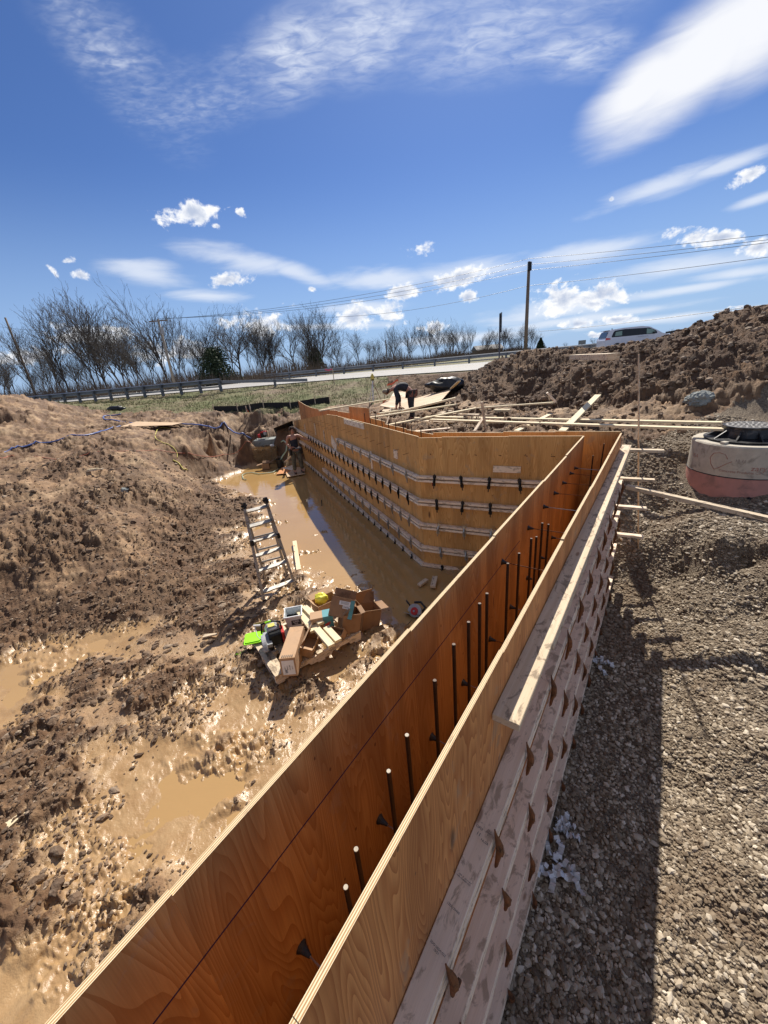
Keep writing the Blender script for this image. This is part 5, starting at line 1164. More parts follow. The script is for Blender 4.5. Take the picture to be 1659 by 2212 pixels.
# ------------------------------------------------------------------ left bank: hose, cords, sheet
def cord(name, label, pix, r_, m_, cat='hose', lift=.0, n=6, z=None):
    P = [hit(*p)+Z*(r_*.7+lift) for p in pix]
    # smooth through the points
    Q = []
    for i in range(len(P)-1):
        p0, p1, p2, p3 = P[max(i-1, 0)], P[i], P[i+1], P[min(i+2, len(P)-1)]
        for t_ in np.linspace(0, 1, 6, endpoint=False): q = .5*((2*p1)+(-p0+p2)*t_+(2*p0-5*p1+4*p2-p3)*t_**2+(-p0+3*p1-3*p2+p3)*t_**3); Q.append(q)
    Q.append(P[-1])
    Qa = np.array(Q); g_ = ground(Qa[:, 0], Qa[:, 1]); Qa[:, 2] = np.maximum(Qa[:, 2], g_+r_*1.0)
    for _ in range(6): Qa[1:-1, 2] = (Qa[:-2, 2]+Qa[1:-1, 2]*2+Qa[2:, 2])/4
    Qa[:, 2] += r_*.5; Qa[:, 2] = np.maximum(Qa[:, 2], g_+r_*.75)
    m = MB(); m.tube(list(Qa), r_, n); return single(m, name, m_, label, cat, Qa[len(Qa)//2], smooth=True)
cord('discharge_hose', 'blue lay-flat hose running over the bank from behind the mound down to the pump', [(262, 897), (244, 900), (226, 904), (227, 909), (250, 912), (290, 918), (340, 921), (390, 919), (420, 920), (445, 926), (470, 934), (500, 942), (525, 949), (543, 955)], .036, M_hose)
cord('discharge_hose', 'flattened blue hose lying along the left bank towards the frame edge', [(262, 926), (238, 931), (212, 938), (196, 944), (170, 950), (110, 960), (70, 968), (30, 976), (0, 983), (-60, 996)], .03, M_hose)
cord('extension_cord', 'thin red extension cord crossing the left bank', [(0, 1002), (20, 992), (40, 990), (90, 994), (140, 993), (200, 984), (270, 978), (330, 978), (390, 985), (450, 988), (490, 987), (520, 975), (545, 965)], .010, M_cordr, 'cord')
cord('trailing_cord', 'yellow cord trailing down the bank from the plywood sheet to the pond', [(372, 929), (352, 926), (340, 935), (336, 946), (352, 958), (372, 970), (384, 985), (385, 997)], .014, M_cordy, 'cord')
cord('yellow_strap', 'short yellow strap on the bank just above the pond', [(375, 998), (388, 1008), (398, 1018), (407, 1024)], .022, M_cordy, 'strap')
def drape(name, label, cat, pix, m_, lift=.03, t=.018):
    P = [hit(*p) for p in pix]; zs = [p[2]+lift for p in P]; c_ = sum(P)/len(P); m = MB(); n_ = Z
    def gmax():
        e_ = -9
        for a in np.linspace(.05, .95, 9):
            for b_ in np.linspace(.05, .95, 9):
                q = (P[0]*(1-a)+P[1]*a)*(1-b_)+(P[3]*(1-a)+P[2]*a)*b_; e_ = max(e_, gz(q[0], q[1])-(co[0]*q[0]+co[1]*q[1]+co[2]))
        return e_
    A = np.array(P); co = np.linalg.lstsq(np.c_[A[:, 0], A[:, 1], np.ones(len(A))], np.array(zs), rcond=None)[0]
    k_ = gmax()*.75; P = [np.array([p[0], p[1], co[0]*p[0]+co[1]*p[1]+co[2]+.02+k_]) for p in P]
    if np.cross(P[1]-P[0], P[2]-P[0])[2] < 0: P = P[::-1]
    uvs = [((p-c_)[0], (p-c_)[1]) for p in P]; lo = [p-Z*t for p in P]; m.face(P, 0, uvs); m.face(lo[::-1], 0, uvs[::-1]); k = len(P)
    for i in range(k): m.face([P[i], lo[i], lo[(i+1) % k], P[(i+1) % k]], 1, [(0, 0), (0, t), (.5, t), (.5, 0)])
    return single(m, name, [m_, M_edge], label, cat, sum(P)/len(P))
drape('plywood_sheet', 'full plywood sheet lying flat on top of the left bank by the blue hose', 'plywood', [(262, 930), (298, 921), (398, 920), (376, 931)], M_ply_pale)
crumple('black_bag', 'crumpled black plastic bag on the mound behind the blue hose', 'bag', hit(250, 886)+Z*.05, (.5, .3, .16), M_tarp, 9, .6)
# ------------------------------------------------------------------ manhole
MC = np.array([6.11, 6.20]); RO = .71
mh = thing('manhole', (MC[0], MC[1], .6), 'concrete manhole ring with faded red lettering, pink base and black iron frame', 'manhole')
def ring(prof, n=64, mi=0):
    m = MB(); k0 = 0
    for i in range(n):
        for r_, z in prof: a = 2*math.pi*i/n; m.v.append((MC[0]+r_*math.sin(a), MC[1]-r_*math.cos(a), z))
    k = len(prof)
    for i in range(n):
        for j in range(k-1): q = (i*k+j, ((i+1) % n)*k+j, ((i+1) % n)*k+j+1, i*k+j+1); m.f.append(q); m.m.append(mi); m.uv.extend([(0, 0)]*4)
    return m
ZT = 1.97
ring([(RO-.12, ZT-.5), (RO, ZT-.5), (RO+.003, ZT-.02), (RO-.015, ZT), (.40, ZT+.004), (.40, ZT-.4)]).build('concrete_ring', M_conc, mh, smooth=False)
ring([(.5, ZT-.503), (RO+.0, ZT-.503), (RO+.02, ZT-.9), (RO+.02, .3)]).build('pink_base', M_pink, mh)
ring([(RO-.002, ZT-.512), (RO+.006, ZT-.508), (RO+.006, ZT-.498), (RO-.002, ZT-.494)]).build('joint', M_ink, mh)
fr_ = ring([(.56, ZT+.01), (.57, ZT+.035), (.40, ZT+.05), (.355, ZT+.06), (.34, ZT+.19), (.345, ZT+.225), (.30, ZT+.225), (.30, ZT+.2)]).build('iron_frame', M_iron, mh)
for i in range(10):
    a = 2*math.pi*i/10+.25; m = MB(); d_ = np.array([math.sin(a), -math.cos(a), 0]); m.prism([(.335, .05), (.53, .035), (.335, .17)], v3(MC, ZT), d_, Z, np.cross(d_, Z), .02); rb_ = m.build('rib', M_iron, fr_)
# grate: rings and spokes with real gaps
g = MB(); zt2 = ZT+.224
def arcbar(r0_, r1_, a0, a1, n=8):
    for i in range(n):
        b0, b1 = a0+(a1-a0)*i/n, a0+(a1-a0)*(i+1)/n
        P = [(MC[0]+r*math.sin(b), MC[1]-r*math.cos(b)) for r, b in ((r0_, b0), (r1_, b0), (r1_, b1), (r0_, b1))]
        g.face([(x_, y_, zt2+.004) for x_, y_ in P][::-1]); g.face([(x_, y_, zt2-.02) for x_, y_ in P])
        for j in range(4): x_, y_ = P[j]; x2, y2 = P[(j+1) % 4]; g.face([(x_, y_, zt2+.004), (x2, y2, zt2+.004), (x2, y2, zt2-.02), (x_, y_, zt2-.02)])
for r0_, r1_ in ((.275, .305), (.205, .232), (.135, .162), (.07, .094), (0, .03)): arcbar(r0_, r1_, 0, 2*math.pi, 40)
for k, (ra, rb, n_) in enumerate(((.232, .275, 20), (.162, .205, 16), (.094, .135, 12), (.03, .07, 6))):
    for i in range(n_): a = 2*math.pi*i/n_+k*.2; arcbar(ra, rb, a, a+.10*(.25/((ra+rb)/2))**.6, 1)
g.build('grate', M_irontop, mh)
cyl = lambda th0, zc: (MC, RO+.003, th0, zc)
M_stamp = plain('faded_red_stamp', (.40, .19, .15), .9, 0, .3, 30, (.40, .36, .32)); M_stampg = plain('faded_grey_stamp', (.25, .19, .17), .9, 0, .3, 30, (.40, .36, .32))
vd = -math.atan2(MC[0], MC[1])            # angle facing the camera
text(mh, 'Concrete Products Co', .055, (0, 0, 0), 0, 0, M_stamp, 'stamp', cyl=cyl(vd+.02, ZT-.40)); text(mh, 'zary', .115, 0, 0, 0, M_stamp, 'stamp', cyl=cyl(vd+.33, ZT-.33))
text(mh, 'ASTM', .085, 0, 0, 0, M_stampg, 'stamp', cyl=cyl(vd+.88, ZT-.26)); text(mh, 'USA', .09, 0, 0, 0, M_stamp, 'stamp', cyl=cyl(vd-.98, ZT-.25)); text(mh, '10 11', .06, 0, 0, 0, M_stampg, 'stamp', cyl=cyl(vd+.0, ZT-.22))
m = MB(); hp_ = []
for a_, b_ in ((.14, .03), (.10, .10), (.02, .12), (-.06, .10), (-.10, .02), (-.07, -.08), (-.01, -.16), (.05, -.12), (.13, -.05), (.2, .0)): th_ = vd-.42+a_/RO; hp_.append((MC[0]+(RO+.004)*math.sin(th_), MC[1]-(RO+.004)*math.cos(th_), ZT-.24+b_))
m.tube(hp_, .0045, 5); m.build('painted_loop', M_stamp, mh)
m = MB(); a = vd-.42; m.abox((MC[0]+.60*math.sin(a), MC[1]-.60*math.cos(a), ZT+.02), (.10, .07, .035), .3); m.build('shim_block', M_conc, mh)
a = vd+.28; m = MB(); p = np.array([MC[0]+(RO+.02)*math.sin(a), MC[1]-(RO+.02)*math.cos(a), 1.16]); m.tube([p, p+np.array([math.sin(a)*.03, -math.cos(a)*.03, 0])], .03, 10); m.build('lifting_hole', M_black, mh)
# boards, lath and stakes round the corner
a, b_ = np.array([3.40, 5.02, 1.80]), G(1659, 1113, 1.62); b2 = b_+(b_-a)/np.linalg.norm(b_-a)*1.2
m = MB(); m.beam(a-Z*.04, b2-Z*.04, .089, .05); single(m, 'brace_board', M_lumm, 'long brace board running from the corner walers to the right past the manhole', 'board', a, bevel=.003)
m = MB(); p = hit(1381, 1190); p1 = GY(1380, 765, p[1]+.12); m.beam(p-Z*.1, p1, .03, .010, (1, 0, 0)); single(m, 'lath_stake', M_lumm, 'tall thin wooden lath standing upright in the gravel by the corner stubs', 'stake', p)
flat('wood_wedge', 'flat pointed wood scrap jammed beside the left of the manhole ring', 'offcut', [(1456, 988), (1484, 963), (1484, 985)], 1.5, M_lumm, .04)
def gl(pa, za, pb, zb, w, t, lb, m_=M_lum, roll=0., grp='loose framing boards on the ground behind the forms'):
    return board(pa, za, pb, zb, w, t, lb, m_, grp, 'loose_board', 'board', roll)
gl((920, 899), 2.05, (1659-99, 911), 2.13, .14, .04, 'upper of two long white boards running right to the manhole')
gl((930, 905), 2.10, (1566, 925), 2.14, .14, .04, 'lower of two long white boards, its end touching the manhole')
gl((945, 892), 2.02, (1100, 897), 2.02, .14, .04, 'medium pale board under the left ends of the two long boards', M_lumm)
gl((837, 917), 2.05, (1030, 880), 2.10, .12, .04, 'narrow pale board crossing below the pair of long boards')
gl((1030, 880), 2.12, (1196, 868), 2.35, .12, .04, 'narrow pale board running up onto the foot of the heap')
gl((1068, 884), 2.2, (1102, 884), 2.2, .14, .05, 'short pale block on the board at the heap foot')
gl((1214, 930), 2.03, (1292, 852), 2.42, .15, .04, 'wide white board leaning up the heap beyond the corner')
gl((1115, 930), 2.02, (1190, 893), 2.08, .12, .04, 'short white board lying behind the short middle form wall')
gl((903, 908), 2.0, (985, 910), 2.0, .22, .04, 'wide short plank nearest the row of form tops', M_lumm)
gl((895, 902), 2.0, (1000, 905), 2.0, .12, .04, 'short pale board beside the wide short plank', M_lum)
gl((960, 887), 1.98, (1090, 890), 1.98, .10, .04, 'thin grey board lying behind the others', M_lumg)
gl((955, 889), 2.03, (975, 895), 2.03, .16, .03, 'small pale board scrap at the left end of the pile', M_lumm)
gl((865, 934), 1.98, (1010, 920), 2.0, .12, .03, 'grey pink board half hidden behind the rear form', M_lumd)
gl((1200, 866), 2.6, (1182, 846), 2.8, .12, .04, 'dark old board stuck in the heap slope', M_lumg)
gl((1240, 766), 3.42, (1326, 763), 3.45, .22, .12, 'thick pale timber lying on the crest of the heap', M_lumm)
gl((1175, 925), 2.0, (1250, 905), 2.05, .2, .03, 'brown plank scrap under the leaning white board', M_lumg)
# upright stake with brace near the form
p = G(1052, 932, 1.9); m = MB(); m.beam(p-Z*.2, GY(1041, 868, p[1]), .04, .11, (0, 1, 0)); single(m, 'grade_stake', M_lumm, 'weathered flat stake driven upright beside the forms', 'stake', p)
board((1022, 935), 1.95, (1046, 898), 2.25, .07, .04, 'short brown brace leaning against the upright stake', M_lumd, None, 'stake_brace')
# bracing boards from the rear wing wall
for i, (pa, za, pb, zb, lb) in enumerate([((690, 886), 2.40, (840, 861), 2.35, 'farthest white brace board leading from the rear wing wall'), ((818, 892), 2.38, (900, 880), 2.3, 'short white brace board left of the bent worker'), ((792, 902), 2.40, (988, 872), 2.2, 'long white brace board passing in front of the bent worker'), ((868, 886), 2.55, (984, 858), 2.75, 'white board rising right in front of the leaned plywood')]):
    board(pa, za, pb, zb, .10, .04, lb, M_lum, 'brace boards of the rear wing wall', 'brace_board')
for i, (pa, pb, za, zb, lb) in enumerate([((845, 880), (835, 915), 2.3, 1.9, 'short stake holding the long white brace board'),]):
    board(pa, za, pb, zb, .05, .04, lb, M_lumm, None, 'brace_stake')
# plywood sheets on the slope
def sheet4(name, label, P, m_):
    P = [np.array(q, float) for q in P]; n_ = np.cross(P[1]-P[0], P[2]-P[0]); n_ /= np.linalg.norm(n_); n_ = n_ if n_[2] > 0 else -n_
    if np.cross(P[1]-P[0], P[2]-P[0])@n_ < 0: P = P[::-1]
    L = np.linalg.norm(P[1]-P[0]); H_ = np.linalg.norm(P[2]-P[1]); uv = [(0, 0), (L, 0), (L, H_), (0, H_)]; lo = [p-n_*.018 for p in P]; m = MB(); m.face(P, 0, uv); m.face(lo[::-1], 0, uv[::-1])
    for i in range(4): m.face([P[i], lo[i], lo[(i+1) % 4], P[(i+1) % 4]], 1, [(0, 0), (0, .018), (1, .018), (1, 0)])
    return single(m, name, [m_, M_edge], label, 'plywood', sum(P)/4)
sheet4('leaned_plywood', 'large pale plywood sheet lying up the slope to the right of the bent worker', [GY(822, 896, 13.8), GY(953, 865, 13.3), GY(977, 838, 15.2), GY(869, 868, 16.0)], M_ply_pale)
sheet4('leaned_plywood', 'pale plywood sheet lying behind the bent worker, its left corner nearest the grass', [GY(825, 888, 14.6), GY(868, 893, 14.2), GY(893, 852, 16.3), GY(850, 848, 16.8)], M_ply_pale)
sheet4('leaned_plywood', 'third pale plywood sheet under the others with only a corner showing', [GY(820, 876, 14.9), GY(850, 882, 14.8), GY(888, 844, 17.0), GY(862, 846, 17.4)], M_ply_pale)
crumple('black_tarp', 'crumpled black tarp at the top corner of the leaned plywood', 'tarp', GY(965, 832, 15.4), (.62, .3, .25), M_tarp, 12, .5)
board((975, 838), 2.6, (992, 822), 2.9, .1, .03, 'pale board tip poking out beside the black tarp', M_lum, None, 'board_tip')
# silt fence, flags, tripod
T_ = [(462, 895), (520, 889), (580, 886), (638, 880), (690, 872), (720, 868)]
sf = thing('silt_fence', hit(560, 890), 'low black silt fence along the foot of the grass', 'fence'); m = MB()
P = [GY(x_, y_, 22.4-.0*i) for i, (x_, y_) in enumerate(T_)]; P = [np.array([p[0], yb2, gz(p[0], yb2, False)]) for p, yb2 in zip(P, (22.6, 22.0, 21.6, 21.2, 20.9, 20.7))]
for a, b_ in zip(P[:-1], P[1:]):
    h0, h1 = .28, .30; m.face([a-Z*.1, b_-Z*.1, b_+Z*h1, a+Z*h0]); o_ = np.array([0, .02, 0]); m.face([a-Z*.1+o_, a+Z*h0+o_, b_+Z*h1+o_, b_-Z*.1+o_]); m.face([a+Z*h0, b_+Z*h1, b_+Z*h1+o_, a+Z*h0+o_])
m.build('fabric', M_silt, sf)
for p in P: m = MB(); m.beam(p-Z*.2+np.array([0, -.03, 0]), p+Z*.42+np.array([0, -.03, 0]), .04, .04, (1, 0, 0)); m.build('post', M_lumm, sf)
def flagstake(px, py, h, lb, mf, Y=None, fl=(.35, -.10)):
    p = hit(px, py) if Y is None else None
    if Y: q = GY(px, py, Y); p = np.array([q[0], Y, gz(q[0], Y, False)])
    o = thing('flag_stake', p, lb, 'stake'); m = MB(); m.beam(p-Z*.1, p+Z*h, .05, .02, (0, 1, 0)); m.build('lath', M_lumm, o)
    m = MB(); k = [p+Z*(h-.04)+np.array([x_*fl[0], .02*math.sin(i*2.), fl[1]*x_+.03*math.sin(i*1.7)]) for i, x_ in enumerate(np.linspace(0, 1, 6))]
    for a, b_ in zip(k[:-1], k[1:]): m.face([a, b_, b_-Z*.09, a-Z*.09])
    m.build('ribbon', mf, o); return o
flagstake(722, 826, 1.05, 'survey lath with a pink ribbon at the road edge', M_pinkflag, 27.2, (-.5, .02)); flagstake(532, 884, .5, 'short stake with orange ribbon in front of the silt fence', M_orange, 21.2, (.1, -.3))
flagstake(541, 886, .5, 'short bare pale stake beside the one with orange ribbon', M_white, 21.2, (.05, -.1)); flagstake(863, 850, 1.0, 'stake with an orange ribbon blowing left above the plywood', M_orange, 18.8, (-.55, -.2))
p = GY(808, 855, 19.4); p[2] = gz(p[0], 19.4, False); tp = thing('survey_tripod', p, 'small surveying tripod with a yellow instrument on the grass', 'tripod')
for k, a in enumerate((.3, 2.4, 4.5)):
    m = MB(); m.beam(p+np.array([math.cos(a)*.35, math.sin(a)*.35, -.03]), p+Z*.95, .045, .03, (0, 1, 0)); m.build('leg', [M_lumm, M_white, M_white][k], tp)
m = MB(); m.abox(p+Z*1.0, (.14, .14, .05)); m.build('head_plate', M_blksteel, tp); m = MB(); m.abox(p+Z*1.12, (.16, .14, .19)); m.tube([p+np.array([-.04, 0, 1.24]), p+np.array([.05, 0, 1.24])], .05, 10); m.build('instrument', M_cordy, tp, bevel=.01)
m = MB()
P = [GY(826+i*7, 868-2.0*i-3*math.sin(i*1.3), 17.6) for i in range(9)]
for p in P: pass
for a, b_ in zip(P[:-1], P[1:]):
    m.face([a, b_, b_-Z*.08, a-Z*.08])
single(m, 'orange_netting', M_orange, 'strip of orange netting lying along the foot of the grass', 'netting', P[4])
# trash on the gravel
def ribbon_trash(px, py, seed, label, n=5, s_=.10, dd=.22, ss2=None):
    rs = random.Random(seed)
    c_ = hit(px, py); o = None; m = MB()
    for k in range(n):
        p = c_+np.array([rs.gauss(0, s_*.5), rs.gauss(0, s_*.5), .03]); a = rs.random()*6.28; ln_ = s_*(1.2+rs.random()*1.5); pts = []
        for i in range(9):
            a += rs.gauss(0, .5); p = p+np.array([math.cos(a), math.sin(a), 0])*ln_/8; zz = gz(p[0], p[1])+.015+.05*abs(math.sin(i*.9+k)); pts.append(np.array([p[0], p[1], zz]))
        w_ = .012+.012*rs.random()
        for q0, q1 in zip(pts[:-1], pts[1:]):
            d_ = q1-q0; s2 = np.cross(d_, Z); s2 = s2/(np.linalg.norm(s2)+1e-6)*w_+Z*rs.uniform(-.008, .008); m.face([q0-s2, q1-s2, q1+s2, q0+s2])
    return single(m, 'plastic_strapping', M_white, label, 'litter', c_)
ribbon_trash(1215, 1745+50, 1, 'white plastic wrap crumpled on the shaded gravel, middle of three', 9, .06); ribbon_trash(1190, 1885, 2, 'longest tangle of white plastic strips on the gravel, nearest the camera', 12, .085); ribbon_trash(1296, 1437, 5, 'small white plastic scrap on the gravel, farthest of three', 8, .06)
# printed marks on the top waler
def stamp(s_, z, txt, size, sh=0.):
    p = OA+dN*s_+nN*(TH+.045+sh); text(T1, txt, size, v3(p, ROWN[0]+.0045), v3(nN*.97-dN*.12, 0), v3(dN*.97+nN*.12, 0), M_inkg, 'grade_stamp', lift=.001)
stamp(.86, 0, 'NLGA', .013, .02); stamp(.875, 0, '11', .020, -.012); stamp(.90, 0, 'CIFO', .014, -.018); stamp(.90, 0, 'S-P-F\nKDHT\n2', .009, .022)
stamp(.70, 0, '10/4  0  10-11 Pcf\n040-10-4PB4-1721', .008); stamp(.60, 0, '1323-133440', .010); stamp(.47, 0, 'SDO-20241023\n10:51', .010)

# ------------------------------------------------------------------ people
def hand_pts(w, d_, side, pts, edges, iw, curl=.5, scale=1.):
    # palm + five fingers rooted in the palm; d_ pointing along the hand, side towards the thumb
    d_ = np.array(d_, float); d_ /= np.linalg.norm(d_); side = np.array(side, float); side -= d_*(side@d_); side /= np.linalg.norm(side); nn = np.cross(d_, side)
    w = np.array(w, float); pal = w+d_*.05*scale; pts.append((*pal, (.036*scale, .018*scale))); ip = len(pts)-1; edges.append((iw, ip))
    pe = w+d_*.085*scale; pts.append((*pe, (.040*scale, .016*scale))); ie = len(pts)-1; edges.append((ip, ie))
    for k, (off, ln_) in enumerate(((.030, .070), (.010, .080), (-.010, .074), (-.030, .058))):
        a = pe+side*off*scale+d_*.012*scale; b_ = a+(d_*math.cos(curl*.6)+nn*math.sin(curl*.6))*ln_*.55*scale; c_ = b_+(d_*math.cos(curl*1.6)+nn*math.sin(curl*1.6))*ln_*.45*scale
        i0 = len(pts); pts.extend([(*a, .0095*scale), (*b_, .0085*scale), (*c_, .007*scale)]); edges.extend([(ie, i0), (i0, i0+1), (i0+1, i0+2)])
    a = pal+side*.035*scale; b_ = a+(side*.6+d_*.7)*.035*scale; c_ = b_+(d_*.8+side*.1+nn*.3)*.03*scale; i0 = len(pts); pts.extend([(*a, .012*scale), (*b_, .010*scale), (*c_, .008*scale)]); edges.extend([(ip, i0), (i0, i0+1), (i0+1, i0+2)])
def head(o, c_, f, up_, hair_m, cap=False, long_=False):
    # face: nose, brows, mouth, eyes and ears on the continuous body's head
    f = np.array(f, float); f /= np.linalg.norm(f); up_ = np.array(up_, float); up_ -= f*(up_@f); up_ /= np.linalg.norm(up_); s_ = np.cross(f, up_)
    m = MB()
    for k in (-1, 1): m.ball(c_+f*.088+s_*k*.032+up_*.012, .010, 6)
    m.build('eyes', M_ink, o); m = MB(); m.tube([c_+f*.092-up_*.052-s_*.024, c_+f*.098-up_*.054, c_+f*.092-up_*.052+s_*.024], .006, 6); m.build('mouth', M_redm, o)
    m = MB()
    rs = random.Random(5)
    for i in range(70 if not cap else 26):
        a = rs.random()*6.28; e_ = rs.random()*1.3-.1 if not cap else rs.random()*.35-.25
        d_ = s_*math.cos(a)*math.cos(e_)+f*math.sin(a)*math.cos(e_)+up_*math.sin(e_)
        if d_@f > .45 and d_@up_ < .62: continue
        m.ball(c_+d_*.098+up_*.015, .026+.012*rs.random(), 6, jitter=.3)
    m.build('hair', hair_m, o)
    if cap:
        m = MB(); m.ball(c_+up_*.055, (.112, .112, .075), 12); m.build('cap', M_capm, o, True); m = MB(); m.prism([(-.07, 0), (.07, 0), (.055, .10), (-.055, .10)], c_+up_*.045+f*.08, s_, f*.97-up_*.2, up_, .008); m.build('cap_peak', M_capm, o)
# standing worker
P0 = G(646, 1022, .045); P0[2] = .045
pw = thing('person', P0, 'worker in a black sleeveless shirt and tool belt standing on a plywood pad', 'person')
ux, uy = np.array([1, 0, 0.]), np.array([0, 1, 0.])
def Q(x_, y_, z): return P0+ux*x_+uy*y_+Z*z
f_ = np.array([.45, -.89, 0])             # chest direction
sR = np.array([-.89, -.45, 0])            # his right (image left)
def B(s_, f__, z, r_): p = P0+sR*s_+f_*f__+Z*z; return (p[0], p[1], p[2], r_)
pts = [B(0, 0, .93, (.15, .11)), B(0, 0, 1.10, (.135, .10)), B(0, .01, 1.28, (.16, .11)), B(0, 0, 1.40, (.13, .09)), B(0, .0, 1.47, .058), B(0, .02, 1.53, .055), B(0, .035, 1.62, (.080, .088)), B(0, .03, 1.70, (.072, .080)),
       B(.10, 0, .86, .095), B(.12, .02, .50, .065), B(.13, -.01, .12, .045), B(.14, .12, .05, .04),
       B(-.10, 0, .86, .095), B(-.13, .03, .50, .065), B(-.15, .0, .12, .045), B(-.17, .13, .05, .04),
       B(.19, 0, 1.41, .062), B(.26, -.05, 1.15, .047), B(.17, .14, 1.02, .034),
       B(-.19, .02, 1.41, .062), B(-.38, .10, 1.26, .046), B(-.58, .22, 1.18, .033), B(0, .115, 1.60, .018)]
edges = [(0, 1), (1, 2), (2, 3), (3, 4), (4, 5), (5, 6), (6, 7), (0, 8), (8, 9), (9, 10), (10, 11), (0, 12), (12, 13), (13, 14), (14, 15), (3, 16), (16, 17), (17, 18), (3, 19), (19, 20), (20, 21), (6, 22)]
hand_pts(np.array(pts[18][:3]), np.array([.35, -.9, -.05]), Z, pts, edges, 18, .9); hand_pts(np.array(pts[21][:3]), np.array([.95, -.1, -.15]), -uy, pts, edges, 21, .4)
skin('body', pts, edges, M_skin, pw)
skin('shirt', [B(0, 0, .92, (.16, .12)), B(0, 0, 1.10, (.150, .115)), B(0, .01, 1.28, (.172, .124)), B(0, 0, 1.39, (.115, .095)), B(0, 0, 1.44, (.075, .07))], [(0, 1), (1, 2), (2, 3), (3, 4)], M_shirt, pw)
skin('trousers', [B(0, 0, .95, (.165, .125)), B(.105, 0, .84, .112), B(.125, .02, .50, .088), B(.135, -.01, .13, .075), B(-.105, 0, .84, .112), B(-.135, .03, .50, .088), B(-.155, .0, .13, .075)], [(0, 1), (1, 2), (2, 3), (0, 4), (4, 5), (5, 6)], M_camo, pw)
for k in (1, -1): skin('boot', [B(.135*k, -.03, .14, .06), B(.14*k, -.02, .05, .055), B(.15*k, .15, .04, .045)], [(0, 1), (1, 2)], M_boot, pw)
m = MB()
ringp = [P0+sR*math.cos(a)*.175+f_*math.sin(a)*.135+Z*.97 for a in np.linspace(0, 2*math.pi, 15)]; m.tube(ringp, .028, 6); m.build('tool_belt', M_black, pw)
for s_, ff in ((.2, .06), (-.2, .05), (-.17, -.08)): m = MB(); m.box(P0+sR*s_+f_*ff+Z*.85, Z, f_, sR, .24, .15, .09); m.build('pouch', M_black, pw, bevel=.02)
m = MB(); m.tube([P0+sR*.05+f_*.26+Z*1.0, P0-sR*.15+f_*.30+Z*.99], .012, 6); m.build('hammer', M_grey, pw)
head(pw, P0+f_*.035+Z*1.63, np.array([.55, -.8, -.15]), Z, M_hair)
# bent worker
P0 = G(887, 906, 1.93); P0[2] = gz(P0[0], P0[1], False); 
pb_ = thing('person', P0, 'worker in black bending forward to pick up a board behind the forms', 'person')
def B(x_, y_, z, r_): return (P0[0]+x_, P0[1]+y_, P0[2]+z, r_)
pts = [B(.02, 0, .93, (.14, .14)), B(-.12, -.02, 1.03, .13), B(-.30, -.04, 1.07, (.15, .12)), B(-.44, -.05, 1.04, (.12, .10)), B(-.53, -.06, 1.0, .058), B(-.58, -.07, .97, .056), B(-.66, -.08, .93, (.085, .080)), B(-.73, -.09, .90, (.075, .07)),
       B(.05, -.10, .84, .105), B(.02, -.12, .47, .07), B(.06, -.12, .10, .045), B(-.06, -.14, .04, .042),
       B(.05, .10, .84, .105), B(.03, .12, .47, .07), B(.10, .12, .10, .045), B(-.02, .12, .04, .042),
       B(-.43, -.20, 1.0, .06), B(-.38, -.25, .72, .048), B(-.44, -.26, .48, .035),
       B(-.43, .12, 1.0, .06), B(-.30, .16, .74, .048), B(-.30, .10, .52, .035), B(-.70, -.08, .85, .018)]
edges = [(0, 1), (1, 2), (2, 3), (3, 4), (4, 5), (5, 6), (6, 7), (0, 8), (8, 9), (9, 10), (10, 11), (0, 12), (12, 13), (13, 14), (14, 15), (3, 16), (16, 17), (17, 18), (3, 19), (19, 20), (20, 21), (6, 22)]
hand_pts(np.array(pts[18][:3]), (-.15, 0, -1), (1, -.2, 0), pts, edges, 18, .8); hand_pts(np.array(pts[21][:3]), (-.2, -.1, -1), (1, 0, 0), pts, edges, 21, .8)
skin('body', pts, edges, M_skin, pb_)
skin('sweater', [B(-.02, -.01, .97, .155), B(-.15, -.02, 1.04, .148), B(-.30, -.04, 1.08, (.172, .14)), B(-.44, -.05, 1.05, (.13, .115)), B(-.43, -.20, 1.0, .076), B(-.38, -.25, .72, .064), B(-.43, -.26, .52, .05), B(-.43, .12, 1.0, .076), B(-.30, .16, .74, .064), B(-.30, .11, .56, .05)],
     [(0, 1), (1, 2), (2, 3), (3, 4), (4, 5), (5, 6), (3, 7), (7, 8), (8, 9)], M_shirt, pb_)
skin('trousers', [B(.03, 0, .92, .16), B(.055, -.10, .82, .122), B(.03, -.12, .47, .092), B(.06, -.12, .10, .075), B(.055, .10, .82, .122), B(.04, .12, .47, .092), B(.10, .12, .10, .075)], [(0, 1), (1, 2), (2, 3), (0, 4), (4, 5), (5, 6)], M_jean, pb_)
for y_ in (-.12, .12): skin('boot', [B(.06+(y_ > 0)*.04, y_, .12, .06), B(.05+(y_ > 0)*.04, y_, .05, .055), B(-.12+(y_ > 0)*.04, y_*1.1, .04, .045)], [(0, 1), (1, 2)], M_boot, pb_)
for x_, y_ in ((.16, -.13), (.20, .02), (.05, -.17)): m = MB(); m.box(P0+np.array([x_, y_, .83]), (0.1, 0, 1), (1, 0, 0), (0, 1, 0), .22, .13, .08); m.build('pouch', M_leather, pb_, bevel=.02)
head(pb_, P0+np.array([-.67, -.08, .92]), np.array([-.5, -.15, -.85]), np.array([-.85, 0, .5]), M_hair, True)
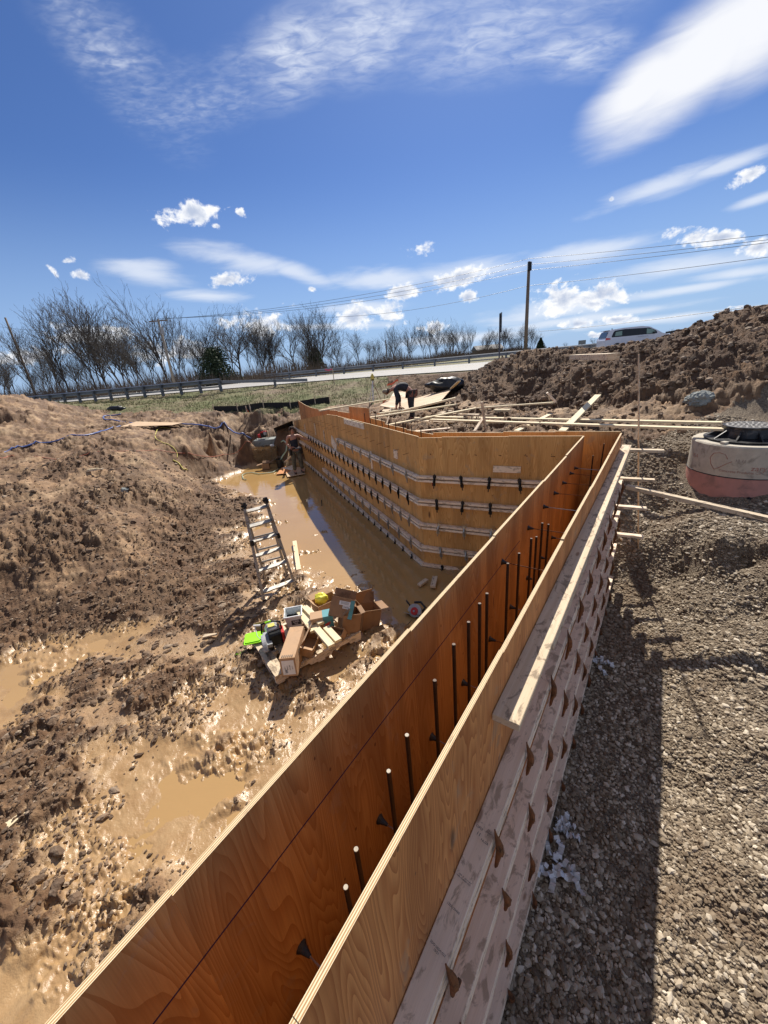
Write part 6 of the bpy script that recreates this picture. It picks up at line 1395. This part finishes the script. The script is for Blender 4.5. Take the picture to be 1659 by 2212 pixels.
# ------------------------------------------------------------------ roadside
def guardrail(pts, label, terminal=False, spacing=1.905, top=.86):
    # W-beam on posts along a plan polyline
    P = [np.array(p, float) for p in pts]; seg = [np.linalg.norm(b_-a) for a, b_ in zip(P[:-1], P[1:])]; tot = sum(seg)
    def at(s_):
        for a, b_, l in zip(P[:-1], P[1:], seg):
            if s_ <= l+1e-6: return a+(b_-a)*s_/l, (b_-a)/l
            s_ -= l
        return P[-1], (P[-1]-P[-2])/seg[-1]
    o = thing('guardrail', (P[0][0], P[0][1], 2.8), label, 'guardrail'); zb_ = 2.84; m = MB(); prof = [(0, .48), (-.07, .53), (-.07, .57), (0, .63), (0, .67), (-.07, .73), (-.07, .77), (0, .83)]
    N = max(2, int(tot/1.905)); ring_ = []
    for i in range(N+1):
        q, d_ = at(tot*i/N); n_ = np.array([d_[1], -d_[0]]); n_ = n_ if n_[1] < 0 else -n_
        for a, z in prof: m.v.append((q[0]-n_[0]*a, q[1]-n_[1]*a, zb_+z+(0 if not terminal else 0)))
    k = len(prof)
    for i in range(N):
        for j in range(k-1): m.f.append((i*k+j, (i+1)*k+j, (i+1)*k+j+1, i*k+j+1)); m.m.append(0); m.uv.extend([(0, 0)]*4)
    m.build('beam', M_galv, o)
    if not terminal:
        m = MB()
        for i in range(N):
            q, d_ = at(tot*i/N); q3, d3 = at(tot*(i+1)/N); m.beam((q[0], q[1], zb_+.24), (q3[0], q3[1], zb_+.24), .03, .11)
        m.build('rub_rail', M_galv, o)
    s_ = 0.
    while s_ <= tot:
        q, d_ = at(s_); n_ = np.array([d_[1], -d_[0]]); n_ = n_ if n_[1] < 0 else -n_
        m = MB(); m.abox((q[0]+n_[0]*.13, q[1]+n_[1]*.13, zb_+.32), (.17, .17, .90), math.atan2(d_[1], d_[0])); m.abox((q[0]+n_[0]*.04, q[1]+n_[1]*.04, zb_+.58), (.10, .06, .30), math.atan2(d_[1], d_[0])); m.build('post', M_galvpost, o)
        s_ += spacing
    return o
gr_pts = [(-46, 43.8), (-39, 40.9), (-30, 37.9), (-20, 34.3), (-11.5, 31.35)]
guardrail(gr_pts[::-1], 'near guardrail on the left side of the road, nearer of the two rails')
o = thing('guardrail_terminal', (-11, 31.3, 2.8), 'low guardrail terminal dropping to the ground where the near rail ends', 'guardrail end')
m = MB(); m.beam((-11.4, 31.3, 3.40), (-4.6, 29.3, 3.02), .07, .20); m.build('sloped_beam', M_galv, o); m = MB(); m.abox((-7.1, 30.05, 3.0), (.15, .2, .5)); m.build('post', M_galvpost, o)
guardrail([(-14, 54), (0, 49), (12, 43), (20, 38.5), (30, 35.5)], 'far guardrail across the road, running right to behind the heap', spacing=3.81)
def pole_at(px_top, py_top, Y, zb_, r0_, r1_, m_, lbl, grp=None):
    t_ = GY(px_top, py_top, Y); o = thing('utility_pole', (t_[0], Y, zb_), lbl, 'pole', grp); m = MB(); m.tube([(t_[0], Y, zb_-.3), (t_[0], Y, t_[2])], [r0_, r1_], 10); m.build('pole_shaft', m_, o, True); return o, t_
pm, tpm = pole_at(1143, 565, 44, 2.8, .20, .14, M_pole, 'tall dark utility pole beyond the road on the right')
m = MB(); m.abox((tpm[0], 44-.18, tpm[2]-.45), (.34, .2, .75)); m.build('pole_top_hardware', M_blksteel, pm); m = MB()
for k in (-1, 0, 1): m.tube([(tpm[0]+k*.16, 43.8, tpm[2]-.5-.25*abs(k)), (tpm[0]+k*.16, 43.8, tpm[2]-.22-.25*abs(k))], .05, 8)
m.build('insulators', M_grey, pm)
# leaning pole at the left
bx = GY(375, 822, 52); o = thing('utility_pole', (bx[0], 52, 2.8), 'pale leaning utility pole with a crossarm among the left trees', 'pole'); tl = GY(341, 690, 51.0)
m = MB(); m.tube([(bx[0], 52, 2.6), tuple(tl)], [.19, .13], 10); m.build('pole_shaft', M_polep, o, True); m = MB(); m.beam(tl+np.array([-1.1, 0, -.15]), tl+np.array([1.1, 0, -.15]), .1, .12); m.build('crossarm', M_pole, o)
m = MB(); m.tube([tl+np.array([.3, -.3, -1.6]), tl+np.array([.3, -.3, -.9])], .2, 10); m.build('transformer', M_grey, o)
po3, t3 = pole_at(11, 686, 60, 2.8, .16, .11, M_pole, 'thin dark utility pole at the left edge of the frame among bare trees'); po4, t4 = pole_at(833, 735, 120, 2.8, .2, .14, M_pole, 'small distant utility pole above the far guardrail')
def wire(p0, p1, sag, lbl, r_=.016):
    m = MB(); pts = [np.array(p0)+(np.array(p1)-np.array(p0))*t_-Z*sag*4*t_*(1-t_) for t_ in np.linspace(0, 1, 15)]; m.tube(pts, r_, 5); return single(m, 'power_line', M_wire, lbl, 'wire', pts[7], 'power lines strung between the poles')
for k, (dz, pr, lb) in enumerate([(.25, (1659, 502), 'top'), (-.25, (1659, 513), 'second'), (-.75, (1659, 519), 'third')]):
    e = GY(*pr, 30.); d_ = e-(tpm+Z*dz); wire(tpm+Z*dz, tpm+Z*dz+d_*1.5, .15, '%s wire running right from the tall pole to the frame edge' % lb)
    wire(tpm+Z*dz+np.array([0, -.05, 0]), tl+np.array([-.9+.9*k, 0, .05]), .9, '%s of the three upper wires running left from the tall pole' % ['highest', 'middle', 'lowest'][k])
e = GY(1659, 549, 30.); lo = tpm-Z*2.1; wire(lo, lo+(e-lo)*1.5, .2, 'single lower wire running right from the tall pole'); wire(lo, GY(640, 685, 60), .9, 'single lower wire running left from the tall pole')
lo = GY(1165, 716, 60); e = GY(1659, 650, 32); wire(lo, lo+(e-lo)*1.4, .3, 'lowest sagging cable passing just above the white van', .022)
wire(GY(0, 706, 62), tl+np.array([-1., 0, -1.]), .5, 'wire passing through the bare trees at the left edge')
# road sign seen edge-on
p = GY(1078, 792, 21.4); zt_ = GY(1080, 676, 21.4)[2]; o = thing('road_sign', (p[0], 21.4, 2.5), 'road sign seen edge-on as a dark narrow post at the roadside', 'sign')
m = MB(); m.abox((p[0]+.0, 21.4, (zt_-.05+2.4)/2), (.06, .06, zt_-.05-2.4)); m.build('post', M_galvpost, o); m = MB(); m.box((p[0]+.02, 21.36, zt_-.45), (0, 0, 1), (.12, 1, 0), (1, -.12, 0), .9, .6, .02); m.build('sign_plate', M_blksteel, o)
# small billboard and low house far off
p = GY(1257, 744, 150); o = thing('billboard', (p[0], 150, 2.8), 'tiny distant sign board on a post left of the van', 'sign'); m = MB(); m.abox((p[0], 150, p[2]+.7), (2.6, .3, 1.4)); m.build('board_face', M_galv, o); m = MB(); m.abox((p[0], 150, (p[2]+2.8)/2), (.3, .3, p[2]-2.8)); m.build('post', M_galvpost, o)
def house(px, py, Y, w, h, rh, lb):
    p = GY(px, py, Y); x_ = p[0]; o = thing('house', (x_, Y, 2.8), lb, 'house'); m = MB(); m.abox((x_, Y, 2.8+h/2), (w, 8, h)); m.build('wall', M_house, o)
    m = MB(); m.prism([(-4.6, 0), (4.6, 0), (0, rh)], np.array([x_, Y, 2.8+h]), np.array([0, 1, 0]), Z, np.array([1, 0, 0]), w+.8); m.build('roof', M_roof, o)
    for k in (-.3, .05, .32): m = MB(); m.abox((x_+w*k, Y-4.02, 2.8+h*.55), (1.2, .06, 1.1)); m.build('window', M_glass, o)
house(1052, 765, 150, 9, 2.2, 1.6, 'small distant house beyond the far guardrail')
# ------------------------------------------------------------------ van on the road
vx, vy = GY(1368, 735, 35)[0]-.0, 35.
dv = np.array([.93, .36, 0]); dv = np.array([math.cos(.18), math.sin(.18)*-1, 0]); nv = np.array([dv[1], -dv[0], 0]); nv = nv if nv[1] < 0 else -nv
V0 = np.array([vx, vy, 2.87]); van = thing('minivan', V0, 'white minivan with dark windows driving on the road behind the dirt heap', 'minivan')
prof = [(-2.55, .45), (-2.58, .95), (-2.50, 1.12), (-2.30, 1.60), (-2.12, 1.72), (-1.2, 1.79), (.2, 1.79), (.75, 1.70), (1.35, 1.38), (1.75, 1.13), (2.35, .98), (2.55, .80), (2.58, .40), (2.5, .25), (-2.5, .25)]
m = MB(); sec = [(-.99, 0), (-.93, 0), (.93, 0), (.99, 0)]; K = len(prof)
for j, yy in enumerate((-.93, -.99, .99, .93)):
    for (x_, z) in prof:
        in_ = max(0, (z-1.0))*.20; yq = (abs(yy)-in_)*(1 if yy > 0 else -1); sx_ = 1 if abs(yy) > .95 else .985; m.v.append(tuple(V0+dv*x_*sx_+nv*yq+Z*(z if abs(yy) > .95 else z)))
# side faces, hull
m.f.append(tuple(range(K, 2*K))); m.m.append(0); m.uv.extend([(0, 0)]*K); m.f.append(tuple(range(2*K, 3*K))[::-1]); m.m.append(0); m.uv.extend([(0, 0)]*K)
for i in range(K): j = (i+1) % K; m.f.append((K+i, K+j, 2*K+j, 2*K+i)); m.m.append(0); m.uv.extend([(0, 0)]*4)
m.v = m.v; m.build('body', M_vanw, van)
def vside(poly, mm, nm, off=.006, par=None):
    for s_ in (1, -1):
        m = MB(); P = []
        for x_, z in poly: in_ = max(0, z-1.0)*.20; P.append(V0+dv*x_+nv*s_*(.99-in_+off)+Z*z)
        m.face(P if s_ > 0 else P[::-1]); m.build(nm, mm, par or van)
vside([(-2.05, 1.13), (-2.1, 1.2), (-1.95, 1.55), (-1.85, 1.63), (-1.1, 1.68), (.72, 1.62), (1.25, 1.36), (1.35, 1.20), (1.3, 1.13)], M_glass, 'side_window')
vside([(.55, 1.17), (.55, 1.58), (.95, 1.48), (1.18, 1.32), (1.2, 1.18)], M_glassl, 'front_door_glass', .012); vside([(-1.85, 1.22), (-1.78, 1.52), (-1.3, 1.56), (-1.3, 1.22)], M_glassl, 'rear_quarter_glass', .012)
m = MB(); m.face([V0+dv*x_+nv*y_+Z*z for x_, y_, z in ((-2.535, -.8, 1.14), (-2.535, .8, 1.14), (-2.34, .75, 1.58), (-2.34, -.75, 1.58))]); m.build('rear_window', M_glass, van)
m = MB(); m.face([V0+dv*x_+nv*y_+Z*z for x_, y_, z in ((.85, -.78, 1.675), (.85, .78, 1.675), (1.74, .86, 1.16), (1.74, -.86, 1.16))][::-1]); m.build('windscreen', M_glass, van)
vside([(-2.585, .95), (-2.52, 1.13), (-2.2, 1.08), (-2.15, 1.0)], M_red, 'tail_light', .008)
for s_ in (1, -1): m = MB(); m.box(V0+dv*1.05+nv*s_*1.06+Z*1.2, dv, nv, Z, .12, .18, .16); m.build('mirror', M_blksteel, van, bevel=.02)
m = MB(); m.box(V0-dv*2.25+Z*1.70, dv, nv, Z, .3, 1.5, .03); m.build('rear_spoiler', M_vanw, van); m = MB(); m.prism([(-.1, 0), (.06, 0), (-.05, .09)], V0-dv*1.75+Z*1.765, dv, Z, nv, .04); m.build('antenna_fin', M_black, van)
for x_ in (-1.6, 1.55):
    for s_ in (1, -1): c_ = V0+dv*x_+nv*s_*.90+Z*.34; m = MB(); m.tube([c_-nv*s_*.11, c_+nv*s_*.11], .34, 24); wh = m.build('wheel', M_black, van); m = MB(); m.tube([c_+nv*s_*.10, c_+nv*s_*.118], .21, 20); m.build('rim', M_alu, wh)
m = MB(); m.tube([V0+nv*.995+dv*(-.1+.06*i)+Z*(1.0+.018*math.sin(i*2.3)) for i in range(14)], .008, 4); m.build('side_script', M_inkg, van)
# dark rail end of a trailer right of the van
p = GY(1462, 716, 30); o = thing('trailer_ramp', (p[0], 30, 2.8), 'dark edge of a trailer deck showing over the heap right of the van', 'trailer'); m = MB(); m.beam(GY(1442, 718, 30), GY(1515, 706, 30), .4, .12); m.build('deck', M_blksteel, o)
m = MB()
for k in range(4): q = GY(1450+k*16, 717-k*2.6, 30); m.beam(q-Z*1.8, q, .06, .06, (1, 0, 0))
m.build('deck_posts', M_blksteel, o)
q = GY(1650, 668, 17); m = MB(); m.abox(q-Z*.05, (2.6, .6, .18), -.1); single(m, 'black_pipe_edge', M_tarp, 'black plastic edge showing over the heap crest at the right frame edge', 'pipe', q, bevel=.03)

# ------------------------------------------------------------------ bare trees
def make_tree(seed, H_, spread, upright, trunks=1, r0_=.22, dens=1.):
    rs = np.random.default_rng(seed); segs = []
    def grow(p, d_, L, r_, depth, seg_n):
        q = p.copy()
        for i in range(seg_n):
            d_ = d_+rs.normal(0, .07+.03*depth, 3)+np.array([0, 0, upright*(.035+.012*depth)]); d_ /= np.linalg.norm(d_); q2 = q+d_*L/seg_n; rr0 = r_*(1-.5*i/seg_n); rr1 = r_*(1-.5*(i+1)/seg_n)
            segs.append((q, q2, rr0, rr1, depth))
            if depth < 4:
                nb = 0
                if depth == 0: nb = 2 if i >= 3 else (1 if i == 2 and trunks == 1 else 0)
                elif depth == 1: nb = 2 if i >= 1 else 0
                elif depth == 2: nb = (1 if rs.random() < .8 else 0) if i else 0
                elif depth == 3: nb = 1 if rs.random() < .55 else 0
                else: nb = 1 if rs.random() < .75*dens else 0
                for _ in range(int(nb)):
                    a = rs.random()*6.283; side = np.array([math.cos(a), math.sin(a), 0]); side -= d_*(side@d_); side /= np.linalg.norm(side)+1e-6; an = spread*(.55+.6*rs.random()); nd = d_*math.cos(an)+side*math.sin(an)
                    grow(q2, nd, L*(.50+.20*rs.random())*(.95 if depth else 1.12), rr1*(.60+.16*rs.random()), depth+1, [5, 4, 4, 3, 3][min(depth, 4)] if depth < 4 else 2)
            q = q2
    for k in range(trunks):
        d0 = np.array([rs.normal(0, .08)+(.22*math.cos(k*2.1) if trunks > 1 else 0), rs.normal(0, .08)+(.15*math.sin(k*2.1) if trunks > 1 else 0), 1.]); grow(np.array([0, 0, -.3]), d0/np.linalg.norm(d0), H_*.62, r0_*(1 if trunks == 1 else .75), 0, 7)
    return segs
def seg_mesh(name, segs, m_, parent, rmin=.012, loc=None):
    A = np.array([s_[0] for s_ in segs]); Bq = np.array([s_[1] for s_ in segs]); ra = np.maximum(np.array([s_[2] for s_ in segs]), rmin); rb = np.maximum(np.array([s_[3] for s_ in segs]), rmin*.8)
    D = Bq-A; D /= np.linalg.norm(D, axis=1)[:, None]+1e-9; U = np.cross(D, np.array([.31, .95, .05])); U /= np.linalg.norm(U, axis=1)[:, None]+1e-9; Wv = np.cross(D, U); n = 4 if ra.max() < .1 else 6; vs = []
    for Pp, rr_ in ((A, ra), (Bq, rb)):
        for k in range(n): t_ = 2*math.pi*k/n; vs.append(Pp+(U*math.cos(t_)+Wv*math.sin(t_))*rr_[:, None])
    V = np.stack(vs, 1); N = len(segs); base_ = np.arange(N)[:, None]*2*n
    F = np.concatenate([np.stack([base_[:, 0]+k, base_[:, 0]+(k+1) % n, base_[:, 0]+n+(k+1) % n, base_[:, 0]+n+k], 1) for k in range(n)]); return npmesh(name, V.reshape(-1, 3), F, m_, True, parent)
PROTO = []
for i, (H_, sp, upr, tr, r_) in enumerate([(18, .50, 1.3, 1, .26), (16, .62, 1.0, 1, .24), (18, .42, 1.6, 2, .24), (15, .75, 1.1, 1, .28), (13, .45, 1.2, 1, .18), (14, .50, 1.4, 2, .20)]):
    sg = make_tree(100+i, H_, sp, upr, tr, r_); print('tree', i, len(sg)); top = max(s_[1][2] for s_ in sg); k_ = H_/top
    sg = [(a*k_, b_*k_, r0_*k_, r1_*k_, d_) for a, b_, r0_, r1_, d_ in sg]
    PROTO.append((H_, [s_ for s_ in sg if s_[4] <= 1], [s_ for s_ in sg if s_[4] > 1]))
PM = {}
nt_seg = 0
def tree(px, py, Y, k, lbl, grp='bare winter trees beyond the road', rz=None, cat='tree'):
    t_ = GY(px, py, Y); h = t_[2]-2.6; H_, tr, cr = PROTO[k]; o = thing('bare_tree', (t_[0], Y, 2.6), lbl, cat, grp)
    if k not in PM: a = seg_mesh('trunk', tr, M_twigbase, None, .03); b_ = seg_mesh('crown', cr, M_twig, None, .013); PM[k] = (a.data, b_.data); bpy.data.objects.remove(a); bpy.data.objects.remove(b_)
    for nm, me in zip(('trunk', 'crown'), PM[k]): c_ = bpy.data.objects.new(nm, me); col.objects.link(c_); c_.parent = o
    s_ = h/H_; o.scale = (s_*random.uniform(.9, 1.15), s_*random.uniform(.9, 1.15), s_); o.rotation_euler = (random.uniform(-.04, .04), random.uniform(-.04, .04), random.random()*6.28 if rz is None else rz); return o
L = [(15, 690, 56, 4, 'slim bare tree at the left frame edge'), (75, 645, 58, 1, 'bare tree second from the left frame edge'), (128, 598, 58, 2, 'tall double-trunked bare tree left of the biggest one'), (165, 632, 62, 4, 'slim bare tree just right of the tall double-trunked one'),
     (206, 652, 60, 0, 'straight bare tree midway between the two tallest trees'), (240, 668, 63, 5, 'lower twin-stemmed bare tree left of the biggest one'), (298, 590, 57, 0, 'biggest bare tree, behind the leaning utility pole'), (345, 645, 60, 2, 'bare tree just right of the leaning pole'),
     (402, 650, 64, 0, 'tall narrow bare tree left of the broad round one'), (440, 690, 66, 4, 'small bare tree left of the broad round one'), (490, 648, 60, 3, 'broad spreading bare tree behind the dark evergreen bush'), (535, 672, 68, 5, 'narrow bare tree right of the broad spreading one'),
     (572, 670, 68, 0, 'straight bare tree left of the fan-shaped one'), (621, 665, 64, 3, 'fan-shaped bare tree at the right end of the near stand'), (660, 728, 80, 4, 'small bare tree in the gap right of the near stand'), (724, 694, 84, 3, 'rounded bare tree left of the distant stand'),
     (766, 706, 92, 1, 'bare tree at the left end of the distant stand'), (792, 730, 95, 4, 'low bare tree in the distant stand'), (845, 692, 98, 2, 'tall bare tree starting the distant stand'), (880, 680, 100, 0, 'straight bare tree in the middle of the distant stand'),
     (912, 688, 100, 2, 'dense bare tree beside the pointed dark one'), (935, 684, 102, 5, 'dark pointed bare tree in the distant stand'), (993, 677, 104, 0, 'broadest tall tree of the distant stand'), (1012, 690, 108, 2, 'right flank tree of the distant stand'),
     (1045, 706, 118, 5, 'shorter bare tree left of the road sign'), (1072, 700, 122, 0, 'bare tree right behind the road sign'), (1100, 716, 126, 4, 'small bare tree between road sign and tall pole'), (1122, 726, 130, 4, 'small bare tree just left of the tall pole'),
     (1152, 712, 130, 5, 'small bare tree just right of the tall pole'), (1222, 738, 150, 3, 'tiny bare tree left of the van'), (1282, 727, 120, 3, 'small bare tree at the rear of the van'), (1450, 708, 140, 3, 'tiny bare tree over the nose of the van')]
for a in L: tree(*a)
rs = random.Random(11)
for i in range(64):
    px = rs.uniform(-60, 680) if i < 40 else rs.uniform(640, 1150); hz_ = 862-.0933*px; Y = rs.uniform(62, 92) if i < 40 else rs.uniform(110, 140)
    tree(px, hz_-rs.uniform(70, 165)*(1 if i < 40 else .45), Y, rs.choice([0, 2, 4, 5, 4, 5]), 'thin bare tree in the background of the roadside stand', 'thin background trees of the roadside stand')
# evergreens
def evergreen(px, py, Y, w, h, lbl, cone=.3):
    p = GY(px, py, Y); o = thing('evergreen_bush', (p[0], Y, 2.7), lbl, 'bush'); m = MB(); m.tube([(p[0], Y, 2.6), (p[0], Y, 2.7+h*.8)], [.12, .04], 6); m.build('trunk', M_twigbase, o); n = 5200; u = rng.random(n)**.6; zz = rng.random(n)
    rad = w/2*(1-zz*(1-cone))*(.55+.45*np.sin(np.minimum(1, zz*5)*1.57))*u; a = rng.random(n)*6.28; lump = 1+.25*np.sin(a*3+zz*7)+.15*np.sin(a*7+zz*13); c_ = np.stack([p[0]+np.cos(a)*rad*lump, Y+np.sin(a)*rad*lump, 2.75+zz*h*(1+.06*np.sin(a*4))], 1)
    d1 = rng.normal(size=(n, 3)); d1 /= np.linalg.norm(d1, axis=1)[:, None]; d2 = np.cross(d1, rng.normal(size=(n, 3))); d2 /= np.linalg.norm(d2, axis=1)[:, None]; s_ = .16*(.6+.8*rng.random(n))[:, None]
    V = np.stack([c_-d1*s_, c_+d2*s_*.5, c_+d1*s_, c_-d2*s_*.5], 1)-np.array([p[0], Y, 2.7]); npmesh('foliage', V.reshape(-1, 3), np.arange(n*4).reshape(-1, 4), M_everg, False, o)
evergreen(468, 800, 56, 6.2, 4.6, 'big dark evergreen bush behind the near guardrail'); evergreen(683, 790, 76, 4.6, 4.4, 'dark evergreen bush left of the distant stand', .2); evergreen(1167, 755, 118, 3.6, 3.6, 'small dark conifer right of the tall pole', .1)
# undergrowth: one mass of twigs
def upos(n): x = -75+rng.random(n)*140; y = 52+rng.random(n)*14+np.maximum(0, (x+12)*1.35); k = y < 150; return x[k], y[k]
def twigs(name, n, hmin, hmax, w, m_):
    x, y = upos(n); n = len(x); h = (hmin+(hmax-hmin)*rng.random(n)**1.5)*(1+.25*np.sin(x*.4)); b_ = rng.random(n)*6.28; l_ = h*.5*rng.random(n); lx, ly = np.cos(b_)*l_, np.sin(b_)*l_; z = np.full(n, 2.75)+rng.random(n)*.4
    s_ = w*(.5+rng.random(n))*(1+np.maximum(0, x)*.012); P0_ = np.stack([x-s_, y, z], 1); P1_ = np.stack([x+s_, y, z], 1); M0 = np.stack([x+lx*.5+s_*.7, y+ly*.5, z+h*.6], 1); M1 = np.stack([x+lx*.5-s_*.7, y+ly*.5, z+h*.6], 1); T0 = np.stack([x+lx, y+ly, z+h], 1)
    V = np.stack([P0_, P1_, M0, M1, T0, M1+0], 1); i = np.arange(n)[:, None]*6; F = np.concatenate([i+np.array([[0, 1, 2, 3]]), i+np.array([[3, 2, 4, 5]])]); return tag(npmesh(name, V.reshape(-1, 3), F, m_, False), kind='stuff')
twigs('undergrowth', 26000, .4, 2.6, .02, M_brush)
# dark ground under the trees
far_ = MB();
